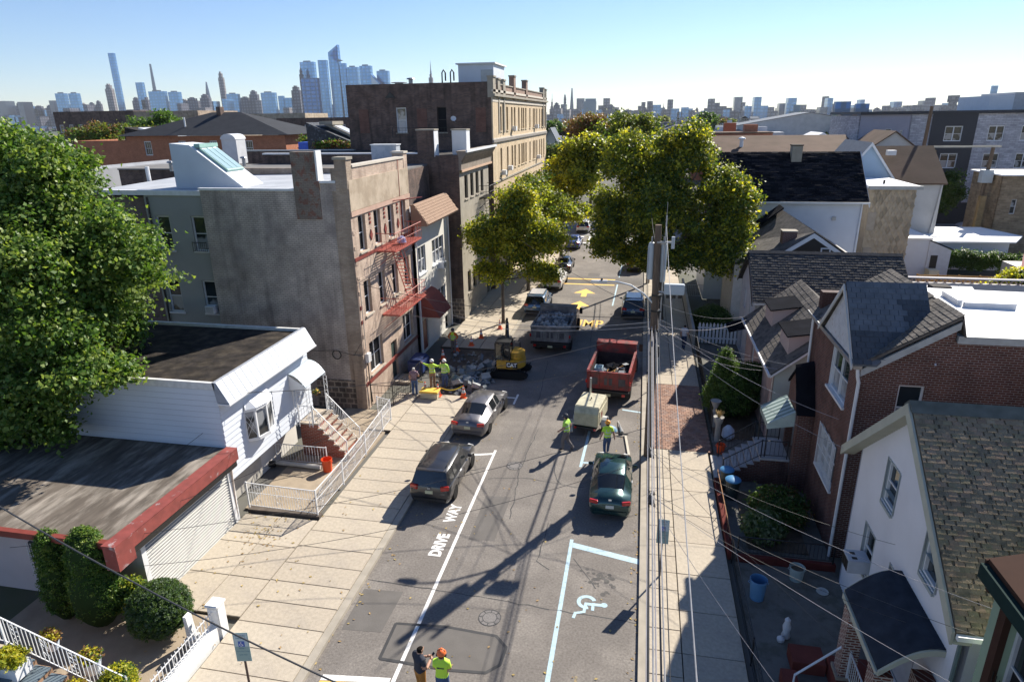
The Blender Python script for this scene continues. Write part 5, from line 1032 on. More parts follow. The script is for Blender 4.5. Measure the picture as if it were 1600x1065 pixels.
gable_house('long_brown_roof_house', 'low building with a very long brown roof beyond the black-roofed house', 9.5, 27.0, 92, 112, 9.6, 12.2, OFFW, SHBR, 'X'); gable_house('gabled_porch_house', 'house with a brown hipped roof and white-edged gable beside the modern block', 26.6, 34.0, 92, 100, 10.2, 12.9, OFFW, SHBR, 'Y')
vent('roof_vent', 'pointed white ventilator on the long brown roof', 12.9, 97, 11.0, .25, 1.1, WHT)
# modern block
MOD = thing('modern_apartment_block', 'modern grey brick apartment block with a black stair bay and paired windows', 'apartment block', (46, 108, 0))
WBR = brick('white-grey brick', (.34, .34, .37), (.52, .52, .55), (.3, .3, .33), .7, .22, .03, var=.2); DKB = mat('black panel', (.035, .037, .045), .6, .1, 1)
WM = dict(id='wm', frame=WHT, glass=[GLC, GL], bays=2, fw=.12, rec=.1, casing=.0)
f = Facade(MOD, 'S', 104, 29.5, 36, 0, 14.9, mat('mauve-grey panel', (.30, .30, .36), .7, .05, 1)); f.win(33.3, 11.6, .8, 1.4, W1); f.win(35.0, 11.7, .35, 1.1, W1N); f.done()
f = Facade(MOD, 'S', 103.9, 36, 38.6, 3, 14.9, WBR); f.done()
f = Facade(MOD, 'S', 103.8, 38.6, 44.2, 0, 14.9, DKB)
for z in (11.3, 7.7): f.win(41.5, z, 2.2, 2.0, WM)
f.done()
f = Facade(MOD, 'S', 103.9, 44.2, 66, 3, 14.9, WBR)
for z in (11.3, 7.7, 4.2):
    for x in (46.8, 50.8, 54.8, 58.8, 62.8): f.win(x, z, 2.0, 2.0, WM)
f.done()
MB().box(44.2, 66, 104.2, 104.4, 0, 3).box(36, 38.6, 104.2, 104.4, 0, 3).build('ground_floor', DKB, MOD); MB().box(29.5, 66, 104.5, 120, 0, 14.8).build('body', WBR, MOD); MB().box(29.3, 66, 103.6, 120, 14.9, 15.3).build('parapet', DKB, MOD)
MB().box(50, 66, 108, 118, 15.3, 17.6).build('penthouse', mat('pale panel', (.42, .43, .45), .7), MOD); MB().box(52.0, 52.7, 107.9, 108, 15.8, 17.0).build('door', BLK, MOD); MB().box(47, 50, 108, 118, 15.3, 17.2).build('penthouse', WSID, MOD)
me = text_mesh('3:6', 1.9, 'lettering', WHT, .02, .02); o = link('lettering', me, MOD, Vector((41.2, 103.7, 2.9))-org(MOD)); o.rotation_euler = (R(90), 0, 0)
me = text_mesh('STREET', .8, 'lettering', mat('dim lettering', (.4, .4, .42), .6), .02, .02); o = link('lettering', me, MOD, Vector((46.9, 104.1, 2.6))-org(MOD)); o.rotation_euler = (R(90), 0, 0)
# tan stone building
STN = brick('tan fieldstone', (.22, .16, .10), (.33, .25, .16), (.26, .20, .14), .55, .22, .03, off=.37, var=.35)
SB = thing('tan_stone_building', 'tan fieldstone building with a white-edged flat roof at the right of the frame', 'building', (42, 84, 0)); f = Facade(SB, 'S', 82, 38.6, 54, 0, 8.5, STN); f.win(40.2, 4.4, .55, 1.6, W1N); f.done(); MB().box(38.6, 54, 82.3, 89, 0, 8.5).build('body', STN, SB)
mb = MB(); mb.box(38.3, 54, 81.7, 89.2, 8.5, 8.65); mb.build('roof', mat('white flashing'), SB); MB().prism([(41, 81.6, 8.0), (43.5, 81.6, 9.3), (54, 81.6, 9.3), (54, 81.6, 8.0)], (0, .1, 0)).build('parapet', STN, SB)
# flat white roof, hedge, sheds, fence
ow = thing('low_white_roofed_garage', 'low garage with a dazzling white flat roof behind the hedge', 'garage', (33, 76, 0)); MB().prism([(28.7, 71.3, 2.9), (36.2, 71.8, 2.9), (38.5, 75.5, 2.9), (37, 81, 2.9), (31.4, 80.8, 2.9), (28.4, 74, 2.9)], (0, 0, .15)).build('roof', WROOF, ow); MB().box(29, 36, 72.5, 80, 0, 2.89).build('wall', WSID, ow)
ws = thing('white_annex', 'small white annex with glazed porch beside the beige diamond house', 'annex', (25.5, 71, 0)); MB().box(23.7, 27.4, 69, 75, 0, 3.6).build('wall', WSID, ws); MB().box(23.6, 27.6, 68.8, 75.2, 3.6, 3.75).build('roof', WROOF, ws); mb = MB(); mb.prism([(27.4, 68.9, 0), (29.4, 68.9, 0), (29.4, 68.9, 2.6), (27.4, 68.9, 3.5)], (0, 4, 0)); mb.build('porch', mat('pale metal'), ws); MB().box(27.7, 28.3, 68.85, 68.9, 0, 2.1).build('door', BLK, ws); MB().tube([(27.4, 68.9, 3.55), (29.6, 68.9, 2.65)], .07, 5).build('gutter', BLK, ws)
MB().box(27.3, 28.2, 67.6, 68.6, 0, .9).build('playhouse', mat('cream plastic', (.6, .55, .42), .6), None, label='small cream slatted balustrade in front of the white annex', cat='balustrade', base=(27.7, 68, 0))
rs = thing('red_roofed_shed', 'small white garden shed with a red roof in front of the hedge', 'shed', (37, 66, 0)); MB().box(33.5, 40, 64.5, 68, 0, 1.9).build('wall', mat('beige panel pale', (.5, .47, .43), .7), rs); MB().prism([(33.2, 64.2, 1.9), (40.2, 64.2, 1.9), (40.2, 66.2, 2.9), (34.2, 66.2, 2.9)], (0, 0, .1)).build('roof', mat('red roof', (.35, .06, .06), .7), rs)
fw_ = thing('wooden_fence', 'orange-brown horizontal board fence in front of the annex', 'fence', (28, 60, 0))
for j in range(6): MB().box(23.3, 34.5, 60.0, 60.04, .9+j*.21, 1.07+j*.21).build('board', WOODF, fw_)
for k in range(8): MB().box(23.3+k*1.6, 23.42+k*1.6, 59.93, 60.0, 0, 2.2).build('post', WOODF, fw_)
bw_ = thing('back_garden_wall', 'whitewashed garden wall with lattice coping behind the white flat roof', 'wall', (22, 50.2, 0)); MB().box(16.5, 34, 50.2, 50.5, 0, 3.7).build('wall', mat('whitewashed block', (.50, .48, .48), .9, .1, 2), bw_); MB().box(16.5, 34, 50.15, 50.55, 4.0, 4.08).build('coping', mat('whitewashed block'), bw_)
for k in range(60): MB().cbox((16.7+k*.29, 50.35, 3.85), (.05, .1, .38), 0, 0, 0, .7 if k % 2 else -.7).build('lattice_block', mat('terracotta lattice', (.42, .33, .30), .9), bw_)
gh = thing('metal_roofed_lean_to', 'lean-to with pale standing-seam roof panels and a dark stub chimney beyond the white flat roof', 'lean-to', (16.5, 37.5, 0)); MB().box(14.2, 17.6, 36.5, 38.0, 0, 5.7).build('wall', GREYS, gh)
for k in range(5): MB().prism([(14.2+k*.68, 36.4, 5.75), (14.85+k*.68, 36.4, 5.75), (14.85+k*.68, 38.0, 6.3), (14.2+k*.68, 38.0, 6.3)], (0, 0, .08)).build('roof_panel', mat('pale metal'), gh)
MB().box(15.2, 16.1, 36.8, 37.5, 5.9, 6.6).build('chimney', mat('dark felt'), gh)
# ---------------------------------------------------------------- front yard things, right
rwall = thing('low_yard_wall', 'low dark red wall with corroded rail along the near right pavement', 'wall', (3.8, 24, 0)); MB().box(3.68, 3.88, 20.9, 26.1, 0, .35).build('wall', mat('dark red wall', (.12, .03, .025), .9, .3, 3), rwall); MB().box(4.0, 7.3, 20.78, 20.95, 0, .3).build('wall', mat('dark red wall'), rwall)
for k in range(10): MB().tube([(3.78, 21+k*.55, .35), (3.78, 21+k*.55, .8)], .015, 4).build('post', BLK, rwall)
MB().tube([(3.78, 21, .8), (3.78, 26, .8)], .02, 4).build('rail', mat('rust', (.28, .16, .09), .9, .4, 8), rwall)
railing('garden_railing', 'black spiked iron railing across the garden of the maroon brick house', [(4.0, 20.86, .3), (7.2, 20.86, .3)], .75, BLK, sp=.13)
railing('yard_fence', 'dark wire fence along the near right pavement in front of the white house', [(3.8, 12.2, 0), (3.8, 16, 0), (3.8, 20.7, 0)], 1.0, BLK, sp=.16, rr=.007)
bucket(4.4, 18.95, .05, .27, .75, mat('blue plastic', (.10, .24, .42), .45, .08, 3), 'blue_bin', 'open blue plastic barrel standing in the near white house yard', 'bin')
bucket(5.87, 20.15, .05, .25, .5, mat('weathered green-white tub', (.35, .42, .40), .6, .2, 4), 'tub_planter', 'weathered pale tub planter near the corner of the white house', 'planter', inner=DIRT)
bucket(4.15, 25.85, .04, .27, .85, mat('dark green bin', (.02, .035, .035), .5), 'rubbish_bin', 'dark bin with blue lid nearer the stoop steps', 'bin', lid=mat('blue lid', (.06, .22, .42), .45)); bucket(4.3, 25.05, .04, .29, .85, mat('dark green bin'), 'rubbish_bin', 'dark bin with blue lid nearer the planting bed', 'bin', lid=mat('blue lid'))
bucket(4.25, 29.0, .04, .2, .45, ORNG, 'bucket', 'orange-red bucket beside the far side of the maroon house steps', 'bucket')
MB().lathe([(.17, 0), (.2, .02), (.19, .05), (.15, .03)], (6.6, 19.6, .06), 16).build('hose_ring', mat('pale ring', (.4, .42, .4), .6), None, label='pale ring lying on the ground by the white house corner', cat='ring', base=(6.6, 19.6, .06))
stt = thing('garden_statue', 'small white garden figure standing in the narrow bed of the near right yard', 'statue', (5.0, 17.3, .05)); MB().lathe([(.12, 0), (.14, .05), (.1, .2), (.13, .4), (.08, .55), (.09, .65), (.01, .75)], (5.0, 17.3, .05), 9).build('figure', mat('white stone', (.55, .56, .58), .8, .1, 4), stt, smooth=True); MB().lathe([(.1, 0), (.12, .1), (.02, .2)], (4.82, 17.1, .05), 8).build('base', mat('white stone'), stt)
ur = thing('garden_urn', 'grey stone urn on a post at the paver edge', 'urn', (4.2, 31.8, 0)); MB().lathe([(.15, 0), (.15, .9), (.1, 1.0), (.1, 1.1), (.24, 1.45), (.28, 1.5), (.2, 1.48)], (4.2, 31.8, 0), 12).build('urn', mat('grey urn', (.35, .34, .32), .9, .15, 4), ur, smooth=True)
ur = thing('post_planter', 'planter of dry straw-coloured flowers on a post by the steps', 'planter', (4.2, 30.2, 0)); MB().lathe([(.13, 0), (.13, .95), (.2, 1.05), (.26, 1.35), (.22, 1.33)], (4.2, 30.2, 0), 12).build('pot', mat('grey urn'), ur, smooth=True)
fl = MB()
for i in range(50): a = random.uniform(0, 6.3); r_ = random.uniform(.05, .28); fl.tube([(4.2, 30.2, 1.3), (4.2+r_*math.cos(a), 30.2+r_*math.sin(a), 1.5+random.uniform(0, .2))], .012, 3)
fl.build('dry_flowers', mat('straw', (.45, .33, .15), .9), ur)
tr_ = thing('garden_arbor_bag', 'pale blue bag slumped behind the post planter', 'bag', (4.7, 30.4, 0)); MB().lathe([(.2, 0), (.32, .15), (.28, .5), (.1, .7), (.02, .72)], (4.75, 30.5, .07), 10).build('bag', mat('blue-white bag', (.4, .48, .58), .7, .2, 5), tr_, smooth=True)
# white picket gates and fences further on
pk = thing('picket_fence', 'white picket fence with wide flat pales across the far yard', 'fence', (5.4, 44.8, 0))
for k in range(11): MB().prism([(4.3+k*.24, 44.9, .15), (4.45+k*.24, 44.9, .15), (4.45+k*.24, 44.9, 1.5), (4.375+k*.24, 44.9, 1.65), (4.3+k*.24, 44.9, 1.5)], (0, .03, 0)).build('pale', WHT, pk)
for z in (.45, 1.2): MB().box(4.25, 6.95, 44.93, 44.98, z, z+.1).build('rail', WHT, pk)
railing('front_railing', 'long grey-white railing under the big street tree', [(4.2, 57.5, .1), (8.2, 57.6, .1)], 1.1, mat('grey-white board'), sp=.16, cat='fence')
sw = thing('side_wall', 'pale peeling garden wall along the far right pavement', 'wall', (4.0, 51, 0)); MB().box(3.9, 4.08, 44.5, 60, 0, 1.15).build('wall', mat('peeling garden wall', (.38, .37, .34), .9, .15, 1.2, .2, 9), sw)
railing('yard_fence', 'dark iron fence beside the pavers in front of the pink house', [(4.0, 31, .05), (4.0, 37, .05), (4.1, 44, .05)], 1.1, BLK, sp=.16)
pt_ = thing('flower_pots', 'two terracotta pots by the door of the pink house', 'flower pots', (6.0, 40, 0))
for x, y in ((6.1, 39.9), (6.1, 41.5)): MB().lathe([(.15, .0), (.22, .35), (.2, .35)], (x, y, .6), 10).build('pot', mat('terracotta', (.3, .12, .07), .9), pt_)
# ================================================================ vehicles
TYRE = mat('tyre rubber', (.022, .022, .022), .85, .1, 5); RIM = mat('alloy rim', (.42, .43, .44), .35, .05, 5, metal=.8); CGL = mat('car glass', (.015, .018, .02), .04, .0, 1, spec=.8)
REDL = mat('tail lamp red', (.45, .015, .012), .2, .05, 4, coat=.6); PLT = mat('plate yellow-white', (.62, .60, .38), .5, .1, 30); TRM = mat('black plastic trim', (.02, .02, .02), .6)
LGT = mat('lamp glass', (.7, .7, .68), .15, .05, 3)
wheel_cache = {}
def wheel(par, x, y, r=.33, w=.22, side=1, name='wheel', rim=RIM, k5=5):
    key = (r, w, rim.name, k5)
    if key not in wheel_cache:
        t = MB().lathe([(r*.62, -w/2), (r*.93, -w/2), (r, -w/2+.03), (r, w/2-.03), (r*.93, w/2), (r*.62, w/2)], n=22, axis='X').mesh('tyre', TYRE, smooth=True)
        m = MB().lathe([(r*.64, w/2-.05), (r*.64, w/2-.01), (r*.57, w/2-.01), (r*.55, w/2-.05)], n=20, axis='X', cap=False); m.lathe([(r*.14, w/2-.06), (r*.13, w/2-.005)], n=10, axis='X')
        for k in range(k5):
            a = 2*math.pi*k/k5; m.cbox((w/2-.035, r*.35*math.cos(a), r*.35*math.sin(a)), (.03, r*.5, r*.15), 0, 0, a)
        wheel_cache[key] = (t, m.mesh('rim', rim))
    t, m = wheel_cache[key]; o = link(name, t, par, (x, y, r), 0 if side > 0 else math.pi); link('rim', m, o); return o
def profile_body(par, L, W, st, paint, glassm=CGL):
    """lofted car shell from stations (y, z_bottom, half_width, z_belt, z_top, half_width_top, glass flags)"""
    rings = []
    for (y, zb, w, zbelt, zt, wt, *fl) in st:
        cab = zt-zbelt > .14
        arch = fl[0] if fl else 0
        zo = max(zb+.12, arch) if arch else zb+.12
        r = [(0, zb+.05), (w*.86, max(zb+.02, zo-.04) if arch else zb), (w*.97, zo), (w, max(zo+.05, (zb+zbelt)*.5+.05)), (w*.965, zbelt)]
        if cab: r += [(w*.93, zbelt+.03), (wt, zt-.07), (wt*.82, zt), (0, zt+.02)]
        else: r += [(w*.93, (zbelt+zt)/2+.02), (w*.84, zt), (w*.5, zt+.012), (0, zt+.02)]
        rings.append([(x, y, z) for x, z in r])
    def face(mb, i, j, s):
        a, b, c, d = rings[i][j], rings[i][j+1], rings[i+1][j+1], rings[i+1][j]
        P = [(s*p[0], p[1], p[2]) for p in (a, b, c, d)]
        mb.poly(P[::-1] if s > 0 else P)
    groups = {'body': MB(), 'windscreen': MB(), 'rear_window': MB()}; sides = []
    n = len(rings)
    for i in range(n-1):
        f0, f1 = st[i], st[i+1]; c0, c1 = f0[4]-f0[3] > .14, f1[4]-f1[3] > .14; mode = f0[7] if len(f0) > 7 else ''
        for s in (1, -1):
            for j in range(8):
                g_ = 'body'
                if mode == 'R' and j in (6, 7): g_ = 'rear_window'
                if mode == 'F' and j in (6, 7): g_ = 'windscreen'
                if mode == 'RS' and j in (5, 6, 7): g_ = 'rear_window'
                if mode == 'S' and j == 5: mb = MB(); face(mb, i, j, s); sides.append(mb); continue
                face(groups[g_], i, j, s)
    for s in (1, -1):
        pass
    b = groups['body']; b.poly([rings[0][j] for j in range(8, -1, -1)]+[(-x, y, z) for x, y, z in rings[0][1:8]][::1][:0]) if False else None
    for i, rev in ((0, False), (n-1, True)):
        P = [rings[i][j] for j in range(9)]+[(-rings[i][j][0], rings[i][j][1], rings[i][j][2]) for j in range(7, 0, -1)]
        b.poly(P[::-1] if rev else P)
    def weld(mb, name, m, sm=38):
        me = mb.mesh(name, m); bm = bmesh.new(); bm.from_mesh(me); bmesh.ops.remove_doubles(bm, verts=bm.verts, dist=1e-4); bmesh.ops.recalc_face_normals(bm, faces=bm.faces) if name == 'body' else None; bm.to_mesh(me); bm.free()
        me.polygons.foreach_set('use_smooth', [True]*len(me.polygons)); me.set_sharp_from_angle(angle=R(sm)); return link(name, me, par)
    weld(b, 'body', paint)
    for k in ('windscreen', 'rear_window'):
        if groups[k].f: weld(groups[k], k, glassm)
    for mb in sides: weld(mb, 'side_window', glassm)
def car(label, kind, x, y, paint, L=4.5, W=1.8, rz=0, cat='car', name='parked_car', group='cars parked along the kerb', plate=PLT, roofm=None, detail=True):
    t = thing(name, label, cat, (x, y, 0), group, rz); w = W/2; a = .62
    if kind == 'sedan':
        S = [(0, .28, w*.86, .70, .74, w*.6, 0), (.02, .24, w*.93, .76, .93, w*.6, 0), (.06, .22, w*.97, .82, 1.03, w*.6, 0), (.125, .2, w, .88, 1.045, w*.6, .40), (.165, .2, w, .9, 1.06, w*.6, .62, 'R'),
             (.30, .2, w, .92, 1.38, w*.66, .36), (.335, .2, w, .92, 1.42, w*.67, .0, 'S'), (.475, .2, w, .92, 1.45, w*.69, 0), (.495, .2, w, .91, 1.45, w*.69, 0, 'S'), (.60, .2, w, .9, 1.39, w*.66, 0, 'F'), (.735, .2, w*.99, .88, 1.0, w*.6, .40), (.79, .2, w*.98, .86, .97, w*.6, .62), (.85, .2, w*.97, .82, .93, w*.6, .60), (.90, .2, w*.95, .76, .86, w*.6, .38), (.965, .22, w*.88, .66, .72, w*.6, 0), (1, .28, w*.74, .5, .54, w*.5, 0)]
        wy = (.205, .82)
    else:
        S = [(0, .34, w*.88, .72, .76, w*.6, 0), (.015, .28, w*.94, .82, .95, w*.6, 0, 'R'), (.03, .26, w*.97, .95, 1.10, w*.84, 0, 'R'), (.085, .26, w*.99, .98, 1.56, w*.74, 0), (.11, .26, w, .98, 1.6, w*.76, .42, 'S'), (.20, .26, w, .98, 1.62, w*.77, .66), (.225, .26, w, .98, 1.63, w*.78, .64, 'S'), (.30, .26, w, .97, 1.64, w*.78, .40), (.42, .26, w, .97, 1.64, w*.78, 0), (.445, .26, w, .96, 1.64, w*.78, 0, 'S'), (.60, .26, w, .95, 1.57, w*.74, 0, 'F'), (.735, .26, w*.99, .94, 1.08, w*.6, .42), (.79, .26, w*.98, .92, 1.05, w*.6, .66), (.85, .26, w*.97, .9, 1.02, w*.6, .64), (.90, .26, w*.95, .84, .95, w*.6, .40), (.97, .28, w*.88, .7, .78, w*.6, 0), (1, .32, w*.76, .55, .6, w*.5, 0)]
        wy = (.205, .82)
    st = [((s[0]-.5)*L, *s[1:]) for s in S]
    profile_body(t, L, W, st, paint)
    yr = -L/2
    for yy in wy:
        for s in (1, -1): wheel(t, s*(w-.13), (yy-.5)*L, .335, .22, s)
    zt = .92 if kind == 'sedan' else 1.02
    for s in (1, -1):
        link('tail_lamp', MB().cbox((0, 0, 0), (w*.40, .11, .16 if kind == 'sedan' else .2), 0, s*.30).mesh('tail_lamp', REDL, bevel=.02), t, (s*w*.74, yr+.06 if kind == 'sedan' else yr+.075, zt-.08))
        link('headlamp', MB().cbox((0, 0, 0), (w*.35, .16, .12), 0, -s*.4).mesh('headlamp', LGT, bevel=.02), t, (s*w*.66, L/2-.17, .66 if kind == 'sedan' else .74))
        link('door_mirror', MB().cbox((0, 0, 0), (.2, .1, .14)).mesh('door_mirror', paint, bevel=.03), t, (s*(w+.09), .13*L, .98 if kind == 'sedan' else 1.06))
        if detail:
            for yy in (-.10, .10): link('door_handle', MB().box(-.012, .012, -.1, .1, -.015, .015).mesh('door_handle', ALU), t, (s*(w*.985), yy*L-.02, .84 if kind == 'sedan' else .9))
            sm = MB()
            for yy in (-.205, -.012, .185): sm.box(-.008, .008, yy*L-.008, yy*L+.008, .35, .82)
            link('door_seam', sm.mesh('door_seam', TRM), t, (s*(w*.993), 0, 0))
    link('number_plate', MB().box(-.16, .16, -.02, .02, -.07, .07).mesh('number_plate', plate), t, (0, yr-.005 if kind != 'sedan' else yr+.01, .66 if kind == 'sedan' else .76))
    link('rear_bumper', MB().box(-w*.8, w*.8, -.03, .1, -.09, .09).mesh('rear_bumper', TRM if kind != 'sedan' else paint, bevel=.03), t, (0, yr, .42))
    link('badge', MB().box(-.06, .06, -.01, .01, -.035, .035).mesh('badge', ALU), t, (0, yr+.0 if kind != 'sedan' else yr+.05, .93))
    if kind == 'suv':
        for s in (1, -1): link('roof_rail', MB().tube([(0, -L*.36, 0), (0, -L*.34, .05), (0, L*.08, .05), (0, L*.1, 0)], .018, 5).mesh('roof_rail', TRM), t, (s*w*.66, 0, 1.62))
        link('rear_wiper', MB().tube([(0, 0, 0), (.3, .02, .04)], .01, 4).mesh('rear_wiper', TRM), t, (-.05, yr+.15, 1.12))
        link('spoiler', MB().box(-w*.66, w*.66, -.1, .1, -.02, .02).mesh('spoiler', paint, bevel=.01), t, (0, yr+.34, 1.615))
    else:
        link('parcel_shelf', MB().box(-w*.5, w*.5, -.1, .1, 0, .01).mesh('parcel_shelf', mat('beige shelf', (.25, .2, .17), .8)), t, (0, yr+.24*L, 1.0))
    if roofm: link('roof_panel', MB().box(-w*.62, w*.62, -L*.30, L*.08, 0, .02).mesh('roof_panel', roofm, bevel=.01), t, (0, 0, 1.64))
    return t
def paint(name, c=(.5,.5,.5), r=.28, metal=.0): return mat(name, c, r, .03, 1, metal=metal, coat=.7, spec=.5)
car('charcoal hatchback SUV with roof rails parked by the DRIVE WAY lettering', 'suv', -7.98, 24.4, paint('charcoal paint', (.035, .036, .04), metal=.4), 4.4, 1.8, R(-1), plate=PLT)
car('silver-grey sedan parked at the kerb ahead of the charcoal SUV', 'sedan', -7.85, 30.75, paint('silver paint', (.15, .145, .15), .35, .5), 4.85, 1.86, R(-4))
car('dark green sedan parked alone in the right-hand bay', 'sedan', -.68, 24.75, paint('dark green paint', (.018, .055, .055), .22, .5), 4.45, 1.72, R(.5), plate=mat('white plate', (.6, .62, .58), .5))
car('dark blue SUV with a white glinting roof at the right kerb', 'suv', -.28, 52.1, paint('dark blue paint', (.02, .04, .075), .25, .4), 4.6, 1.86, 0, roofm=paint('silver-white roof', (.5, .5, .52), .3))
car('blue SUV with silver roof rails hidden behind the rubble truck', 'suv', -8.1, 52.2, paint('mid blue paint', (.05, .11, .2), .25, .4), 4.6, 1.85, 0, roofm=paint('silver-white roof', (.5, .5, .52)))
car('white SUV parked under the smaller street tree', 'suv', -7.75, 60.3, paint('off-white paint', (.62, .61, .58), .3), 4.7, 1.88, R(-2))
car('black car parked beyond the white SUV under the tree', 'sedan', -7.7, 67.3, paint('black paint', (.012, .012, .014), .2), 4.6, 1.8, 0)
car('blue and white car half hidden by leaves near the crossing', 'sedan', -8.0, 80.2, paint('royal blue paint', (.04, .07, .22), .25), 4.6, 1.8, 0, roofm=None)
car('white SUV farthest up the street at the crossing', 'suv', -7.8, 92.0, paint('off-white paint'), 4.8, 1.9, 0)
car('dark hatchback in deep tree shade at the right kerb', 'suv', -.35, 68.8, paint('black paint'), 4.4, 1.8, 0)
car('red-tailed car behind the dark hatchback in the tree shade', 'sedan', -.4, 75.5, paint('dull grey paint', (.2, .2, .2), .3), 4.5, 1.8, 0)
car('silver-white sedan seen side-on before the modern block', 'sedan', 44.5, 98.5, paint('silver-white paint', (.5, .53, .6), .3), 4.9, 1.85, R(90), group=None, name='parked_car')
# dump trucks
def dump_truck(label, x, y, rz, cabc, bedc, load, L=6.2, W=2.35):
    t = thing('dump_truck', label, 'dump truck', (x, y, 0), None, rz); w = W/2
    def lb(name, mb, m, par=t, bevel=0, smooth=False): return link(name, mb.mesh(name, m, (0, 0, 0), smooth, bevel), par)
    lb('chassis', MB().box(-.45, .45, .2, L, .55, .8).box(-.9, .9, .3, .45, .45, .75), TRM)
    # bed, open top
    zb, zt, y0, y1 = .98, 1.95, 0.0, 3.7
    lb('bed_floor', MB().box(-w, w, y0+.05, y1, zb-.12, zb).box(-w+.11, w-.11, y0+.06, y1-.08, zb, zb+.02).box(-w+.1, -w+.11, y0+.06, y1-.07, zb+.02, zt-.12).box(w-.11, w-.1, y0+.06, y1-.07, zb+.02, zt-.12).box(-w+.1, w-.1, y1-.08, y1-.07, zb+.02, zt-.1), mat('dark bed inside', (.05, .035, .035), .8, .4, 3))  # bed floor and inner faces take one darker colour than the sides
    for s in (1, -1):
        sd_ = lb('bed_side', MB().box(s*(w-.07), s*w, y0+.06, y1-.07, zb, zt).box(s*(w-.1), s*(w+.03), y0+.05, y1, zt, zt+.08), bedc)
        for k in range(7): lb('rib', MB().box(s*w, s*(w+.05), y0+.2+k*.52, y0+.28+k*.52, zb-.05, zt), bedc, sd_)
    tg = lb('tailgate', MB().box(-w, w, y0-.02, y0+.055, zb, zt-.02).box(-w-.02, w+.02, y0-.05, y0+.05, zt-.02, zt+.05), bedc)
    for k in range(5): lb('rib', MB().box(-w+.08+k*(W-.26)/4, -w+.18+k*(W-.26)/4, y0-.08, y0-.02, zb+.02, zt-.03), bedc, tg)
    for s in (-1, 0, 1): lb('recess_panel', MB().box(s*.72-.22, s*.72+.22, y0-.035, y0-.02, zb+.25, zb+.65), mat('bed grime', (.10, .09, .09), .8, .4, 4), tg)
    lb('headboard', MB().box(-w, w, y1-.06, y1+.01, zb, zt+.45).box(-w-.03, w+.03, y1-.08, y1+.5, zt+.45, zt+.52), bedc)
    lb('underride_bar', MB().box(-w, w, -.12, .02, .82, .92), TRM)
    for s in (1, -1):
        link('tail_lamp', MB().box(-.09, .09, -.03, .02, -.07, .07).mesh('tail_lamp', REDL), t, (s*(w-.3), -.12, .72)); link('corner_lamp', MB().box(-.05, .05, -.03, .03, -.1, .1).mesh('corner_lamp', REDL), t, (s*(w+.02), -.03, 1.4))
        link('mudflap', MB().box(-.26, .26, -.01, .01, -.3, .1).mesh('mudflap', TRM), t, (s*(w-.3), .55, .6))
        for q in (0, 1): wheel(t, s*(w-.14-q*.27), 1.35, .46, .24, s, k5=8)
        wheel(t, s*(w-.16), L-.75, .44, .24, s, k5=8)
    lb('number_plate', MB().box(-.16, .16, -.02, 0, .55, .7), PLT)
    # cab
    yc0, yc1, cw = y1+.18, L-.1, w-.16
    pr = [(yc0, .75), (yc0, 2.15), (yc0+.15, 2.28), (yc0+1.1, 2.25), (yc0+1.45, 1.62), (yc1-.05, 1.45), (yc1+.2, 1.25), (yc1+.2, .6), (yc0+.1, .6)]
    lb('cab', MB().prism([(-cw, a, b) for a, b in pr], (2*cw, 0, 0)), cabc, bevel=.06)
    lb('windscreen', MB().prism([(-cw+.1, yc0+1.14, 2.2), (-cw+.1, yc0+1.47, 1.66), (cw-.1, yc0+1.47, 1.66), (cw-.1, yc0+1.14, 2.2)], (0, .03, .02)), CGL)
    lb('rear_window', MB().box(-cw+.2, cw-.2, yc0-.02, yc0+.01, 1.6, 2.1), CGL)
    for s in (1, -1):
        lb('side_window', MB().prism([(s*cw, yc0+.2, 1.6), (s*cw, yc0+1.3, 1.6), (s*cw, yc0+1.0, 2.15), (s*cw, yc0+.2, 2.15)], (s*.012, 0, 0)), CGL)
        lb('door', MB().box(s*cw, s*(cw+.012), yc0+.15, yc0+1.3, .75, 1.55), cabc)
        lb('door_mirror', MB().box(s*(cw+.2), s*(cw+.42), yc0+1.28, yc0+1.36, 1.5, 1.95), BLK); lb('mirror_arm', MB().tube([(s*cw, yc0+1.3, 1.6), (s*(cw+.25), yc0+1.32, 1.7)], .02, 4), BLK)
        lb('headlamp', MB().box(s*(cw-.35), s*(cw-.05), yc1+.18, yc1+.22, .85, 1.1), LGT)
    if load: load(t, w, zb, zt, y0, y1)
    return t
RUB = [mat('concrete rubble %d' % i, c, .95, .25, 3, .5, 14) for i, c in enumerate([(.27, .29, .295), (.17, .185, .195), (.34, .355, .355), (.10, .11, .12)])]
def chunk(mb, c, s, mi):
    k = len(mb.v); pts = []
    rot = Matrix.Rotation(random.uniform(0, 6), 3, Vector((random.gauss(0, 1), random.gauss(0, 1), random.gauss(0, 1))).normalized())
    for a in ((-1, -1, -1), (1, -1, -1), (1, 1, -1), (-1, 1, -1), (-1, -1, 1), (1, -1, 1), (1, 1, 1), (-1, 1, 1)):
        q = rot @ Vector((a[0]*s*random.uniform(.55, 1.1), a[1]*s*random.uniform(.5, .95), a[2]*s*random.uniform(.25, .6))); mb.v.append((c[0]+q.x, c[1]+q.y, c[2]+q.z))
    for f in ((0, 3, 2, 1), (4, 5, 6, 7), (0, 1, 5, 4), (1, 2, 6, 5), (2, 3, 7, 6), (3, 0, 4, 7)): mb.f.append(tuple(k+i for i in f)); mb.mi.append(mi)
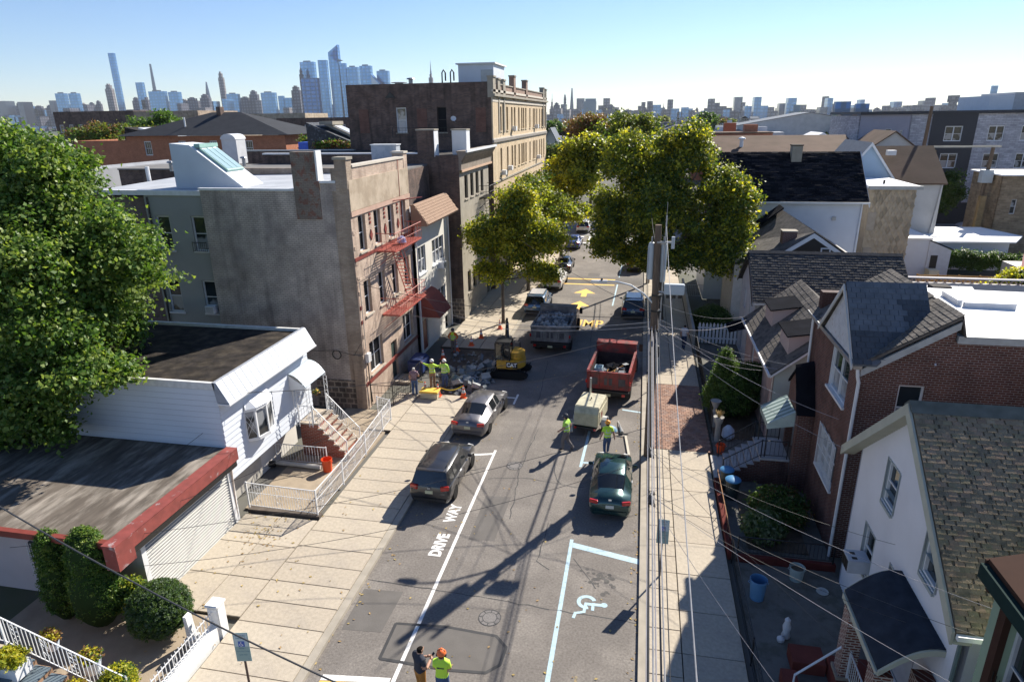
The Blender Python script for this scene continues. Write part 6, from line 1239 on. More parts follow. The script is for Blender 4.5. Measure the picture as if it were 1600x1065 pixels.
def rubble_load(t, w, zb, zt, y0, y1):
    for i in range(190):
        x, y = random.uniform(-w+.18, w-.18), random.uniform(y0+.22, y1-.3); h = zt-.22+.38*math.cos(x/w*1.3)*math.sin((y-y0)/(y1-y0)*3.0); mb = MB(); chunk(mb, (0, 0, 0), random.uniform(.12, .24), random.randrange(4)); mi = mb.mi[0]
        link('rubble_chunk', mb.mesh('rubble_chunk', RUB[mi]), t, (x, y, h+random.uniform(-.08, .06)))
    link('rubble_fill', MB().box(-w+.08, w-.08, y0+.07, y1-.08, zb, zt-.25).mesh('rubble_fill', RUB[3]), t)
dump_truck('red-cabbed dump truck with its grey bed heaped with broken concrete', -5.62, 41.1, R(-1.5), paint('red truck paint', (.17, .010, .014), .35), mat('battered grey bed', (.15, .145, .14), .6, .35, 2.5, .2, 8, col2=(.23, .215, .2), c2s=2), rubble_load, L=6.8, W=2.62)
def tools_load(t, w, zb, zt, y0, y1):
    pass
TR2 = dump_truck('red dump truck with an open dented bed carrying tools', -1.35, 33.6, R(-4.5), paint('red truck paint'), mat('scuffed red bed', (.24, .018, .018), .5, .3, 2.5, .15, 8, col2=(.10, .03, .03), c2s=2.2), None, L=6.3, W=2.35)
MB2 = MB
def in_truck(name, label, cat, lx, ly, lz, builder):
    c, s = math.cos(R(-4.5)), math.sin(R(-4.5)); X = -1.35+lx*c-ly*s; Y = 33.6+lx*s+ly*c
    t = thing(name, label, cat, (X, Y, lz), None, R(-4.5)); builder(t); return t
def wb1(t):
    mb = MB(); mb.prism([(-.35, -.45, .1), (.35, -.45, .1), (.28, .3, .05), (-.28, .3, .05)], (0, 0, .04)); mb.lathe([(.15, .0), (.38, .32), (.36, .32), (.12, .04)], (0, 0, .1), 4, cap=False); link('tray', mb.mesh('tray', BLK), t)
    for s in (1, -1): link('shaft', MB().tube([(s*.2, -.9, .35), (s*.18, .5, .12)], .02, 5).mesh('shaft', WOODF), t)
    wheel(t, 0, .5, .18, .09, 1)
in_truck('wheelbarrow', 'black wheelbarrow lying in the red truck bed', 'wheelbarrow', .0, 1.9, 1.3, wb1)
in_truck('tar_sacks', 'heap of dark sacks and hoses filling the red truck bed', 'sacks', 0, 1.6, 1.0, lambda t: [link('sack', MB().lathe([(.1, 0), (.34, .08), (.32, .28), (.12, .36), (.01, .37)], n=9).mesh('sack', BLK if k % 3 else mat('grey sack', (.15, .16, .18), .8, .3, 6), smooth=True), t, ((k % 3-1)*.62, (k//3)*.75-.9, (k % 2)*.12)) for k in range(9)])
def cmp(t):
    link('plate', MB().box(-.28, .28, -.3, .3, 0, .06).mesh('plate', BLK), t); link('engine', MB().box(-.18, .2, -.2, .18, .08, .42).mesh('engine', mat('tool grey', (.12, .13, .15), .5), bevel=.02), t)
    link('handle', MB().tube([(-.2, -.2, .2), (-.22, -.55, .85), (.22, -.55, .85), (.2, -.2, .2)], .018, 5).mesh('handle', ALU), t)
in_truck('plate_compactor', 'plate compactor with a hooped handle in the red truck bed', 'compactor', .62, .95, 1.3, cmp)
def jug(t): link('can', MB().box(-.2, .2, -.15, .15, 0, .42).mesh('can', mat('blue-grey plastic', (.16, .24, .33), .5), bevel=.03), t); link('cap', MB().lathe([(.04, 0), (.04, .06)], (0.1, 0, .42), 8).mesh('cap', BLK), t)
in_truck('fuel_can', 'blue-grey fuel can near the left rear corner of the red truck bed', 'fuel can', -.75, .6, 1.3, jug); in_truck('tool_crate', 'pale blue open crate against the left side of the red truck bed', 'crate', -.72, 1.4, 1.4, lambda t: (link('crate', MB().box(-.22, .22, -.3, .3, 0, .03).box(-.22, -.19, -.3, .3, .03, .35).box(.19, .22, -.3, .3, .03, .35).box(-.19, .19, -.3, -.27, .03, .35).box(-.19, .19, .27, .3, .03, .35).mesh('crate', mat('pale blue plastic', (.3, .42, .5), .5)), t)))
in_truck('shovel', 'shovel lying across the red truck bed', 'shovel', .25, 1.0, 1.5, lambda t: (link('shaft', MB().tube([(-.5, -.5, .1), (.4, .6, .35)], .02, 5).mesh('shaft', WOODF), t), link('blade', MB().cbox((.5, .75, .38), (.25, .32, .02), 0, -.7).mesh('blade', GREYM), t)))
# air compressor trailer
ct = thing('towed_air_compressor', 'cream towed air compressor behind the red dump truck', 'air compressor', (-2.05, 30.75, 0), None, R(-10)); CRM = mat('cream paint', (.50, .47, .33), .5, .12, 2, col2=(.38, .35, .25), c2s=3)
def lc(name, mb, m, par=ct, bevel=0, loc=(0, 0, 0)): return link(name, mb.mesh(name, m, bevel=bevel), par, loc)
pr = [(-1.05, .55), (-1.05, 1.25), (-.85, 1.55), (.75, 1.62), (1.1, 1.3), (1.1, .55)]
bd = lc('canopy', MB().prism([(-.62, a, b) for a, b in pr], (1.24, 0, 0)), CRM, bevel=.035)
lc('access_door', MB().box(-.5, .5, -1.075, -1.052, .62, 1.18), CRM, bd); lc('side_panel', MB().box(.62, .645, -.8, .8, .7, 1.3), CRM, bd); lc('side_panel', MB().box(-.645, -.62, -.8, .8, .7, 1.3), CRM, bd)
lc('lifting_eye', MB().tube([(.0, -.1, 1.6), (0, 0, 1.7), (0, .1, 1.6)], .02, 5), BLK, bd); lc('warning_sticker', MB().box(.646, .65, -.5, -.2, .85, 1.15), MAROON, bd)
lc('frame', MB().box(-.5, .5, -1.15, 1.2, .4, .52), TRM); lc('tow_bar', MB().tube([(-.35, 1.2, .46), (0, 2.2, .5), (.35, 1.2, .46)], .04, 5), TRM); lc('exhaust', MB().tube([(-.3, 1.0, 1.5), (-.3, 1.0, 2.35)], .06, 8), GREYM)
for s in (1, -1):
    wheel(ct, s*.72, 0, .32, .2, s); lc('mudguard', MB().prism([(s*.62, .42*math.cos(a), .32+.42*math.sin(a)) for a in np.linspace(0, math.pi, 8)]+[(s*.62, .38*math.cos(a), .32+.38*math.sin(a)) for a in np.linspace(math.pi, 0, 8)], (s*.24, 0, 0)), mat('pale mudguard', (.45, .46, .45), .5)); link('tail_lamp', MB().box(-.06, .06, -.02, .02, -.05, .05).mesh('tail_lamp', REDL), ct, (s*.5, -1.17, .47))
lc('towing_plank', MB().cbox((-.75, -1.0, .45), (.12, 1.0, .06), 0, .3, .2), mat('pale timber', (.5, .46, .38), .8))
jb = thing('jackhammer', 'paving breaker lying on the road beside a pale timber', 'jackhammer', (-.45, 30.4, 0)); MB().tube([(-.6, 31.2, .1), (-.42, 30.2, .1)], [.03, .09], 7).build('body', GREYM, jb); MB().tube([(-.75, 30.1, .12), (-.1, 30.0, .12)], .03, 5).build('handle', BLK, jb); MB().tube([(-.6, 31.2, .1), (-.68, 31.6, .05)], .02, 5).build('chisel', ALU, jb)
tp = thing('timber_plank', 'pale timber plank lying on the road near the green sedan', 'plank', (-.15, 29, 0)); MB().cbox((-.12, 28.9, .05), (.11, 2.3, .09), 0, .11).build('plank', mat('pale timber'), tp)
bgs = thing('blue_sheet', 'rumpled blue sheet on the road beside the compressor wheel', 'sheet', (-1.0, 30.5, 0)); MB().lathe([(.35, 0), (.3, .1), (.12, .22), (.01, .25)], (-1.0, 30.6, 0), 9).build('sheet', mat('blue sheet', (.12, .25, .38), .6, .3, 5), bgs, smooth=True)
# excavator
ex = thing('mini_excavator', 'yellow mini excavator with a black cab standing at the dug-up kerb', 'excavator', (-7.55, 37.3, 0)); YEL = mat('machine yellow', (.62, .34, .03), .45, .12, 2, col2=(.45, .26, .05), c2s=3)
def lx(name, mb, m, par=ex, bevel=0, smooth=False, loc=(0, 0, 0), rz=0): return link(name, mb.mesh(name, m, bevel=bevel, smooth=smooth), par, loc, rz)
for s in (1, -1):
    tk = lx('track', MB().prism([(.85*math.cos(a)*(1)+(.35 if math.cos(a) > 0 else -.35), 0, .26+.25*math.sin(a)) for a in np.linspace(0, 2*math.pi, 18)[:-1]], (0, .36, 0)), TYRE, loc=(0, s*.72-.18, 0))
    for k in range(16): lx('track_shoe', MB().box(-.04, .04, -.01, .37, 0, .03), TYRE, tk, loc=(-1.1+k*.145, 0, .5))
lx('track_frame', MB().box(-.6, .6, -.6, .6, .3, .55), TRM); lx('dozer_blade', MB().box(-1.65, -1.55, -.85, .85, .1, .45), TRM); lx('slew_ring', MB().lathe([(.4, .5), (.4, .68)], n=16), TRM)
body = lx('upper_body', MB().prism([(.85*math.cos(a)+.1, .85*math.sin(a), .66) for a in np.linspace(-math.pi*.62, math.pi*.5, 14)]+[(-.75, .85, .66), (-.75, -.8, .66)], (0, 0, .55)), YEL, bevel=.04)
lx('engine_cover', MB().prism([(.72*math.cos(a)+.18, .72*math.sin(a)+.02, 1.21) for a in np.linspace(-math.pi*.35, math.pi*.5, 10)]+[(.1, .74, 1.21), (.1, -.5, 1.21)], (0, 0, .42)), YEL, bevel=.04)
cab_ = lx('cab', MB().box(-.82, .12, -.82, .15, 2.3, 2.4), BLK, bevel=.03)
for (x, y) in ((-.8, -.8), (.08, -.8), (-.8, .1), (.08, .1)): lx('cab_post', MB().box(-.04, .04, -.04, .04, 1.2, 2.3), BLK, cab_, loc=(x, y, 0))
for nm, m4 in (('cab_window', MB().box(-.76, .04, -.83, -.81, 1.25, 2.28)), ('cab_window', MB().box(.09, .11, -.76, .06, 1.25, 2.28)), ('cab_window', MB().box(-.83, -.81, -.76, .06, 1.25, 2.28))): lx(nm, m4, CGL, cab_)
lx('seat', MB().box(-.5, -.1, -.5, -.1, 1.2, 1.75), BLK, cab_)
pl = lx('logo_panel', MB().box(-.12, .58, -.935, -.86, .78, 1.14), BLK)
me = text_mesh('CAT', .34, 'lettering', mat('decal white', (.85, .85, .85), .5), .012, .004, sx=.95); o = link('lettering', me, pl, (.23, -.945, .98)); o.rotation_euler = (R(90), 0, 0)
lx('logo_triangle', MB().prism([(.13, -.948, .84), (.33, -.948, .84), (.23, -.948, .93)], (0, -.006, 0)), mat('decal yellow', (.85, .6, .03), .5), pl)
P = [(-.5, .7, 1.0), (-.45, 1.3, 1.9), (-.6, 2.0, 2.7), (-.75, 2.5, 2.75)]
lx('boom', MB().tube(P, [.13, .12, .10, .09], 5), BLK); lx('stick', MB().tube([(-.72, 2.45, 2.9), (-.9, 2.9, 1.4)], .08, 5), BLK); lx('bucket', MB().prism([(-1.2, 2.7, 1.5), (-.8, 2.7, 1.45), (-.6, 2.7, 1.0), (-.85, 2.7, .8), (-1.15, 2.7, 1.0)], (0, .5, 0)), mat('worn steel', (.14, .13, .12), .5, .3, 4, metal=.4)); lx('hydraulic_ram', MB().tube([(-.62, .8, .95), (-.6, 1.7, 2.1)], .045, 5), ALU)
# raised arm with breaker beside trunk
lx('exhaust_pipe', MB().tube([(.5, .5, 1.6), (.5, .5, 2.0)], .035, 6), BLK)
# dug-up pavement and spoil
pit = MB(); pit.box(-12.1, -8.9, 33.34, 41.35, -.18, .03); pit.build('dug_up_ground', mat('dug earth', (.10, .085, .07), .95, .4, 2.5, .7, 10), kind='structure')
sp2 = MB()
for i in range(420):
    u = random.random(); x, y = random.gauss(-9.9, .75), random.gauss(36.2, 1.1)
    if u < .3: x, y = random.uniform(-12, -8.6), random.uniform(33.6, 40.5)
    h = max(0, .42-.35*math.hypot((x+9.9)/1.3, (y-36.2)/1.6)); chunk(sp2, (x, y, .06+h*random.uniform(.3, 1)), random.uniform(.05, .16), random.randrange(4))
sp2.build('rubble_heap', RUB, kind='stuff')
for i in range(26):
    x, y = random.gauss(-9.7, .5), random.gauss(36.0, .8); mb = MB(); chunk(mb, (x, y, .45+random.uniform(-.1, .1)), random.uniform(.24, .36), 0); mb.build('concrete_slab_piece', RUB[i % 3], None, label='broken pale concrete lump on top of the rubble heap', cat='rubble', group='broken concrete lumps on the heap', base=(x, y, .4))
for i, (x, y, a) in enumerate(((-9.0, 34.2, .2), (-9.1, 35.8, -.05))): MB().cbox((x, y, .12), (.22, 1.6, .22), 0, a).build('kerb_stone', KERB, None, label='loose kerb stone lying %s' % ('nearest the silver sedan' if i == 0 else 'against the rubble heap'), cat='kerb stone', base=(x, y, 0))
# cones
def cone(x, y, z, label, big=True):
    t = thing('traffic_cone', label, 'traffic cone', (x, y, z), 'traffic cones around the dug-up pavement'); h = .72
    OR = mat('cone orange', (.80, .10, .02), .5, .1, 3); WH = mat('reflective white', (.75, .75, .72), .4)
    link('base', MB().box(-.19, .19, -.19, .19, 0, .035).mesh('base', OR), t)
    link('cone', MB().lathe([(.155, .03), (.115, .3)], n=14).lathe([(.07, .48), (.06, .56)], n=14).lathe([(.045, .66), (.03, h)], n=14).mesh('cone', OR, smooth=True), t)
    link('reflective_band', MB().lathe([(.115, .3), (.07, .48)], n=14).mesh('reflective_band', WH, smooth=True), t); link('reflective_band', MB().lathe([(.06, .56), (.045, .66)], n=14).mesh('reflective_band', WH, smooth=True), t)
for x, y, z, l in ((-9.5, 33.1, .13, 'cone nearest the silver sedan roof at the tape end'), (-11.0, 33.05, .13, 'cone beside the yellow-topped crate'), (-11.85, 33.3, .13, 'cone between the crate and the man in the striped shirt'), (-12.0, 40.6, .13, 'cone behind the white-helmeted workers near the maroon door'), (-11.3, 41.9, .13, 'cone just right of the worker in orange sleeves'), (-11.0, 43.6, .13, 'cone in the dappled shade beyond the worker in orange sleeves'), (-10.1, 45.9, .13, 'cone standing near the small street tree trunk')): cone(x, y, z, l)
cone(-12.5, 39.0, .1, 'cone in the shadow left of the white-helmeted workers')
tape = MB()
for a, b in (((-11.95, 33.3, .8), (-13.0, 34.2, .95)), ((-9.5, 33.1, .8), (-10.9, 33.2, .55))):
    n = 8
    for k in range(n):
        p = Vector(a).lerp(Vector(b), k/n)-Vector((0, 0, .2*math.sin(math.pi*k/n))); q = Vector(a).lerp(Vector(b), (k+1)/n)-Vector((0, 0, .2*math.sin(math.pi*(k+1)/n))); tape.poly([p, q, q+Vector((0, .01, .07)), p+Vector((0, .01, .07))])
tape.build('barrier_tape', mat('tape yellow', (.75, .55, .05), .5), None, label='yellow barrier tape strung between the cones', cat='barrier tape', base=(-11, 33, 0))
cr = thing('yellow_topped_crate', 'pale crate with a yellow lid standing on the pavement by the cones', 'crate', (-11.35, 32.85, .13)); MB().box(-11.9, -10.9, 32.5, 33.1, .13, .5).build('box', mat('translucent pale box', (.5, .45, .32), .5), cr, bevel=.03); MB().box(-11.95, -10.85, 32.45, 33.15, .5, .6).build('lid', mat('lid yellow', (.8, .5, .08), .5), cr, bevel=.03)
bt = thing('blue_tarpaulin', 'dark blue tarpaulin draped over gear by the areaway', 'tarpaulin', (-13.4, 36.5, 0)); mb = MB(); mb.box(-13.9, -12.9, 35.9, 37.5, .1, 1.1); mb.build('sheet', mat('dark blue tarp', (.02, .04, .13), .5, .3, 4), bt, bevel=.15)
# ================================================================ people
SKIN = mat('skin', (.42, .24, .17), .55, .06, 6); HAIR = mat('dark hair', (.006, .005, .004), .9, .2, 12); HIV = mat('hi-vis yellow-green', (.55, .85, .06), .7, .06, 5); HIVB = mat('hi-vis lime', (.42, .72, .10), .7, .06, 5)
JEAN = mat('blue denim', (.06, .10, .20), .85, .2, 7); GRYT = mat('grey trousers', (.17, .15, .14), .9, .15, 6); TANT = mat('tan trousers', (.32, .22, .13), .9, .15, 6); DKT = mat('charcoal t-shirt', (.045, .05, .065), .9, .1, 6); ORT = mat('orange sleeves', (.75, .18, .03), .8, .08, 6); WTS = mat('white shirt', (.5, .52, .55), .8, .08, 6); BOOT = mat('work boot', (.05, .035, .025), .7); BRNT = mat('ochre trousers', (.36, .17, .045), .9, .12, 6)
def person(label, x, y, rz, z=0, arms=None, legs=None, shirt=HIV, trous=JEAN, sleeve=None, hat=None, stripes=True, lean=0, h=1.0, hair=HAIR, turn=0, extra=None, short=True, look=0):
    t = thing('person', label, 'person', (x, y, z), None, rz)
    sleeve = sleeve or shirt
    J = {'pelvis': (0, 0, .96), 'waist': (0, lean*.35, 1.10), 'chest': (0, lean*.8, 1.32), 'neck0': (0, lean, 1.48), 'neck': (0, lean+.015+look*.3, 1.55), 'head0': (0, lean+.03+look, 1.62), 'head1': (0, lean+.02+look, 1.72)}
    arms = arms or {}; legs = legs or {}
    for s, k in ((-1, 'L'), (1, 'R')):
        J['sh'+k] = (s*.175, lean, 1.43); a = arms.get(k, ((s*.25, lean-.02, 1.16), (s*.26, lean+.08, .93)))
        J['el'+k], J['wr'+k] = a; l = legs.get(k, ((s*.10, .02, .52), (s*.11, -.01, .10)))
        J['hip'+k] = (s*.095, 0, .90); J['kn'+k], J['an'+k] = l; J['toe'+k] = (l[1][0]+s*.02, l[1][1]+.16, .05)
    E = [('pelvis', 'waist'), ('waist', 'chest'), ('chest', 'neck0'), ('neck0', 'neck'), ('neck', 'head0'), ('head0', 'head1')]
    for k in 'LR': E += [('neck0', 'sh'+k), ('sh'+k, 'el'+k), ('el'+k, 'wr'+k), ('pelvis', 'hip'+k), ('hip'+k, 'kn'+k), ('kn'+k, 'an'+k), ('an'+k, 'toe'+k)]
    RD = dict(pelvis=(.155, .115), waist=(.14, .105), chest=(.165, .12), neck0=(.10, .085), neck=(.055, .055), head0=(.078, .09), head1=(.075, .09))
    for k in 'LR': RD.update({'sh'+k: (.072, .072), 'el'+k: (.047, .047), 'wr'+k: (.032, .032), 'hip'+k: (.10, .10), 'kn'+k: (.066, .066), 'an'+k: (.045, .05), 'toe'+k: (.042, .035)})
    nm = list(J); me = bpy.data.meshes.new('body'); me.from_pydata([J[n] for n in nm], [(nm.index(a), nm.index(b)) for a, b in E], [])
    o = bpy.data.objects.new('body', me); COL.objects.link(o); sk_ = o.modifiers.new('s', 'SKIN'); sk_.use_smooth_shade = True; sb = o.modifiers.new('u', 'SUBSURF'); sb.levels = sb.render_levels = 3 if y < 14 else 2
    for i, n in enumerate(nm): me.skin_vertices[0].data[i].radius = tuple(q*1.22 for q in RD[n]); me.skin_vertices[0].data[i].use_root = (n == 'pelvis')
    bpy.context.view_layer.update(); m2 = bpy.data.meshes.new_from_object(o.evaluated_get(bpy.context.evaluated_depsgraph_get())); bpy.data.objects.remove(o)
    mats = [shirt, trous, sleeve, SKIN, BOOT, hair]; 
    # hands: palm, four fingers and a thumb closing slightly
    hm = MB()
    for k in 'LR':
        w_, e_ = Vector(J['wr'+k]), Vector(J['el'+k]); d = (w_-e_).normalized(); sd_ = Vector((1 if k == 'L' else -1, 0, 0)); sd_ = (sd_-d*sd_.dot(d)).normalized(); n_ = d.cross(sd_)
        hm.tube([w_-d*.02, w_+d*.03, w_+d*.085], [.028, .038, .036], 8)
        for q, ln in enumerate((.075, .085, .08, .062)):
            b0 = w_+d*.08+n_*(.027-.018*q); hm.tube([b0, b0+d*ln*.5, b0+d*ln*.85+sd_*.02], [.0105, .0095, .007], 5)
        hm.tube([w_+d*.02+n_*.03, w_+d*.05+n_*.055, w_+d*.085+n_*.06+sd_*.01], [.013, .011, .008], 5)
    hx, hy_, hz = J['head0']; hm.tube([(hx, hy_+.08, hz+.05), (hx, hy_+.115, hz+.02)], [.009, .015], 5)
    for s in (1, -1): hm.tube([(hx+s*.078, hy_-.01, hz+.0), (hx+s*.09, hy_-.012, hz+.035), (hx+s*.078, hy_-.012, hz+.06)], [.006, .009, .006], 5)
    hme = hm.mesh('h', SKIN)
    bm = bmesh.new(); bm.from_mesh(m2); nb = len(bm.faces); bm.from_mesh(hme); bm.faces.ensure_lookup_table()
    bones = [(Vector(J[a]), Vector(J[b]), a, b) for a, b in E]
    for i, f in enumerate(bm.faces):
        f.smooth = True
        if i >= nb: f.material_index = 3; continue
        c = f.calc_center_median(); best = None
        for a, b, na, nb_ in bones:
            ab = b-a; tt = max(0, min(1, (c-a).dot(ab)/ab.length_squared)); dd = (c-(a+ab*tt)).length-(RD[na][0]*(1-tt)+RD[nb_][0]*tt)*.6
            if best is None or dd < best[0]: best = (dd, na, nb_, tt)
        _, na, nb_, tt = best
        if na in ('pelvis',) and nb_.startswith('hip') or na.startswith('hip') or na.startswith('kn'): mi = 1
        elif na == 'pelvis': mi = 1 if c.z < .99 else 0
        elif na.startswith('an') : mi = 4
        elif na in ('waist', 'chest'): mi = 0
        elif na == 'neck0' and nb_.startswith('sh'): mi = 0 if tt < .5 else 2
        elif na.startswith('sh'): mi = 2 if (not short or tt < .6) else 3
        elif na.startswith('el'): mi = 3 if short or tt > .85 else 2
        else:
            mi = 3 if c.z > 1.49 else 0
            if c.z > hz-.02 and (c.z > hz+.06 or c.y < hy_-.01): mi = 5
        f.material_index = mi
    m2.materials.clear()
    for m_ in mats: m2.materials.append(m_)
    bm.to_mesh(m2); bm.free()
    m2.name = 'body'; bo = link('body', m2, t); t.scale = (h, h, h)
    if hat:
        hc = (hx, hy_+.0, hz+.075); hb_ = MB().lathe([(.118, -.02), (.122, .02), (.112, .07), (.08, .115), (.03, .135), (.002, .138)], (0, 0, 0), 16); ho = link('hard_hat', hb_.mesh('hard_hat', hat, smooth=60), t, hc)
        link('brim', MB().prism([(.13*math.sin(a), .03+.15*math.cos(a), -.02) for a in np.linspace(-1.7, 1.7, 10)], (0, 0, .012)).mesh('brim', hat), ho); link('ridge', MB().box(-.012, .012, -.07, .07, .10, .142).mesh('ridge', hat, bevel=.004), ho)
    if stripes:
        RF = mat('reflective silver', (.62, .64, .66), .35); rb_ = MB()
        for zz in (1.08, 1.24): rb_.lathe([(.178, 0), (.180, .045)], (0, lean*.6, zz), 18, cap=False)
        v = rb_.v; rb_.v = [(x_, lean*.6+(y_-lean*.6)*.80, z_) for x_, y_, z_ in v]; link('reflective_band', rb_.mesh('reflective_band', RF), t)
        for s in (1, -1): link('reflective_strap', MB().tube([(s*.09, lean*.6-.128, 1.26), (s*.095, lean-.11, 1.40), (s*.10, lean-.02, 1.475), (s*.095, lean+.09, 1.42), (s*.09, lean+.12, 1.3)], .018, 4).mesh('reflective_strap', RF), t)
    if extra: extra(t, J)
    return t
def phone(t, J):
    w_ = Vector(J['wrR']); o = link('phone', MB().cbox((0, 0, 0), (.075, .15, .01)).mesh('phone', mat('phone black', (.01, .01, .012), .15)), None); o.parent = None
    return o
p1 = person('man with dark hair in a charcoal T-shirt looking at a phone in the foreground', -5.36, 13.22, R(-38), arms={'L': ((-.24, .06, 1.16), (-.06, .31, 1.20)), 'R': ((.25, .05, 1.15), (.09, .31, 1.19))}, shirt=DKT, trous=BRNT, stripes=False, look=.03)
ang = R(-38); px, py = -5.36-.42*math.sin(ang), 13.2+.42*math.cos(ang)
o = MB().cbox((0, 0, 0), (.078, .15, .012)).mesh('phone', mat('phone black', (.01, .01, .012), .15), bevel=.003); o = tag(link('phone', o, None, (px+.02, py, 1.24), ang), 'black phone held in both hands by the dark-haired man', 'phone'); o.rotation_euler.x = R(35)
def muffs(t, J):
    h = Vector(J['head0'])
    for s in (1, -1): link('ear_defender', MB().lathe([(.03, -.015), (.045, 0), (.045, .03), (.02, .045)], n=12, axis='X').mesh('ear_defender', BLK, smooth=True), t, (s*.10-(.03 if s < 0 else 0), h.y, h.z+.02))
    link('band', MB().tube([(-.12, h.y, h.z+.02), (-.10, h.y, h.z+.18), (0, h.y, h.z+.235), (.10, h.y, h.z+.18), (.12, h.y, h.z+.02)], .008, 4).mesh('band', BLK), t)
    b = Vector(J['chest']); lg_ = MB(); lg_.cbox((-.07, b.y-.127, 1.34), (.075, .006, .035), 0); 
    for k in range(7): lg_.cbox((-.02+k*.018, b.y-.128, 1.34), (.012, .006, .022 if k % 2 else .03))
    for k in range(12): lg_.cbox((-.085+k*.016, b.y-.128, 1.315), (.010, .005, .008))
    link('shirt_logo', lg_.mesh('shirt_logo', mat('dark print', (.04, .07, .06), .7)), t)
person('worker in orange hard hat with ear defenders and lime logo T-shirt in the foreground', -4.7, 13.15, R(4), arms={'L': ((-.22, .05, 1.15), (-.02, .23, 1.16)), 'R': ((.22, .05, 1.15), (.05, .25, 1.18))}, shirt=HIV, trous=JEAN, hat=mat('hat orange', (.80, .17, .04), .4), stripes=False, extra=muffs)
person('worker in a lime vest and grey trousers walking left of the cream compressor', -3.0, 28.05, R(75), legs={'L': ((-.1, .16, .54), (-.1, .14, .10)), 'R': ((.1, .0, .5), (.1, -.30, .16))}, arms={'L': ((-.24, .08, 1.18), (-.2, .28, 1.02)), 'R': ((.26, -.1, 1.18), (.24, -.02, .95))}, shirt=HIVB, sleeve=HIVB, trous=GRYT, hat=mat('hat dark', (.03, .035, .05), .5), lean=.03, h=1.07)
person('worker in amber hard hat and lime shirt striding in front of the green sedan', -1.05, 27.9, R(15), legs={'L': ((-.12, .08, .52), (-.14, -.12, .12)), 'R': ((.1, .18, .54), (.08, .22, .10))}, arms={'L': ((-.28, -.04, 1.17), (-.33, .02, .94)), 'R': ((.28, -.02, 1.17), (.33, .0, .94))}, shirt=HIV, trous=JEAN, hat=mat('hat amber', (.85, .33, .03), .4), short=True)
STR = brick('striped shirt', (.10, .03, .06), (.12, .035, .07), (.35, .28, .3), 9, .07, .02, bump=0)
person('grey-haired man in a striped maroon shirt and jeans beside the areaway fence', -12.35, 32.9, R(15), z=.13, shirt=STR, trous=JEAN, stripes=False, hair=mat('grey hair', (.45, .44, .42), .7), arms={'L': ((-.26, 0, 1.16), (-.24, .1, .95)), 'R': ((.27, .03, 1.17), (.2, .25, 1.15))})
person('worker in a white hard hat, lime shirt and tan trousers raising an arm', -11.75, 34.4, R(10), z=.02, shirt=HIV, trous=TANT, hat=mat('hat white', (.78, .78, .76), .4), arms={'L': ((-.38, .1, 1.45), (-.58, .2, 1.52)), 'R': ((.32, .05, 1.36), (.45, .1, 1.38))}, short=False)
person('worker in white hard hat, lime vest and blue jeans facing the rubble', -10.95, 34.25, R(0), z=.13, shirt=HIVB, trous=JEAN, hat=mat('hat white'), arms={'L': ((-.3, .05, 1.25), (-.3, .2, 1.4)), 'R': ((.27, .02, 1.17), (.25, .1, .95))}, short=False)
person('worker with orange sleeves and a lime vest standing among the far cones', -12.1, 40.2, R(170), z=.1, shirt=HIV, sleeve=ORT, trous=GRYT, hair=HAIR, hat=mat('hat dark'), arms={'L': ((-.36, 0, 1.2), (-.2, .12, 1.05)), 'R': ((.36, 0, 1.2), (.2, .12, 1.05))}, short=False)
person('pedestrian in a white top and dark trousers walking away on the right pavement', 3.25, 43.3, R(-20), z=.13, shirt=WTS, trous=mat('navy trousers', (.03, .05, .1), .9), stripes=False, legs={'L': ((-.1, .15, .54), (-.1, .16, .10)), 'R': ((.1, -.02, .5), (.1, -.28, .14))}, lean=.06)
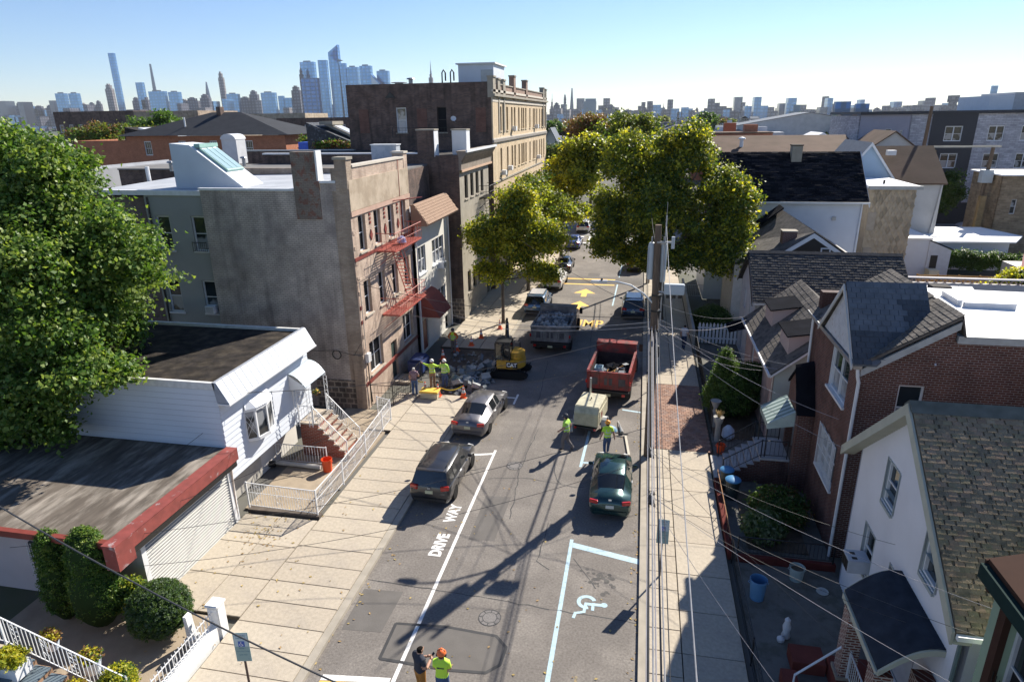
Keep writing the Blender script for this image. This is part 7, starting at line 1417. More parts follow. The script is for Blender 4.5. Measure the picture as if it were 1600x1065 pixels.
# ================================================================ trees
LEAF_SHAPES = {}
def foliage(name, lobes, n, size, mats, parent=None, weights=None, base=None, clump=.55, per=45, gap=.0, kind=None, shell=(.45, 1.02), up=.5, flat=1.0, seed=1, sub=0, jit=.14):
    """thousands of single leaf faces in clumps through the lobes' volume"""
    rg = np.random.default_rng(seed); L = np.array([l[:6] for l in lobes], float)
    if sub:
        X = [L*np.array([1, 1, 1, .93, .93, .93])]
        for l in L:
            dd = rg.normal(size=(sub, 3)); dd /= np.linalg.norm(dd, axis=1)[:, None]; q = rg.uniform(.26, .5, (sub, 1)); X.append(np.hstack([l[:3]+dd*l[3:6]*rg.uniform(.75, 1.0, (sub, 1)), np.repeat(l[None, 3:6], sub, 0)*q]))
        L = np.vstack(X)
    vol = L[:, 3]*L[:, 4]*L[:, 5]; vol = vol**(2/3); pr = vol/vol.sum()
    nc = max(1, n//per); li = rg.choice(len(L), nc, p=pr); d = rg.normal(size=(nc, 3)); d /= np.linalg.norm(d, axis=1)[:, None]; r = rg.uniform(shell[0]**2, shell[1]**2, nc)**.5
    d[:, 2] = np.where(d[:, 2] < -.55, -d[:, 2]*.6, d[:, 2])
    cc = L[li, :3]+d*L[li, 3:6]*r[:, None]*(1+jit*rg.normal(size=(nc, 1)))
    m_ = len(mats); cw = np.array(weights or [1/m_]*m_); cm = rg.choice(m_, nc, p=cw/cw.sum())
    k = np.repeat(np.arange(nc), per); N = len(k); csz = clump*rg.uniform(.6, 1.35, nc)
    P = cc[k]+rg.normal(size=(N, 3))*np.array([1, 1, .62*flat])*csz[k][:, None]*.55
    out = d[k]*.6+rg.normal(size=(N, 3))*.75; out[:, 2] += up; out /= np.linalg.norm(out, axis=1)[:, None]
    a = np.cross(out, rg.normal(size=(N, 3))); a /= np.linalg.norm(a, axis=1)[:, None]; b = np.cross(out, a)
    s = size*rg.uniform(.6, 1.3, N)[:, None]; droop = out*s*.18
    V = np.stack([P-a*s*.5, P+b*s*.38-droop, P+a*s*.6, P-b*s*.38-droop], 1).reshape(-1, 3); o = np.array(base if base is not None else (tuple(org(parent)) if parent else (0, 0, 0))); V = V-o
    me = bpy.data.meshes.new(name); me.vertices.add(N*4); me.vertices.foreach_set('co', V.ravel()); me.loops.add(N*4); me.loops.foreach_set('vertex_index', np.arange(N*4)); me.polygons.add(N); me.polygons.foreach_set('loop_start', np.arange(N)*4)
    mi = cm[k]; sw = rg.random(N) < .18; mi = np.where(sw, rg.choice(m_, N, p=cw/cw.sum()), mi); me.polygons.foreach_set('material_index', mi.astype(np.int32))
    for m in mats: me.materials.append(m)
    me.update(calc_edges=True); ob = link(name, me, parent, (0, 0, 0) if parent else tuple(o))
    if kind: ob['kind'] = kind
    return ob
GD, GM_, GY, YL, OL, RU = leafmat('leaf dark green', (.042, .088, .018), (.08, .13, .026)), leafmat('leaf mid green', (.055, .12, .02), (.11, .19, .035)), leafmat('leaf yellow-green', (.22, .27, .03), (.34, .36, .04), .5), leafmat('leaf yellow', (.42, .38, .03), (.55, .50, .05), .5), leafmat('leaf olive', (.095, .125, .022), (.17, .19, .03), .45), leafmat('leaf rust', (.17, .09, .04), (.24, .14, .06))
MPL, MPL2 = leafmat('maple leaf green', (.05, .118, .018), (.10, .185, .03), .4), leafmat('maple leaf light', (.145, .225, .045), (.24, .31, .07), .4)  # lighter leaf tone, brightened to stand in for gloss highlights
def tree(label, x, y, z0, trunk_h, r, lobes, n, size, mats, w, name='street_tree', cat='tree', seed=1, clump=.8, per=45, limbs=True, group=None, lean=(0, 0)):
    t = thing(name, label, cat, (x, y, z0), group); mb = MB(); top = Vector((x+lean[0], y+lean[1], z0+trunk_h))
    mb.tube([(x, y, z0-.05), (x, y, z0+.3), (x+lean[0]*.5, y+lean[1]*.5, z0+trunk_h*.5), top], [r*1.5, r*1.05, r*.9, r*.75], 8); mb.build('trunk', BARK, t, smooth=True)
    if limbs:
        rr = random.Random(seed)
        for l in lobes:
            c = Vector(l[:3]); mid = top.lerp(c, .45)+Vector((rr.uniform(-.4, .4), rr.uniform(-.4, .4), -.3)); MB().tube([top-Vector((0, 0, .3)), mid, c+Vector((0, 0, l[5]*.2))], [r*.6, r*.38, r*.14], 6).build('limb', BARK, t, smooth=True)
            for q in range(3):
                e = c+Vector((rr.uniform(-1, 1)*l[3]*.75, rr.uniform(-1, 1)*l[4]*.75, rr.uniform(-.2, .8)*l[5])); MB().tube([mid.lerp(c, .3), mid.lerp(e, .6), e], [r*.25, r*.14, r*.05], 5).build('branch', BARK, t)
    foliage('crown', lobes, n, size, mats, t, w, clump=clump, per=per, seed=seed, sub=6); return t
# big maple, left
tree('huge green maple filling the left edge above the garage roof', -24.5, 23.0, 0, 5.5, .35, [(-24.6, 22.5, 9.8, 3.9, 3.8, 4.0), (-21.7, 22.3, 10.3, 1.7, 2.0, 1.7), (-22.0, 22.3, 7.5, 1.4, 1.9, 1.5), (-23.0, 22.5, 12.9, 1.6, 1.9, 1.5), (-26, 22.5, 13.9, 2.4, 2.4, 1.4), (-29.5, 22, 10, 3.8, 3.6, 4.4), (-22.9, 21, 4.9, 1.2, 1.3, .9), (-26.2, 20, 5.2, 2.4, 2.2, 2.0), (-30, 21.5, 14.0, 3, 2.6, 1.6), (-19.7, 18.8, 6.5, 1.3, 1.1, .8), (-22.3, 18.5, 5.7, 1.9, 1.4, 1.7), (-25.6, 18.3, 5.1, 2.2, 1.5, 2.0), (-21.7, 19.6, 7.8, 1.8, 1.4, 1.3)], 230000, .175, [MPL, GD, MPL2, GM_], [.40, .08, .36, .16], name='maple_tree', seed=3, clump=.5, per=26)
tree('dark bushy tree beside the garage under the maple', -22.8, 20.8, 0, 2.2, .15, [(-24.5, 20.6, 3.9, 1.6, .9, 1.2), (-26.8, 20.6, 3.6, 2.2, 1.0, 1.8)], 9000, .2, [GD, MPL], [.55, .45], name='bushy_tree', seed=4, clump=.5, limbs=False)
# right street tree, two crowns
A_ = [(1.8, 51, 8.3, 3.2, 3.4, 3.0), (-1.1, 51.5, 12.3, 1.6, 1.9, 2.1), (3.1, 51, 12.5, 2.0, 2.1, 2.0), (5.9, 51, 10.3, 1.6, 1.9, 1.5), (6.0, 50.8, 6.9, 1.6, 1.7, 1.6), (-2.3, 51.5, 8.0, 1.3, 1.8, 2.0), (4.2, 50.3, 4.9, 2.3, 1.8, 1.5), (6.7, 50.5, 5.2, 1.4, 1.4, 1.5), (-2.2, 51.5, 5.6, 1.6, 1.5, 1.2), (1.0, 51, 5.2, 1.9, 1.8, 1.5), (.9, 51.3, 10.6, 1.6, 1.6, 1.5), (6.6, 51, 8.6, 1.5, 1.6, 1.6)]
tree('broad two-headed street tree turning yellow on the right pavement', 1.75, 50.3, .1, 5.2, .28, A_, 130000, .215, [GD, OL, GY, YL], [.28, .32, .26, .14], seed=5, clump=.6, per=26)
tree('small yellowing street tree over the left pavement beside the excavator', -10.15, 47.4, .1, 3.8, .13, [(-9.6, 47.6, 6.6, 2.0, 2.2, 1.9), (-7.0, 47.8, 6.2, 1.4, 1.6, 1.5), (-11.5, 47.6, 6.9, 1.1, 1.5, 1.5), (-9.0, 47.8, 9.2, 1.5, 1.5, 1.3), (-7.2, 47.8, 4.1, 1.3, 1.2, .6), (-10.8, 47.6, 4.2, 1.2, 1.2, .7)], 46000, .19, [OL, GY, YL, GM_], [.26, .34, .26, .14], seed=6, clump=.6, per=36)
tree('olive street tree beyond the small one on the left pavement', -9.9, 57.6, .1, 4.2, .16, [(-9.0, 60, 7.4, 2.8, 2.8, 2.5)], 8000, .26, [OL, GY, GD], [.4, .3, .3], seed=16, clump=.7)
tree('yellow street tree halfway up the street near the crossing', -8.4, 70, .1, 4.5, .2, [(-6.9, 70, 9.3, 2.6, 3.0, 2.6), (-4.6, 70, 11.4, 1.7, 2.0, 1.9), (-9.2, 70, 8.0, 1.6, 2.2, 2.0), (-6.8, 70, 11.9, 1.6, 1.8, 1.4), (-7.2, 70, 5.6, 1.9, 1.8, .9)], 34000, .30, [OL, GY, YL, GD], [.30, .34, .24, .12], seed=7, clump=.85)
tree('pale green tree against the far corner of the yellow block', -12.0, 92, .1, 5, .2, [(-11.5, 92, 8.5, 2.0, 2.2, 3.4)], 8000, .3, [GM_, OL, GD], [.4, .3, .3], seed=8, clump=.8)
tree('rust-brown tree behind the yellow street tree', -9, 118, 0, 6, .25, [(-9.5, 118, 12.3, 4.6, 4, 3.0), (-5.5, 118, 11.0, 3, 3, 2.6)], 15000, .36, [RU, OL], [.8, .2], seed=9, clump=1.0)
tree('olive tree rising above the street tree crowns in the middle', -3.5, 110, 0, 7, .25, [(-3.0, 110, 13.5, 4.2, 4, 2.7), (-.5, 110, 11, 4, 4, 2.6)], 16000, .36, [OL, GY, GD], [.45, .25, .3], seed=10, clump=1.0)
# shrubs near the bottom left
def bush(name, label, cat, lobes, n, size, mats, w, seed, clump=.16, per=26, group=None, kind=None, trunk=True, z=.06):
    c = lobes[0]; t = thing(name, label, cat, (c[0], c[1], z), group)
    if trunk: MB().tube([(c[0], c[1], z), (c[0], c[1], c[2])], .05, 6).build('stem', BARK, t)
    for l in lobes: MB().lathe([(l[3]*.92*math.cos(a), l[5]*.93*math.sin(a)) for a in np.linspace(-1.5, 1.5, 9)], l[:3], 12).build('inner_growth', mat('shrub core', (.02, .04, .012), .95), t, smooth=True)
    foliage('foliage', lobes, n, size, mats, t, w, clump=clump, per=per, seed=seed, shell=(.93, 1.0), up=.3, jit=.025); return t
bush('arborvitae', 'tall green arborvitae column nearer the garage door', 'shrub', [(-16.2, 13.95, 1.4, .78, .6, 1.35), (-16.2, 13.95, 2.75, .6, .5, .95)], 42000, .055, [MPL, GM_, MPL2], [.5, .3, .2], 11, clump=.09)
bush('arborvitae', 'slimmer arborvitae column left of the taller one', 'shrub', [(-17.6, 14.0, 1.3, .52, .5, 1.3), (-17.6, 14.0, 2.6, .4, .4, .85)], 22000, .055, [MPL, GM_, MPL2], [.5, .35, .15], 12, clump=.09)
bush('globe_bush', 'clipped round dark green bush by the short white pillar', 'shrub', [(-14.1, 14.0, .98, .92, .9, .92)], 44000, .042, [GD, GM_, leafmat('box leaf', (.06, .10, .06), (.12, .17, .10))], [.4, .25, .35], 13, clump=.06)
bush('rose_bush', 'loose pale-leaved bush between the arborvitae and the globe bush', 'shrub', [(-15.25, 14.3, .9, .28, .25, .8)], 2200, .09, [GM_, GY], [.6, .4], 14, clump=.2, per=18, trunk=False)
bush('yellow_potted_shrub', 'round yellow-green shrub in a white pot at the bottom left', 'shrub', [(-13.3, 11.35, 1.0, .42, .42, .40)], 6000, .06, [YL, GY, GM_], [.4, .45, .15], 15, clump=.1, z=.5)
bush('conifer', 'pointed dark conifer beside the paver pavement', 'shrub', [(5.0, 33.2, 1.1, 1.2, 1.1, 1.1), (4.9, 33.1, 2.0, .85, .8, .9), (4.75, 33.0, 2.8, .45, .45, .7), (4.65, 32.9, 3.4, .18, .18, .5)], 34000, .09, [GD, GM_], [.6, .4], 17, clump=.2)
bush('conifer', 'second rounded conifer merging behind the pointed one', 'shrub', [(6.2, 34.0, 1.4, 1.0, 1.1, 1.4)], 12000, .10, [GD], [1], 18, clump=.2)
bush('spiky_shrub', 'pale-leaved spiky shrub at the front of the brick house bed', 'shrub', [(5.1, 22.3, .6, .62, .6, .55)], 5000, .13, [GD, leafmat('sage leaf', (.10, .14, .07), (.18, .22, .12))], [.4, .6], 19, clump=.2, per=14)
bush('dark_shrub', 'broad dark shrub filling the brick house bed', 'shrub', [(5.9, 23.8, .6, .95, 1.0, .62)], 8000, .10, [GD, RU], [.85, .15], 20, clump=.25)
bush('round_shrub', 'round dark shrub behind the white picket fence', 'shrub', [(5.5, 48.5, .8, 1.3, 1.3, 1.0)], 9000, .11, [GD], [1], 21, clump=.25)
foliage('hedge', [(31, 70.0, 1.3, 2.6, .55, 1.25), (34.2, 70.2, 1.2, 2.6, .55, 1.15)], 26000, .14, [GD, GM_], None, [.6, .4], base=(32.5, 70, 0), clump=.3, shell=(.5, 1.0), seed=22); tag(bpy.data.objects['hedge'], 'long clipped green hedge below the low white flat roof', 'hedge')
tree('dark tree in front of the black bay of the modern block', 37.5, 96, 0, 3, .2, [(37.5, 96, 5.2, 3.1, 2.5, 2.9)], 9000, .34, [GD], [1], name='dark_tree', seed=23, clump=.8)
bush('yellow_bush', 'bright yellow-green bush at the right edge beyond the garden wall', 'shrub', [(27.2, 52, 3.3, 1.5, 1.1, 1.2), (25.4, 52, 2.9, 1.0, .8, .6)], 9000, .16, [YL, GY], [.6, .4], 24, clump=.3, z=0)
tree('leafy tree in front of the long brown building at upper left', -123, 150, 0, 8, .3, [(-118, 150, 13.5, 6, 5, 3.8), (-123, 150, 12.5, 5, 5, 3.4)], 12000, .6, [GM_, MPL], [.6, .4], name='tree', seed=25, clump=1.4)
tree('reddish-green tree below the long brown building at upper left', -112, 132, 0, 7, .3, [(-119, 132, 12.0, 6, 5, 3.0), (-109, 130, 11.2, 5, 5, 2.6)], 12000, .5, [OL, RU, GM_], [.5, .25, .25], name='tree', seed=26, clump=1.3)
tree('small yellow-green tree between the orange house and the black gable', -46, 92, 0, 7, .2, [(-46.2, 92, 11.8, 2.6, 2.4, 2.3)], 6000, .34, [GM_, OL], [.6, .4], name='tree', seed=27, clump=.7)
# ================================================================ bottom left porch
ph0 = thing('slate_steps', 'slate-treaded stone steps at the bottom left corner', 'steps', (-15, 10.5, 0)); SLT = mat('slate tread', (.12, .16, .19), .6, .12, 2); RIS = mat('painted brown riser', (.32, .20, .13), .8, .25, 4)
for i in range(8):
    x0, x1, zt = -16.6+i*.46, -16.6+(i+1)*.46, 1.7-i*.2
    MB().box(x0, x1, 8.5, 11.25, .0, zt-.045).build('riser', RIS, ph0); MB().box(x0-.02, x1+.035, 8.5, 11.2, zt-.044, zt).build('tread', SLT, ph0)
MB().box(-18.5, -16.62, 8.5, 11.3, 0, 1.72).build('porch_floor', mat('porch floor', (.45, .38, .28), .8, .1, 2), ph0)
railing('porch_railing', 'ornate white iron railing down the slate steps', [(-17.4, 11.3, 1.75), (-16.6, 11.3, 1.75), (-12.95, 11.3, .3)], .95, WHT, sp=.14, scroll=.9, post=.035, rr=.013)
pc = thing('porch_column', 'white lattice porch column at the left edge', 'column', (-17.4, 11.1, 1.7)); MB().box(-17.5, -17.2, 11.0, 11.25, 1.72, 4.1).build('post', WHT, pc); MB().box(-17.6, -17.1, 10.9, 11.35, 1.72, 1.9).build('base', WHT, pc); MB().box(-18.8, -17.2, 10.9, 11.4, 3.75, 4.1).build('beam', mat('red-brown trim', (.4, .1, .07), .6), pc)
railing('porch_side_railing', 'white lattice railing of the porch at the left edge', [(-18.6, 11.3, 1.75), (-17.6, 11.3, 1.75)], .9, WHT, sp=.1, scroll=.4)
gt = thing('iron_gate', 'dark opening behind a white iron gate by the garage side wall', 'gate', (-19, 14.9, 0)); MB().box(-19.6, -18.6, 14.93, 14.99, .06, 2.1).build('door', mat('dark door'), gt)
for k in range(7): MB().tube([(-19.6+k*.165, 14.86, .1), (-19.6+k*.165, 14.86, 2.1)], .012, 4).build('bar', WHT, gt)
def planter(x, y, z, r, h, label, cols, seed, square=False, n=1500):
    t = thing('flower_planter', label, 'planter', (x, y, z))
    if square: MB().box(x-r, x+r, y-r*.6, y+r*.6, z, z+h).build('box', WHT, t, bevel=.01)
    else: MB().lathe([(r*.7, 0), (r, h), (r*.92, h), (r*.6, .03)], (x, y, z), 14, cap=False).build('pot', mat('pale blue pot', (.55, .62, .70), .5), t, smooth=True)
    MB().box(x-r*.7, x+r*.7, y-r*.5, y+r*.5, z+h*.8, z+h*.9).build('soil', DIRT, t)
    foliage('flowers', [(x, y, z+h+.12, r*1.1, r*.9, .22)], n, .075, cols, t, clump=.1, per=12, seed=seed, shell=(.2, 1))
planter(-15.9, 11.95, 1.1, .2, .3, 'pot of rust-orange plants behind the step railing', [RU, YL], 31); planter(-15.9, 10.75, 1.42, .42, .38, 'square white planter of yellow flowers on the slate steps', [YL, GY], 32, True, 2600); planter(-14.6, 11.85, .6, .26, .42, 'pale pot of trailing green and orange plants beyond the railing', [GM_, YL, RU], 33)
planter(-14.2, 10.9, .72, .3, .15, 'orange flowering pot at the foot of the railing', [RU, YL], 34); planter(-13.6, 10.6, .4, .3, .3, 'white pot of yellow and white blooms behind the balusters', [YL, leafmat('white bloom', (.5, .52, .5), (.7, .7, .7))], 35)
MB().lathe([(.26, 0), (.34, .5), (.3, .5)], (-13.3, 11.35, .13), 14).build('plant_pot', WHT, None, smooth=True, label='white pot holding the round yellow-green shrub', cat='pot', base=(-13.3, 11.35, .1))
wl = thing('white_boundary_wall', 'low whitewashed wall with iron railing and a tall square pillar', 'wall', (-12.4, 12, 0)); MB().box(-12.5, -12.2, 8, 14.1, 0, .55).build('wall', mat('whitewash', (.74, .74, .72), .85, .08, 2, .3, 12), wl); MB().box(-12.52, -12.14, 14.1, 14.48, 0, 1.2).build('pillar', mat('whitewash'), wl, bevel=.03); MB().box(-12.56, -12.1, 14.06, 14.52, 1.2, 1.3).build('pillar_cap', mat('whitewash'), wl, bevel=.03)
for k in range(42): MB().tube([(-12.35, 8.1+k*.14, .55), (-12.35, 8.1+k*.14, 1.15)], .013, 4).build('baluster', WHT, wl)
for z in (.7, 1.05): MB().tube([(-12.35, 8, z), (-12.35, 14.1, z)], .018, 4).build('rail', WHT, wl)
for k in range(6): MB().tube([(-12.35, 8.6+k*.95+.06*math.cos(a), .85+.13*math.sin(a)) for a in np.linspace(0, 6.2, 9)], .012, 4).build('scroll', WHT, wl)
w2 = thing('short_pillar', 'short white pillar and wall stub beside the globe bush', 'pillar', (-13.0, 14.0, 0)); MB().prism([(-13.05, 13.7, 0), (-12.85, 13.7, 0), (-12.95, 13.7, 1.1), (-13.05, 13.7, 1.1)], (0, .25, 0)).build('pillar', mat('whitewash'), w2); MB().box(-13.1, -12.8, 13.65, 14.0, 0, .3).build('foot', mat('whitewash'), w2)
# ================================================================ signs
def parking_sign(x, y, z, label, rz=0):
    t = thing('parking_sign', label, 'parking sign', (x, y, z), 'reserved parking signs', rz)
    link('post', MB().prism([(-.03, 0, 0), (.03, 0, 0), (.03, .02, 0), (.015, .04, 0), (-.015, .04, 0), (-.03, .02, 0)], (0, 0, 2.25)).mesh('post', mat('sign post brown', (.06, .035, .03), .6)), t)
    pl_ = link('plate', MB().box(-.2, .2, -.012, -.002, 0, .95).mesh('plate', mat('sign grey-green', (.22, .34, .34), .5, .06, 3)), t, (0, 0, 1.35)); link('border', MB().box(-.18, .18, -.016, -.0125, .5, .93).mesh('border', mat('sign pale', (.42, .52, .56), .5, .06, 3)), pl_)
    link('blue_square', MB().box(-.085, .085, -.02, -.0165, .5, .68).mesh('blue_square', mat('sign blue', (.02, .09, .40), .4)), pl_)
    sy = MB(); sy.cbox((-.01, -.022, .64), (.025, .003, .025)); sy.cbox((-.01, -.022, .60), (.012, .003, .06)); sy.cbox((.012, -.022, .575), (.045, .003, .012)); sy.cbox((.035, -.022, .55), (.012, .003, .045))
    for k in range(9): a = 2.2+k*.5; sy.cbox((-.012+.04*math.cos(a), -.022, .565+.04*math.sin(a)), (.016, .003, .016))
    link('wheelchair_symbol', sy.mesh('wheelchair_symbol', WHT), pl_)
    for s, sz, zz in (('RESERVED', .062, .86), ('PARKING', .062, .78), ('PERMIT', .055, .44), ('TOW-AWAY ZONE', .04, .34), ('$250 FINE', .05, .22)):
        o = link('lettering', text_mesh(s, sz, 'lettering', mat('sign lettering', (.04, .16, .22) , .5), .001), pl_, (0, -.0175 if zz > .5 else -.0135, zz)); o.rotation_euler.x = R(90)
parking_sign(1.25, 19.4, .12, 'reserved parking sign on the right pavement under the cable bundle', R(-4)); parking_sign(-9.95, 12.2, .12, 'reserved parking sign at the bottom of the left pavement', R(12)); parking_sign(1.25, 36.3, .12, 'reserved parking sign near the pavers farther up the right pavement')
# ================================================================ utility pole and wires
up_ = thing('utility_pole', 'tall wooden utility pole with two transformers and a street lamp arm', 'utility pole', (.85, 28.0, .12)); MB().tube([(.85, 28, .1), (.80, 28, 5), (.72, 28, 10.95)], [.2, .175, .14], 12).build('shaft', WOODP, up_, smooth=True)
TRF = mat('transformer grey', (.42, .46, .48), .5, .06, 2)
for (x, y, z, h) in ((.50, 28.12, 8.6, 1.5), (1.0, 28.1, 8.5, 1.6)):
    t = MB().lathe([(.12, 0), (.14, .05), (.14, h), (.12, h+.07), (.05, h+.11)], (x, y, z), 14).build('transformer', TRF, up_, smooth=True); MB().tube([(x, y-.1, z+h+.1), (x, y-.1, z+h+.35)], .04, 6).build('bushing', mat('porcelain brown', (.3, .3, .3), .3), t)
    for q in range(5): MB().box(x-.155, x-.135, y-.14+q*.07, y-.12+q*.07, z+.15, z+h-.1).build('cooling_fin', TRF, t)
MB().tube([(1.02, 27.95, 4.2), (1.04, 27.95, 11.35)], .035, 6).build('riser_pipe', GREYM, up_); MB().tube([(1.04, 27.95, 11.35), (1.04, 27.9, 11.9)], .015, 4).build('lightning_rod', GREYM, up_); MB().lathe([(.07, 0), (.07, .5)], (1.35, 27.8, 10.0), 8).build('cutout_fuse', TRF, up_); MB().box(.7, 1.4, 27.85, 27.95, 10.2, 10.28).build('crossarm', GREYM, up_)
bx = MB().box(1.1, 1.95, 27.6, 27.9, 8.05, 8.5).build('equipment_box', TRF, up_, bevel=.03); MB().tube([(.85, 27.95, 8.1), (1.5, 27.75, 8.05)], .04, 5).build('bracket', GREYM, up_)
for k in range(3): MB().box(1.2+k*.25, 1.35+k*.25, 27.62, 27.8, 7.9, 8.04).build('terminal', BLK, up_)
for z in (4.3, 5.2, 6.3, 7.2, 7.9): MB().box(.6, 1.05, 27.82, 28.15, z, z+.06).build('strap', BLK, up_)
MB().lathe([(.13, 0), (.15, .15), (.12, .5), (.05, .55)], (.95, 27.7, 5.2), 8).build('splice_case', BLK, up_)
lampm = MB().tube([(.7, 27.95, 7.55), (.3, 27.95, 7.95), (-.3, 27.9, 8.35), (-.9, 27.85, 8.5), (-1.35, 27.8, 8.52)], [.05, .05, .045, .04, .035], 8).build('lamp_arm', ALU, up_, smooth=True)
MB().prism([(-1.3, 27.68, 8.45), (-1.6, 27.65, 8.43), (-2.0, 27.72, 8.43), (-2.03, 27.8, 8.43), (-2.0, 27.88, 8.43), (-1.6, 27.95, 8.43), (-1.3, 27.92, 8.45)], (0, 0, .11)).build('lamp_head', ALU, lampm if False else up_, bevel=.02); MB().lathe([(.05, 0), (.05, .09)], (-1.55, 27.8, 8.55), 8).build('photocell', BLK, up_)
def wire(a, b, sag, r, label, m=BLK, name='overhead_cable', group=None, n=14, cat='cable'):
    a, b = Vector(a), Vector(b); P = []
    for k in range(n+1):
        t = k/n; p = a.lerp(b, t); p.z -= sag*4*t*(1-t); P.append(p)
    return MB().tube(P, r, 5).build(name, m, None, label=label, cat=cat, group=group, base=tuple(a), smooth=True)
CG = mat('cable sheath grey', (.25, .25, .26), .5, .2, 6); CK = mat('cable sheath black', (.03, .03, .032), .45, .2, 6); CP = mat('cable silver strand', (.26, .25, .27), .55, .1, 6)
bun = [(.50, 6.2, .035, CK, 'thick black'), (.57, 6.55, .03, CG, 'thick grey'), (.64, 6.25, .022, CP, 'silver strand'), (.70, 6.6, .03, CK, 'second thick black'), (.78, 6.35, .025, CG, 'thin grey'), (.44, 6.75, .014, CP, 'outermost thin silver'), (.83, 6.8, .016, CK, 'innermost thin black')]
for k, (x, z, r, m, nm) in enumerate(bun): wire((x+.12, 27.8, z), (x-.10, -14, z+.9), .75, r*.7, '%s cable of the bundle running along the right kerb' % nm, m, group='cable bundle along the right kerb', n=22)
wire((1.05, 27.9, 10.9), (.75, -14, 9.2), .9, .010, 'lone thin wire right of the bundle running down the pavement', CG, n=22)
for k, (x, z) in enumerate(((.72, 9.9), (.85, 9.2))): wire((x, 28.1, z), (x-.1, 62, z-.3), .8, .012, '%s wire running up the street past the transformers' % ('leftmost', 'second', 'third', 'fourth')[k], CK, group='wires running up the street', n=18)
for k, (x, z) in enumerate(((.55, 6.3), (.8, 6.6), (1.0, 6.3))): wire((x, 28.1, z), (x+.1, 62, z-.1), .7, .025, '%s communication cable running up the street behind the pole' % ('left', 'middle', 'right')[k], CK, group='cables running up the street', n=18)
up2 = thing('utility_pole', 'second wooden utility pole half hidden in the big street tree', 'utility pole', (.9, 62, .1)); MB().tube([(.9, 62, .1), (.9, 62, 10.5)], [.17, .13], 8).build('shaft', WOODP, up2); MB().box(.0, 1.8, 61.9, 62.0, 9.8, 9.9).build('crossarm', WOODP, up2)
dr_ = [((6.6, 30.2, 4.0), 6.5, 'near corner of the pink house'), ((6.5, 38.9, 4.0), 7.6, 'far corner of the pink house'), ((6.5, 38.6, 3.9), 6.6, 'far gutter of the pink house'), ((7.2, 27.3, 5.2), 6.9, 'maroon house above the entrance bay'), ((6.55, 31.5, 3.4), 6.1, 'pink house wall by its near drainpipe'), ((6.6, 33.5, 3.3), 6.3, 'pink house wall between its windows'), ((7.3, 23.0, 4.9), 6.7, 'maroon house wall between its windows'), ((7.0, 20.6, 4.9), 6.4, 'eave corner of the near white house')]
for k, (b, z, nm) in enumerate(dr_): wire((.95, 27.9, z), b, .35+.05*(k % 3), .007 if k % 2 else .010, 'service wire from the pole to the %s' % nm, CP if k % 2 == 0 else CG, name='service_wire', group='service wires to the right-hand houses')
for k, (ya, b, nm) in enumerate(((17.5, (7.2, 16.6, 4.2), 'porch roof of the near white house'), (17.3, (7.6, 12.0, 5.9), 'green house bracket'), (15.0, (7.0, 14.2, 3.6), 'porch gutter of the near white house'), (15.0, (7.8, 9.5, 5.2), 'green house below its gutter'), (17.5, (6.5, 11.0, 3.6), 'green house side near the frame edge'), (14.8, (5.5, 8.0, 3.2), 'yards below the frame'), (15.2, (7.3, 12.4, 5.0), 'near white house south eave'))): wire((.62, ya, 6.0), b, .25+.05*(k % 3), .0055, 'service wire from the cable bundle to the %s' % nm, CP if k % 2 else CK, name='service_wire', group='service wires from the cable bundle')
for y_, nm in ((17.5, 'farther'), (15.0, 'nearer')):
    t = thing('cable_splice', '%s tangle of loops and splice cases on the cable bundle' % nm, 'cable splice', (.6, y_, 6.0))
    for k in range(4): MB().tube([(.6+.1*math.cos(a+k), y_+.22*math.cos(a)*(1+.2*k), 5.95+.13*math.sin(a)) for a in np.linspace(0, 6.3, 12)], .012, 4).build('loop', CK, t)
    MB().lathe([(.05, -.2), (.07, -.15), (.07, .15), (.05, .2)], (.62, y_, 5.9), 8, axis='Y').build('splice_case', BLK, t)
# crossing wires
wire((.7, 28, 6.9), (-14.35, 31.2, 7.1), .5, .014, 'cable crossing the street from the pole to the corner of the pinkish walk-up', CK); wire((.7, 28, 6.7), (-14.2, 40.0, 3.4), .7, .014, 'cable crossing the street above the excavator to the pale house', CG); wire((.7, 28, 6.5), (-14.35, 36.8, 3.9), .6, .012, 'cable crossing the street to the walk-up door', CG)
wire((.7, 28, 7.1), (-13.3, 55.0, 7.8), .6, .012, 'cable crossing towards the corniced brick building', CK); wire((.7, 28, 6.3), (-15.2, 21.0, 5.2), .6, .013, 'cable crossing to the white sided house', CK)
wire((-22, 11.6, 10.2), (1.5, 7.2, 5.1), 1.2, .018, 'thick black cable sweeping across the lower left of the view', CK, n=24); wire((-17, 14.9, 2.9), (-8.9, 21.6, 5.2), .5, .008, 'thin wire over the garage roof', CK); wire((-8.9, 21.6, 5.2), (.6, 24.5, 6.4), .3, .008, 'thin wire from the garage side over the charcoal SUV', CK); wire((-19, 14.9, 2.6), (-15.5, 21.5, 4.6), .4, .008, 'thin wire past the red fascia to the white house', CK); wire((-19, 13.9, 2.7), (.55, 18.6, 6.2), .6, .008, 'thin wire crossing above the DRIVE WAY lettering', CK)
wire((-13.5, 13.2, 3.3), (.5, 16.5, 6.2), .5, .007, 'thin wire crossing above the tar-sealed patch', CK)
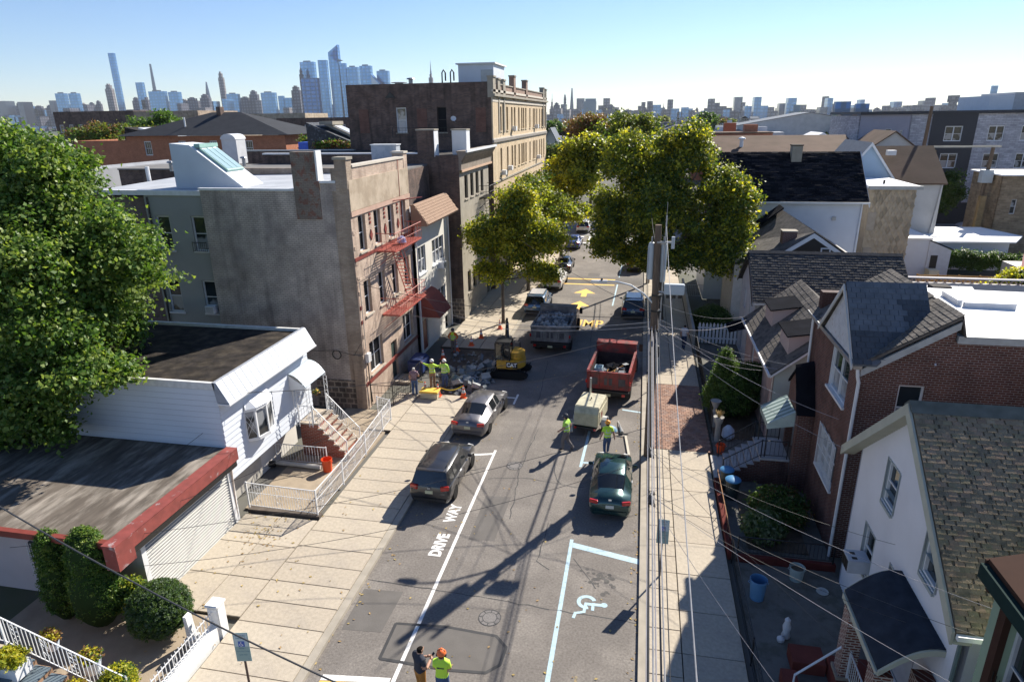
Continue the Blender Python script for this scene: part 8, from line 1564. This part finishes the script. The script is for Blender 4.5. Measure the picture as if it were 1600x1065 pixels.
# right background poles
for (x, y, zt, lab) in ((31.0, 85, 15.8, 'bare leaning pole rising before the modern block'), (37.6, 84, 11.6, 'weathered pole carrying a long pale crossarm before the modern block')):
    t = thing('utility_pole', lab, 'utility pole', (x, y, 0)); MB().tube([(x, y, 0), (x+.3, y, zt)], [.28, .18], 7).build('shaft', WOODP, t)
    if x > 33: MB().box(28.5, 38.6, 83.8, 83.95, 11.4, 11.6).build('crossarm', mat('pale timber'), t); MB().box(37.2, 38.3, 83.5, 84.4, 7.6, 9.0).build('transformer', TRF, t)
    else: MB().box(x-.9, x+1.6, y-.1, y, 10.9, 11.05).build('crossarm', WOODP, t)
gp = thing('gate_post', 'stout weathered post beside the tan stone building', 'post', (37.2, 82.5, 0)); MB().box(36.9, 37.5, 82.2, 82.8, 0, 6.3).build('post', mat('weathered ochre wood', (.24, .17, .09), .9, .3, 2), gp)
SKY = [
  (-4885,-4790,4600,175,'b','stepped dark tower first from the left in the skyline') ,
  (-4720,-4626,4600,149,'b','brown tower second from the left in the skyline') ,
  (-4607,-4531,4600,152,'b','red-brown tower just left of the twin glass slabs') ,
  (-4202,-4116,4300,219,'g','left one of the twin blue glass slabs') ,
  (-4090,-4010,4300,217,'g','right one of the twin blue glass slabs') ,
  (-4209,-4147,4500,158,'t','small tan tower touching the twin slabs') ,
  (-4124,-4074,4500,161,'t','narrow tan tower near the twin slabs') ,
  (-4059,-4015,4500,173,'b','slim dark tower left of the beige one') ,
  (-4041,-3991,4700,514,'g','tallest needle-thin glass tower at the left') ,
  (-4041,-3980,4600,293,'t','beige tower leaning against the thin glass needle') ,
  (-3687,-3628,4500,290,'g','glass tower with a bright crown right of the needle') ,
  (-3742,-3683,4500,190,'b','dark low tower below the crowned glass tower') ,
  (-3665,-3606,4500,197,'b','wide dark block right of the crowned glass tower') ,
  (-3784,-3762,4800,438,'n','dark tapering needle second tallest at the left') ,
  (-3434,-3298,4300,217,'g','broad pale glass slab at the foot of the dark needle') ,
  (-3279,-3189,4300,210,'g','pale glass tower pair right of the broad slab') ,
  (-3347,-3279,4500,170,'t','tan stepped block with pointed neighbour') ,
  (-3297,-3193,4500,181,'b','dark slab right of the tan stepped block') ,
  (-3179,-3101,4500,201,'b','mauve brown tower under the spire') ,
  (-3266,-3234,4700,294,'p','spired dark tower shaped like a blade') ,
  (-3142,-3100,4700,362,'t','very slim square pale tower') ,
  (-2898,-2804,4400,193,'g','pale blue glass block right of the slim square tower') ,
  (-2870,-2770,4500,178,'b','brown block right of the pale blue one') ,
  (-2783,-2718,4500,219,'b','dark banded tower before the rounded glass one') ,
  (-2572,-2463,4300,192,'g','rounded glass tower with curved crown') ,
  (-2447,-2405,4300,170,'g','glass tower with rounded shoulders') ,
  (-2402,-2345,4300,157,'g','short blue glass block') ,
  (-2345,-2280,4300,232,'b','purple-grey stepped tower left of the tall cluster') ,
  (-2142,-2116,4050,322,'b','thin dark edge tower of the tall cluster') ,
  (-2156,-2056,4100,358,'g','tall pale blue tower at the left of the tall cluster') ,
  (-2054,-1942,3900,252,'d','deep blue glass block in front of the tall cluster') ,
  (-2033,-1973,4100,366,'g','slim pale tower in the middle of the tall cluster') ,
  (-1911,-1837,4000,440,'e','tallest blue tower with a slanted crown and observation deck') ,
  (-1848,-1802,4000,336,'g','pale shoulder tower attached to the slanted one') ,
  (-1800,-1726,4000,313,'g','square blue glass tower right of the tallest') ,
  (-1717,-1640,4000,318,'g','blue glass tower with lighter side') ,
  (-1635,-1566,3950,270,'w','glass block with a sloping triangular face') ,
  (-1609,-1532,4000,287,'g','wide blue tower half hidden by the sooty wall') ,
  (-1487,-1437,4600,298,'s','pointed landmark tower with a needle spire above the sooty wall') ,
  (-649,-627,4700,118,'s','pointed skyscraper beside the yellow block') ,
  (-600,-558,4500,101,'b','stepped dark tower beside the pointed one') ,
  (-558,-540,4700,157,'t','thin brown slab standing alone') ,
  (-510,-493,4700,193,'n','thinnest glass tower right of the brown slab') ,
  (-466,-420,4500,60,'b','dark block right of the thinnest glass tower') ,
  (-288,-226,3200,90,'r','large ribbed grey tower in the middle distance') ,
  (-247,-202,4500,84,'b','stepped brown tower right of the ribbed one') ,
  (-156,-75,4500,51,'b','wide brown block behind the tree tops') ,
  (-32,8,4500,65,'b','pointed brown block between tree tops') ,
  (92,126,4700,61,'s','slim stepped tower with a spire over the trees') ,
  (141,180,4500,51,'b','rounded block right of the slim spire') ,
  (228,287,4500,41,'b','boxy block with a bumpy top over the trees') ,
  (308,328,4600,57,'b','narrow block over the right of the trees') ,
  (400,427,4600,55,'p','small pointed block over the right of the trees') ,
  (497,585,4500,33,'b','low wide block beyond the black roof') ,
  (593,635,4500,62,'b','left one of two brown towers above the long brown roof') ,
  (643,685,4500,58,'b','right one of two brown towers above the long brown roof') ,
  (806,842,4300,71,'g','pale domed tower behind the striped slab') ,
  (288,312,1500,31,'r','white and dark striped slab block') ,
  (324,351,1300,33,'d','left one of the two dark glass slabs') ,
  (358,381,1300,29,'d','right one of the two dark glass slabs') ,
  (1342,1384,4500,39,'b','stepped blue-grey block right of the dark slabs') ,
  (1456,1477,4500,31,'b','tiny tower above the modern block roof') ,
  (1395,1439,3600,83,'c','tower with a flared top at the right') ,
  (1406,1543,3700,41,'b','broad base below the flared tower') ,
  (1553,1628,3700,42,'b','low dark mass left of the thin right tower') ,
  (1695,1724,3900,131,'g','thin blue glass tower at the far right') ,
]
FILL =  [(-4945,-4900,4200,80,0),(-5726,-5662,4900,86,3),(-4857,-4817,4200,101,0),(-5292,-5208,4600,118,3),(-5577,-5490,4900,106,1),(-5505,-5461,4900,99,2),(-4919,-4845,4400,83,2),(-4830,-4753,4400,180,2),(-5010,-4930,4600,87,2),(-4536,-4482,4200,75,3),(-4493,-4459,4200,62,3),(-4435,-4388,4200,164,2),(-4846,-4805,4600,131,2),(-5132,-5092,4900,156,3),(-4808,-4747,4600,95,3),(-4752,-4683,4600,126,2),(-4529,-4476,4400,65,0),(-4679,-4628,4600,113,3),(-4961,-4920,4900,106,2),(-4637,-4587,4600,71,2),(-4365,-4327,4400,176,2),(-4167,-4107,4200,79,0),(-4319,-4243,4400,82,0),(-4066,-4007,4200,115,0),(-4400,-4356,4600,152,2),(-4375,-4310,4600,113,2),(-4625,-4557,4900,73,1),(-4097,-4044,4400,143,0),(-4257,-4185,4600,78,1),(-3826,-3759,4200,93,1),(-3955,-3883,4400,68,2),(-3732,-3700,4200,74,2),(-3891,-3816,4400,80,1),(-3855,-3784,4400,60,0),(-4231,-4168,4900,92,0),(-3598,-3536,4200,44,0),(-3890,-3814,4600,107,1),(-3681,-3634,4400,80,2),(-3644,-3606,4400,104,0),(-4023,-3959,4900,148,0),(-3982,-3924,4900,147,0),(-3966,-3905,4900,62,1),(-3662,-3588,4600,116,0),(-3836,-3796,4900,173,0),(-3435,-3380,4400,66,1),(-3388,-3355,4400,76,0),(-3524,-3454,4600,64,2),(-3150,-3119,4200,133,0),(-3280,-3247,4400,96,1),(-3612,-3558,4900,166,2),(-3221,-3151,4400,84,3),(-3527,-3459,4900,87,1),(-3127,-3077,4400,107,1),(-3246,-3206,4600,63,3),(-3199,-3143,4600,154,3),(-3031,-2992,4400,67,3),(-2856,-2809,4200,87,3),(-2802,-2770,4200,155,3),(-2922,-2856,4400,76,2),(-2752,-2716,4200,70,2),(-2731,-2701,4200,69,0),(-2969,-2900,4600,89,0),(-3129,-3081,4900,70,3),(-3097,-3049,4900,105,2),(-2882,-2813,4600,105,2),(-3033,-2959,4900,90,2),(-2678,-2637,4400,148,1),(-2786,-2717,4600,65,3),(-2499,-2447,4200,55,0),(-2688,-2627,4600,87,2),(-2650,-2584,4600,71,2),(-2363,-2319,4200,93,1),(-2447,-2414,4400,99,1),(-2425,-2371,4400,86,3),(-2494,-2442,4600,45,2),(-2599,-2566,4900,146,2),(-2424,-2371,4600,84,3),(-2298,-2262,4400,41,3),(-2274,-2221,4400,72,0),(-2331,-2264,4600,83,1),(-2299,-2238,4600,39,1),(-2255,-2205,4600,53,2),(-2017,-1985,4200,108,0),(-2084,-2043,4400,134,3),(-2293,-2253,4900,77,0),(-1938,-1886,4200,55,3),(-2226,-2174,4900,61,3),(-2057,-1994,4600,100,3),(-1930,-1880,4400,35,2),(-1889,-1856,4400,44,0),(-1786,-1745,4200,35,1),(-1920,-1884,4600,102,3),(-2032,-1972,4900,39,0),(-1776,-1717,4400,53,1),(-1813,-1780,4600,114,2),(-1898,-1830,4900,147,1),(-1739,-1710,4600,82,0),(-1575,-1534,4200,60,0),(-1618,-1590,4400,56,2),(-1673,-1608,4600,73,0),(-1632,-1576,4600,54,1),(-1688,-1654,4900,54,1),(-1556,-1496,4600,79,1),(-1617,-1571,4900,75,2),(-1586,-1550,4900,120,3),(-1343,-1312,4200,118,0),(-1326,-1280,4200,72,3),(-1294,-1240,4200,76,0),(-1382,-1326,4600,96,0),(-1287,-1232,4400,65,1),(-1246,-1219,4400,77,3),(-1227,-1170,4400,73,3),(-1140,-1112,4200,74,0),(-1178,-1121,4400,55,0),(-1263,-1205,4900,101,0),(-1053,-997,4200,49,0),(-1184,-1127,4900,53,0),(-972,-925,4200,58,1),(-1102,-1041,4900,39,0),(-956,-919,4400,75,3),(-1029,-981,4900,73,3),(-847,-791,4200,50,2),(-835,-809,4400,63,2),(-817,-790,4400,34,2),(-834,-806,4600,35,1),(-784,-748,4400,29,3),(-789,-738,4600,127,1),(-722,-666,4400,69,2),(-703,-667,4600,43,2),(-645,-589,4400,27,0),(-683,-654,4900,64,2),(-590,-539,4400,63,1),(-538,-501,4200,27,3),(-565,-531,4600,90,2),(-523,-484,4400,55,1),(-514,-460,4600,60,1),(-512,-479,4900,57,3),(-490,-436,4900,132,2),(-386,-357,4200,53,3),(-397,-356,4600,37,1),(-351,-323,4400,46,3),(-312,-270,4200,48,3),(-337,-282,4900,83,0),(-303,-258,4900,130,1),(-273,-234,4900,71,2),(-252,-217,4900,42,2),(-235,-194,4900,69,1),(-169,-124,4200,30,0),(-151,-91,4900,47,3),(-102,-61,4400,35,1),(-89,-38,4900,48,0),(-56,-30,4400,70,1),(-39,-11,4900,100,0),(-14,14,4200,29,1),(0,35,4400,96,0),(33,90,4600,77,3),(69,125,4900,61,3),(108,152,4900,51,1),(131,165,4600,108,1),(142,189,4200,49,3),(178,206,4200,31,3),(201,243,4200,55,3),(254,292,4600,51,3),(282,318,4600,41,2),(291,344,4400,30,2),(333,363,4400,36,3),(390,442,4900,54,0),(354,388,4200,100,1),(403,437,4400,80,0),(448,500,4600,62,0),(440,476,4200,39,3),(481,511,4400,50,0),(523,561,4600,27,3),(580,632,4900,122,2),(624,653,4900,88,1),(558,587,4200,56,3),(600,633,4400,58,3),(650,685,4600,44,3),(607,646,4200,105,3),(706,752,4600,61,3),(796,841,4900,55,1),(717,744,4200,28,1),(858,885,4900,47,2),(818,855,4600,73,2),(852,879,4600,51,2),(830,878,4400,100,3),(863,898,4400,32,1),(989,1043,4900,66,1),(880,921,4200,34,1),(994,1028,4600,35,0),(1087,1122,4900,35,1),(1044,1074,4600,34,1),(1013,1056,4400,46,2),(1152,1177,4900,116,0),(1052,1081,4400,96,3),(1203,1258,4900,69,1),(1158,1192,4600,67,0),(1130,1156,4400,49,3),(1095,1116,4200,48,2),(1297,1342,4900,40,2),(1333,1370,4900,59,3),(1361,1390,4900,34,0),(1371,1399,4900,92,3),(1197,1228,4200,28,3),(1221,1245,4200,28,3),(1362,1399,4600,12,2),(1384,1413,4600,14,3),(1338,1369,4400,20,1),(1295,1321,4200,23,0),(1439,1464,4600,50,0),(1457,1500,4600,37,1),(1576,1625,4900,76,3),(1383,1417,4200,25,0),(1467,1505,4400,39,2),(1556,1595,4600,49,1),(1681,1710,4900,49,2),(1526,1561,4400,33,2),(1473,1508,4200,48,0),(1745,1783,4900,79,2),(1774,1821,4900,39,1),(1678,1708,4600,91,0),(1704,1731,4600,31,1),(1650,1676,4400,18,3),(1662,1693,4400,48,2),(1875,1910,4900,19,2),(1700,1746,4400,58,3),(1659,1698,4200,40,2),(1774,1809,4400,41,2),(1720,1743,4200,60,0),(2026,2062,4900,64,0),(2046,2082,4900,55,0),(1940,1979,4600,43,2),(1801,1828,4200,38,0),(1909,1933,4400,52,1),(1833,1868,4200,58,3),(2024,2063,4600,81,3),(2185,2217,4900,79,2),(2085,2126,4600,28,3),(1935,1965,4200,35,1),(2149,2170,4600,39,0),(2306,2354,4900,43,2),(2333,2378,4900,59,2),(2135,2165,4400,29,0),(2397,2439,4900,56,3),(2430,2465,4900,33,0),(2098,2134,4200,62,1),(2231,2263,4400,27,2),(2247,2269,4400,60,1),(2164,2197,4200,45,2),(2293,2326,4400,44,0),(2308,2329,4400,67,2),(2328,2369,4400,35,1)]
def facmat(name, c1, c2, mor, bw, bh): return brick(name, c1, c2, mor, bw, bh, bh*.22, bump=0, off=0, var=.08)
TG = facmat('blue tower glass', (.09, .23, .46), (.17, .34, .58), (.10, .20, .34), 24, 20); TGD = facmat('deep blue tower glass', (.03, .11, .32), (.05, .15, .37), (.03, .07, .16), 34, 22)
TB_ = facmat('brown tower', (.13, .13, .16), (.10, .105, .13), (.05, .05, .07), 22, 20); TT = facmat('tan tower', (.27, .25, .25), (.23, .215, .22), (.15, .13, .13), 22, 20); TN = facmat('dark tower', (.10, .12, .15), (.12, .14, .18), (.08, .09, .12), 30, 10); TR_ = facmat('ribbed tower', (.33, .36, .40), (.08, .11, .15), (.3, .33, .36), 9, 300)  # brown tower colours hold a blue haze tint besides the volume haze
for m_ in (TG, TGD, TN):
    b_ = m_.node_tree.nodes['Principled BSDF']; b_.inputs['Metallic'].default_value = .75; b_.inputs['Roughness'].default_value = .22
KM = dict(g=TG, d=TGD, b=TB_, t=TT, n=TN, p=TN, e=TG, w=TG, s=TT, r=TR_, c=TB_)
for x0, x1, D, zt, k, lab in SKY:
    zb = -60 if D > 2000 else -5; m = KM[k]; xm = (x0+x1)/2; W_ = x1-x0; t = thing('skyscraper', lab, 'skyscraper', (xm, D, zb)); dp = min(W_*.45, 30); x1 -= W_*.06; mb = MB()
    if k in 'gd': mb.box(x0, x1, D, D+dp, zb, zt); 
    elif k == 'b' or k == 't':
        h = zt-zb; mb.box(x0, x1, D, D+dp, zb, zt-h*.10); mb.box(x0+W_*.15, x1-W_*.2, D+2, D+dp-2, zt-h*.10, zt-h*.03); mb.box(x0+W_*.3, x1-W_*.4, D+4, D+dp-4, zt-h*.03, zt)
    elif k == 'n': mb.prism([(x0-W_*.8, D, zb), (x1+W_*.8, D, zb), (x1, D, zt*.6), (x1-W_*.3, D, zt), (x0+W_*.2, D, zt)], (0, dp, 0))
    elif k == 'p': mb.box(x0, x1, D, D+dp, zb, zt-(zt-zb)*.3); mb.prism([(x0, D, zt-(zt-zb)*.3), (x1, D, zt-(zt-zb)*.3), (xm, D, zt)], (0, dp, 0))
    elif k == 'e': mb.prism([(x0, D, zb), (x1+8, D, zb), (x1-6, D, zt), (x0, D, zt-42)], (0, dp, 0))
    elif k == 'w': mb.prism([(x0, D, zb), (x1, D, zb), (x1, D, zt-60), (x0+8, D, zt), (x0, D, zt)], (0, dp, 0))
    elif k == 's':
        h = zt-zb; mb.box(x0, x1, D, D+dp, zb, zt-h*.22); mb.box(x0+W_*.2, x1-W_*.2, D+3, D+dp-3, zt-h*.22, zt-h*.06); mb.box(x0+W_*.34, x1-W_*.34, D+5, D+dp-5, zt-h*.06, zt)
    elif k == 'r': mb.box(x0, x1, D, D+dp, zb, zt-12); mb.box(x0+8, x1-2, D+4, D+dp, zt-12, zt)
    elif k == 'c': mb.box(x0+6, x1-6, D, D+dp, zb, zt-30); mb.box(x0, x1, D-4, D+dp+4, zt-30, zt)
    mb.build('tower', m, t)
    if k == 'e': MB().prism([(x1-8, D-12, zt-95), (x1+22, D-12, zt-88), (x1-8, D-12, zt-80)], (0, 24, 0)).build('observation_deck', TN, t); MB().prism([(x0+12, D-1.5, zt-60), (x1-14, D-1.5, zt-100), (x1-6, D-1.5, zt-4)], (0, -2, 0)).build('dark_crown', TGD, t)
    if k == 'w': MB().prism([(x0+10, D-1.5, zt-12), (x1-2, D-1.5, zt-66), (x0+14, D-1.5, zt-66)], (0, -2, 0)).build('bright_face', mat('bright facade', (.6, .66, .72), .4), t)
    if k == 's': MB().tube([(xm, D+dp/2, zt-2), (xm, D+dp/2, zt+(zt-zb)*.10), (xm, D+dp/2, zt+(zt-zb)*.24)], [W_*.13, W_*.06, .8], 6).build('spire', TN, t)
    if k == 'g' and W_ > 60: MB().box(x0+W_*.2, x1-W_*.3, D+8, D+dp-8, zt, zt+8).build('plant_room', TN, t)
for x0, x1, D, zt, c in FILL:
    MB().box(x0, x1, D, D+80, -60, zt).build('city_block', (TB_, TT, TN, TG)[c], None, label=(q_ := 'low hazy %s block of the far skyline %s' % (('brown-grey', 'tan', 'dark', 'blue glass')[c], 'left of the blue cluster' if x0 < -3300*D/4500 else 'near the blue cluster' if x0 < -1700*D/4500 else 'beside the yellow block' if x0 < -300*D/4500 else 'over the street trees' if x0 < 900*D/4500 else 'above the modern block')), cat='city block', group=q_+'s', base=((x0+x1)/2, D, -60))
fm = MB(); rf9 = random.Random(9)
for i in range(900):
    D = rf9.choice((2300, 2900, 3500, 4000)); x = rf9.uniform(-1.05, .5)*D; w_ = rf9.uniform(12, 34); h_ = rf9.uniform(8, 42)*(1.4 if rf9.random() < .12 else 1); fm.box(x, x+w_, D, D+25, -60, -60+h_+D*.0055, rf9.randrange(4))
fm.build('distant_city_mass', [TB_, TT, TN, TG], kind='stuff')
# ---- middle distance, left
hh = thing('hip_roofed_house', 'orange-brown brick house with a dark hipped roof and small sash windows', 'house', (-66, 98, 0))
f = Facade(hh, 'S', 92, -78.8, -52.0, 0, 13.2, ORGB); WH = dict(id='wh', frame=WHT, glass=[GL], grid=(3, 2), rec=.08, fw=.12)
for x in (-75.2, -69.2, -63.9, -58): f.win(x, 10.4, 1.25, 2.1, WH); f.win(x+.4, 6.2, 1.25, 2.1, WH)
f.done(); MB().poly([(-52, 92, 0), (-52, 104, 0), (-52, 104, 13.2), (-52, 92, 13.2)]).poly([(-78.8, 92, 0), (-78.8, 92, 13.2), (-78.8, 104, 13.2), (-78.8, 104, 0)]).build('side_wall', ORGB, hh)
rf_ = MB(); a, b, c, d = (-79.9, 91.2, 13.3), (-51, 91.2, 13.3), (-51, 104.8, 13.3), (-79.9, 104.8, 13.3); r1, r2 = (-67.5, 98, 16.6), (-62.5, 98, 16.6); rf_.poly([a, b, r2, r1]).poly([b, c, r2]).poly([c, d, r1, r2]).poly([d, a, r1]).poly([a, d, c, b]); rf_.build('roof', mat('dark hip roof', (.045, .048, .055), .9, .15, 1), hh)
MB().box(-66, -65.3, 97, 98, 16, 17.4).build('chimney', DRKB, hh); MB().tube([(-69.5, 93.8, 14), (-69.5, 93.8, 15.9)], .12, 6).build('vent_pipe', WHT, hh)
def flatblock(name, label, x0, x1, y0, y1, z, m, rm=None, wins=(), ws=None, cat='building', group=None, par=.3, wst=W1, kind=None):
    t = thing(name, label, cat, ((x0+x1)/2, (y0+y1)/2, 0), group); f = Facade(t, 'S', y0, x0, x1, 0, z, m)
    for (x, zz, w_, h_) in wins: f.win(x, zz, w_, h_, wst, panes=True)
    f.done(); MB().poly([(x1, y0, 0), (x1, y1, 0), (x1, y1, z), (x1, y0, z)]).poly([(x0, y0, 0), (x0, y0, z), (x0, y1, z), (x0, y1, 0)]).build('side_wall', m, t); flat(MB(), x0, x1, y0, y1, z-par).build('roof', rm or SILV, t); return t
WFB = dict(id='wfb', frame=WHT, glass=[GLC, GL], fw=.16, rec=.1)
flatblock('long_brown_building', 'long low brown brick building on the left under the skyline', -178, -150, 180, 200, 18.6, DRKB, TARR, [(-176+3.4*k, 12.5, 1.5, 2.3) for k in range(8)], wst=WFB); flatblock('tan_brick_building', 'long tan brick building right of the leafy tree under the skyline', -150, -128.5, 180, 200, 18.3, TANB, TARR, [(-147.5+3.3*k, 13, 1.5, 2.3) for k in range(6)], wst=WFB)
flatblock('brick_parapet_house', 'low orange brick parapet wall beyond the white roofs at the left', -96, -84, 100, 110, 12.4, ORGB, SILV); flatblock('white_roofed_row', 'white and silver flat roofs left of the orange house', -64, -43, 56, 76, 9.8, mat('pale wall', (.5, .5, .52), .8), mat('silver white roof', (.52, .54, .58), .8, .1, .5)); flatblock('grey_party_house', 'grey rendered house with a tall party wall among the white roofs', -48.5, -45, 48, 62, 11.6, mat('grey render', (.33, .34, .36), .85, .15, .6), mat('silver white roof'))
ss = thing('skylit_house', 'dark sloped roof stair house with a big glass skylight beyond the white roofs', 'house', (-92, 118, 0)); MB().prism([(-102, 118, 8), (-88, 118, 8), (-88, 118, 11.6), (-101, 118, 14.4)], (0, 8, 0)).build('body', TARR, ss); MB().cbox((-94.5, 121, 13.4), (7, 6, .3), 0, 0, 0, .21).build('skylight', mat('pale metal'), ss); MB().box(-90, -81, 126, 134, 6, 15.2).build('box', STUC, ss)
bg_ = thing('black_tarred_house', 'stair house with mottled black wall and a long metal-framed skylight', 'house', (-35, 78, 0)); MB().prism([(-39.6, 75, 6), (-30.6, 75, 6), (-30.6, 75, 11.3), (-34.5, 75, 13.0), (-39.5, 75, 15.0)], (0, 6, 0)).build('body', mat('mottled black tar', (.02, .025, .035), .7, .5, 2, .4, 8, col2=(.16, .19, .23), c2s=3.5, c2lo=.55, c2hi=.7), bg_); MB().cbox((-35.6, 77.5, 13.9), (5.2, 2.6, .3), 0, 0, 0, .42).build('skylight', GREYS, bg_); MB().cbox((-35.6, 77.5, 14.1), (4.6, 2.0, .1), 0, 0, 0, .42).build('pane', mat('pale pane', (.5, .52, .55), .3), bg_); MB().box(-38.3, -36.6, 76, 79, 14.7, 15.1).build('ridge_cap', GREYS, bg_); MB().box(-33, -24, 100, 110, 0, 14.9).build('rear_wall', mat('mauve render', (.23, .2, .22), .9), bg_)
foliage('roof_plants', [(-35.5, 74, 12.5, 2.6, .6, .45)], 1500, .25, [MPL, RU], None, base=(-35, 74, 12), clump=.4, per=20); tag(bpy.data.objects['roof_plants'], 'weedy green and red plants before the mottled black stair house', 'plants')
MB().box(-43.5, -40.5, 80, 82, 0, 12.6).build('blue_tarp_fence', mat('bright blue tarp', (.02, .09, .5), .6, .2, 4), None, label='bright blue plastic screen on the roof by the orange house', cat='screen', base=(-42, 81, 0))
flatblock('dark_row_roofs', 'row of dark flat roofs and small sheds in front of the tall cluster', -98, -70, 170, 190, 15.8, DRKB, TARR, [(-96+3.4*k, 12, 1.5, 2) for k in range(8)], wst=WFB); flatblock('cream_parapet_building', 'cream brick parapet building before the tall cluster', -68, -50, 175, 190, 16.2, YELB, TARR, [(-66+3*k, 12.6, 1.4, 2) for k in range(6)], wst=WFB); flatblock('cream_rooftop_house', 'cream rooftop blocks left of the hip roof ridge', -124, -100, 190, 205, 17.2, STUC, TARR, [(-122+4*k, 13, 1.6, 2.2) for k in range(5)], wst=WFB)
# middle, over the trees
gs = thing('church_turret', 'small cream turret with a dark green pointed spire behind the rust tree', 'turret', (-13.4, 150, 0)); MB().lathe([(.85, 0), (.85, 12.8)], (-13.4, 150, 0), 10).build('drum', mat('pale render'), gs); MB().lathe([(1.15, 12.8), (.6, 13.6), (.25, 14.6), (.02, 16)], (-13.4, 150, 0), 10).build('spire', mat('verdigris dark', (.05, .11, .09), .6), gs)
gable_house('red_gabled_house', 'brick house with a white coped gable right of the yellow block', -26, -17.5, 112, 124, 12, 15.5, ORGB, TARR, 'Y'); gable_house('grey_turret_house', 'pale house with a pointed grey porch roof by the yellow block corner', -15.8, -11.5, 99, 104, 9.6, 13.6, mat('pale render'), mat('dull slate', (.14, .16, .19), .8), 'Y')
gable_house('grey_roofed_hall', 'broad grey-roofed hall beyond the trees on the right', 30, 75, 240, 262, 11.5, 15.3, OFFW, mat('dull slate'), 'Y')
MB().box(20.5, 23.5, 190, 193, 0, 13.0).build('stair_tower', mat('terracotta'), None, label='small reddish roof turret with antennas showing between the tree crowns', cat='turret', base=(22, 190, 0))
# random mid-distance houses
rr = random.Random(11); HM = [DRKB, TANB, ORGB, OFFW, mat('pale wall'), STUC, BLUEW, GREYS]; RM = [SILV, TARR, mat('silver white roof'), mat('dull slate'), SHBR, WROOF]
hc = {}
for i in range(235):
    y = 125+900*(rr.random()**1.5); x = rr.uniform(-.95, .55)*y
    if x > 20 and y < 135: x += 40; 
    if -130 < x < -40 and y < 205: continue
    if x < -100 and y < 215: continue
    if abs(x+4) < 14 and y < 300: continue
    k = rr.randrange(14)
    if k not in hc:
        mb = MB(); w_, d_, h_ = rr.uniform(9, 16), rr.uniform(10, 18), rr.uniform(7, 11)
        mb.box(-w_/2, w_/2, 0, d_, 0, h_)
        if k % 2: mb.prism([(-w_/2-.3, -.3, h_), (w_/2+.3, -.3, h_), (0, -.3, h_+2.6)], (0, d_+.6, 0), 1)
        else: mb.box(-w_/2-.1, w_/2+.1, -.1, d_+.1, h_, h_+.3, 1); mb.box(-1.5, 1.5, 3, 6, h_, h_+2, 0)
        for q in range(4):
            for zz in (h_-2.4, h_-5.2): mb.box(-w_/2+1+q*(w_-2)/3.4, -w_/2+2.0+q*(w_-2)/3.4, -.06, 0, zz, zz+1.5, 2)
        hc[k] = mb.mesh('distant_house', [HM[k % 8], RM[k % 6], GL])
    sc2 = 1+y/900; o = tag(link('distant_house', hc[k], None, (x, y, -.05), rr.choice((0, 0, .02, 1.57))), *(lambda q: ('small distant '+q, 'house', 'distant houses: '+q))('%s-walled house with a %s roof below the skyline' % (('sooty brick', 'tan brick', 'orange brick', 'off-white', 'pale grey', 'beige stucco', 'pale blue', 'grey stone')[k % 8], ('silver flat', 'black gabled', 'pale silver flat', 'slate gabled', 'brown flat', 'white gabled')[k % 6]+(' wide' if k > 11 else ''))))
for i in range(48):
    y = 150+800*(rr.random()**1.2); x = rr.uniform(-.9, .5)*y
    if abs(x+4) < 16 and y < 300: continue
    if i < 3: tm = []
    key = ('dt', i % 4)
    if key not in hc:
        o = foliage('distant_tree', [(0, 0, 6.5, 4.5, 4.5, 3.6), (2, 1, 8.5, 3, 3, 2.5)], 2200, .9, [[GM_, GD], [OL, GY], [GM_, OL], [RU, OL]][i % 4], None, base=(0, 0, 0), clump=1.3, per=22, seed=50+i); hc[key] = o.data; bpy.data.objects.remove(o)
    s = rr.uniform(.9, 1.5); o = tag(link('distant_tree', hc[key], None, (x, y, 0)), *(lambda q: ('rounded distant %s tree among the rooftops below the skyline' % q, 'tree', 'distant %s trees' % q))(('dark green', 'yellow-olive', 'mid-green', 'rust-tinted')[i % 4])); o.scale = (s, s, s)
pl = thing('jet', 'tiny aircraft high in the sky above the right houses', 'aircraft', (560, 1700, 290)); MB().tube([(555, 1700, 290), (566, 1700, 290)], .8, 6).build('fuselage', WHT, pl); MB().box(559, 562, 1692, 1708, 289.8, 290.2).build('wing', WHT, pl)
# haze
hz_ = MB().box(-7600, 7600, -60, 6200, -62, 420).build('haze', None, kind='stuff'); hm_ = bpy.data.materials.new('haze'); hm_.use_nodes = True; nn_ = hm_.node_tree.nodes; nn_.remove(nn_['Principled BSDF']); pv_ = nn_.new('ShaderNodeVolumePrincipled'); pv_.inputs['Color'].default_value = (.80, .88, 1, 1); pv_.inputs['Density'].default_value = 2.8e-5; pv_.inputs['Anisotropy'].default_value = .2
hm_.node_tree.links.new(pv_.outputs[0], nn_['Material Output'].inputs['Volume']); hz_.data.materials.clear(); hz_.data.materials.append(hm_)
if hasattr(hm_, 'volume_sampling'): pass
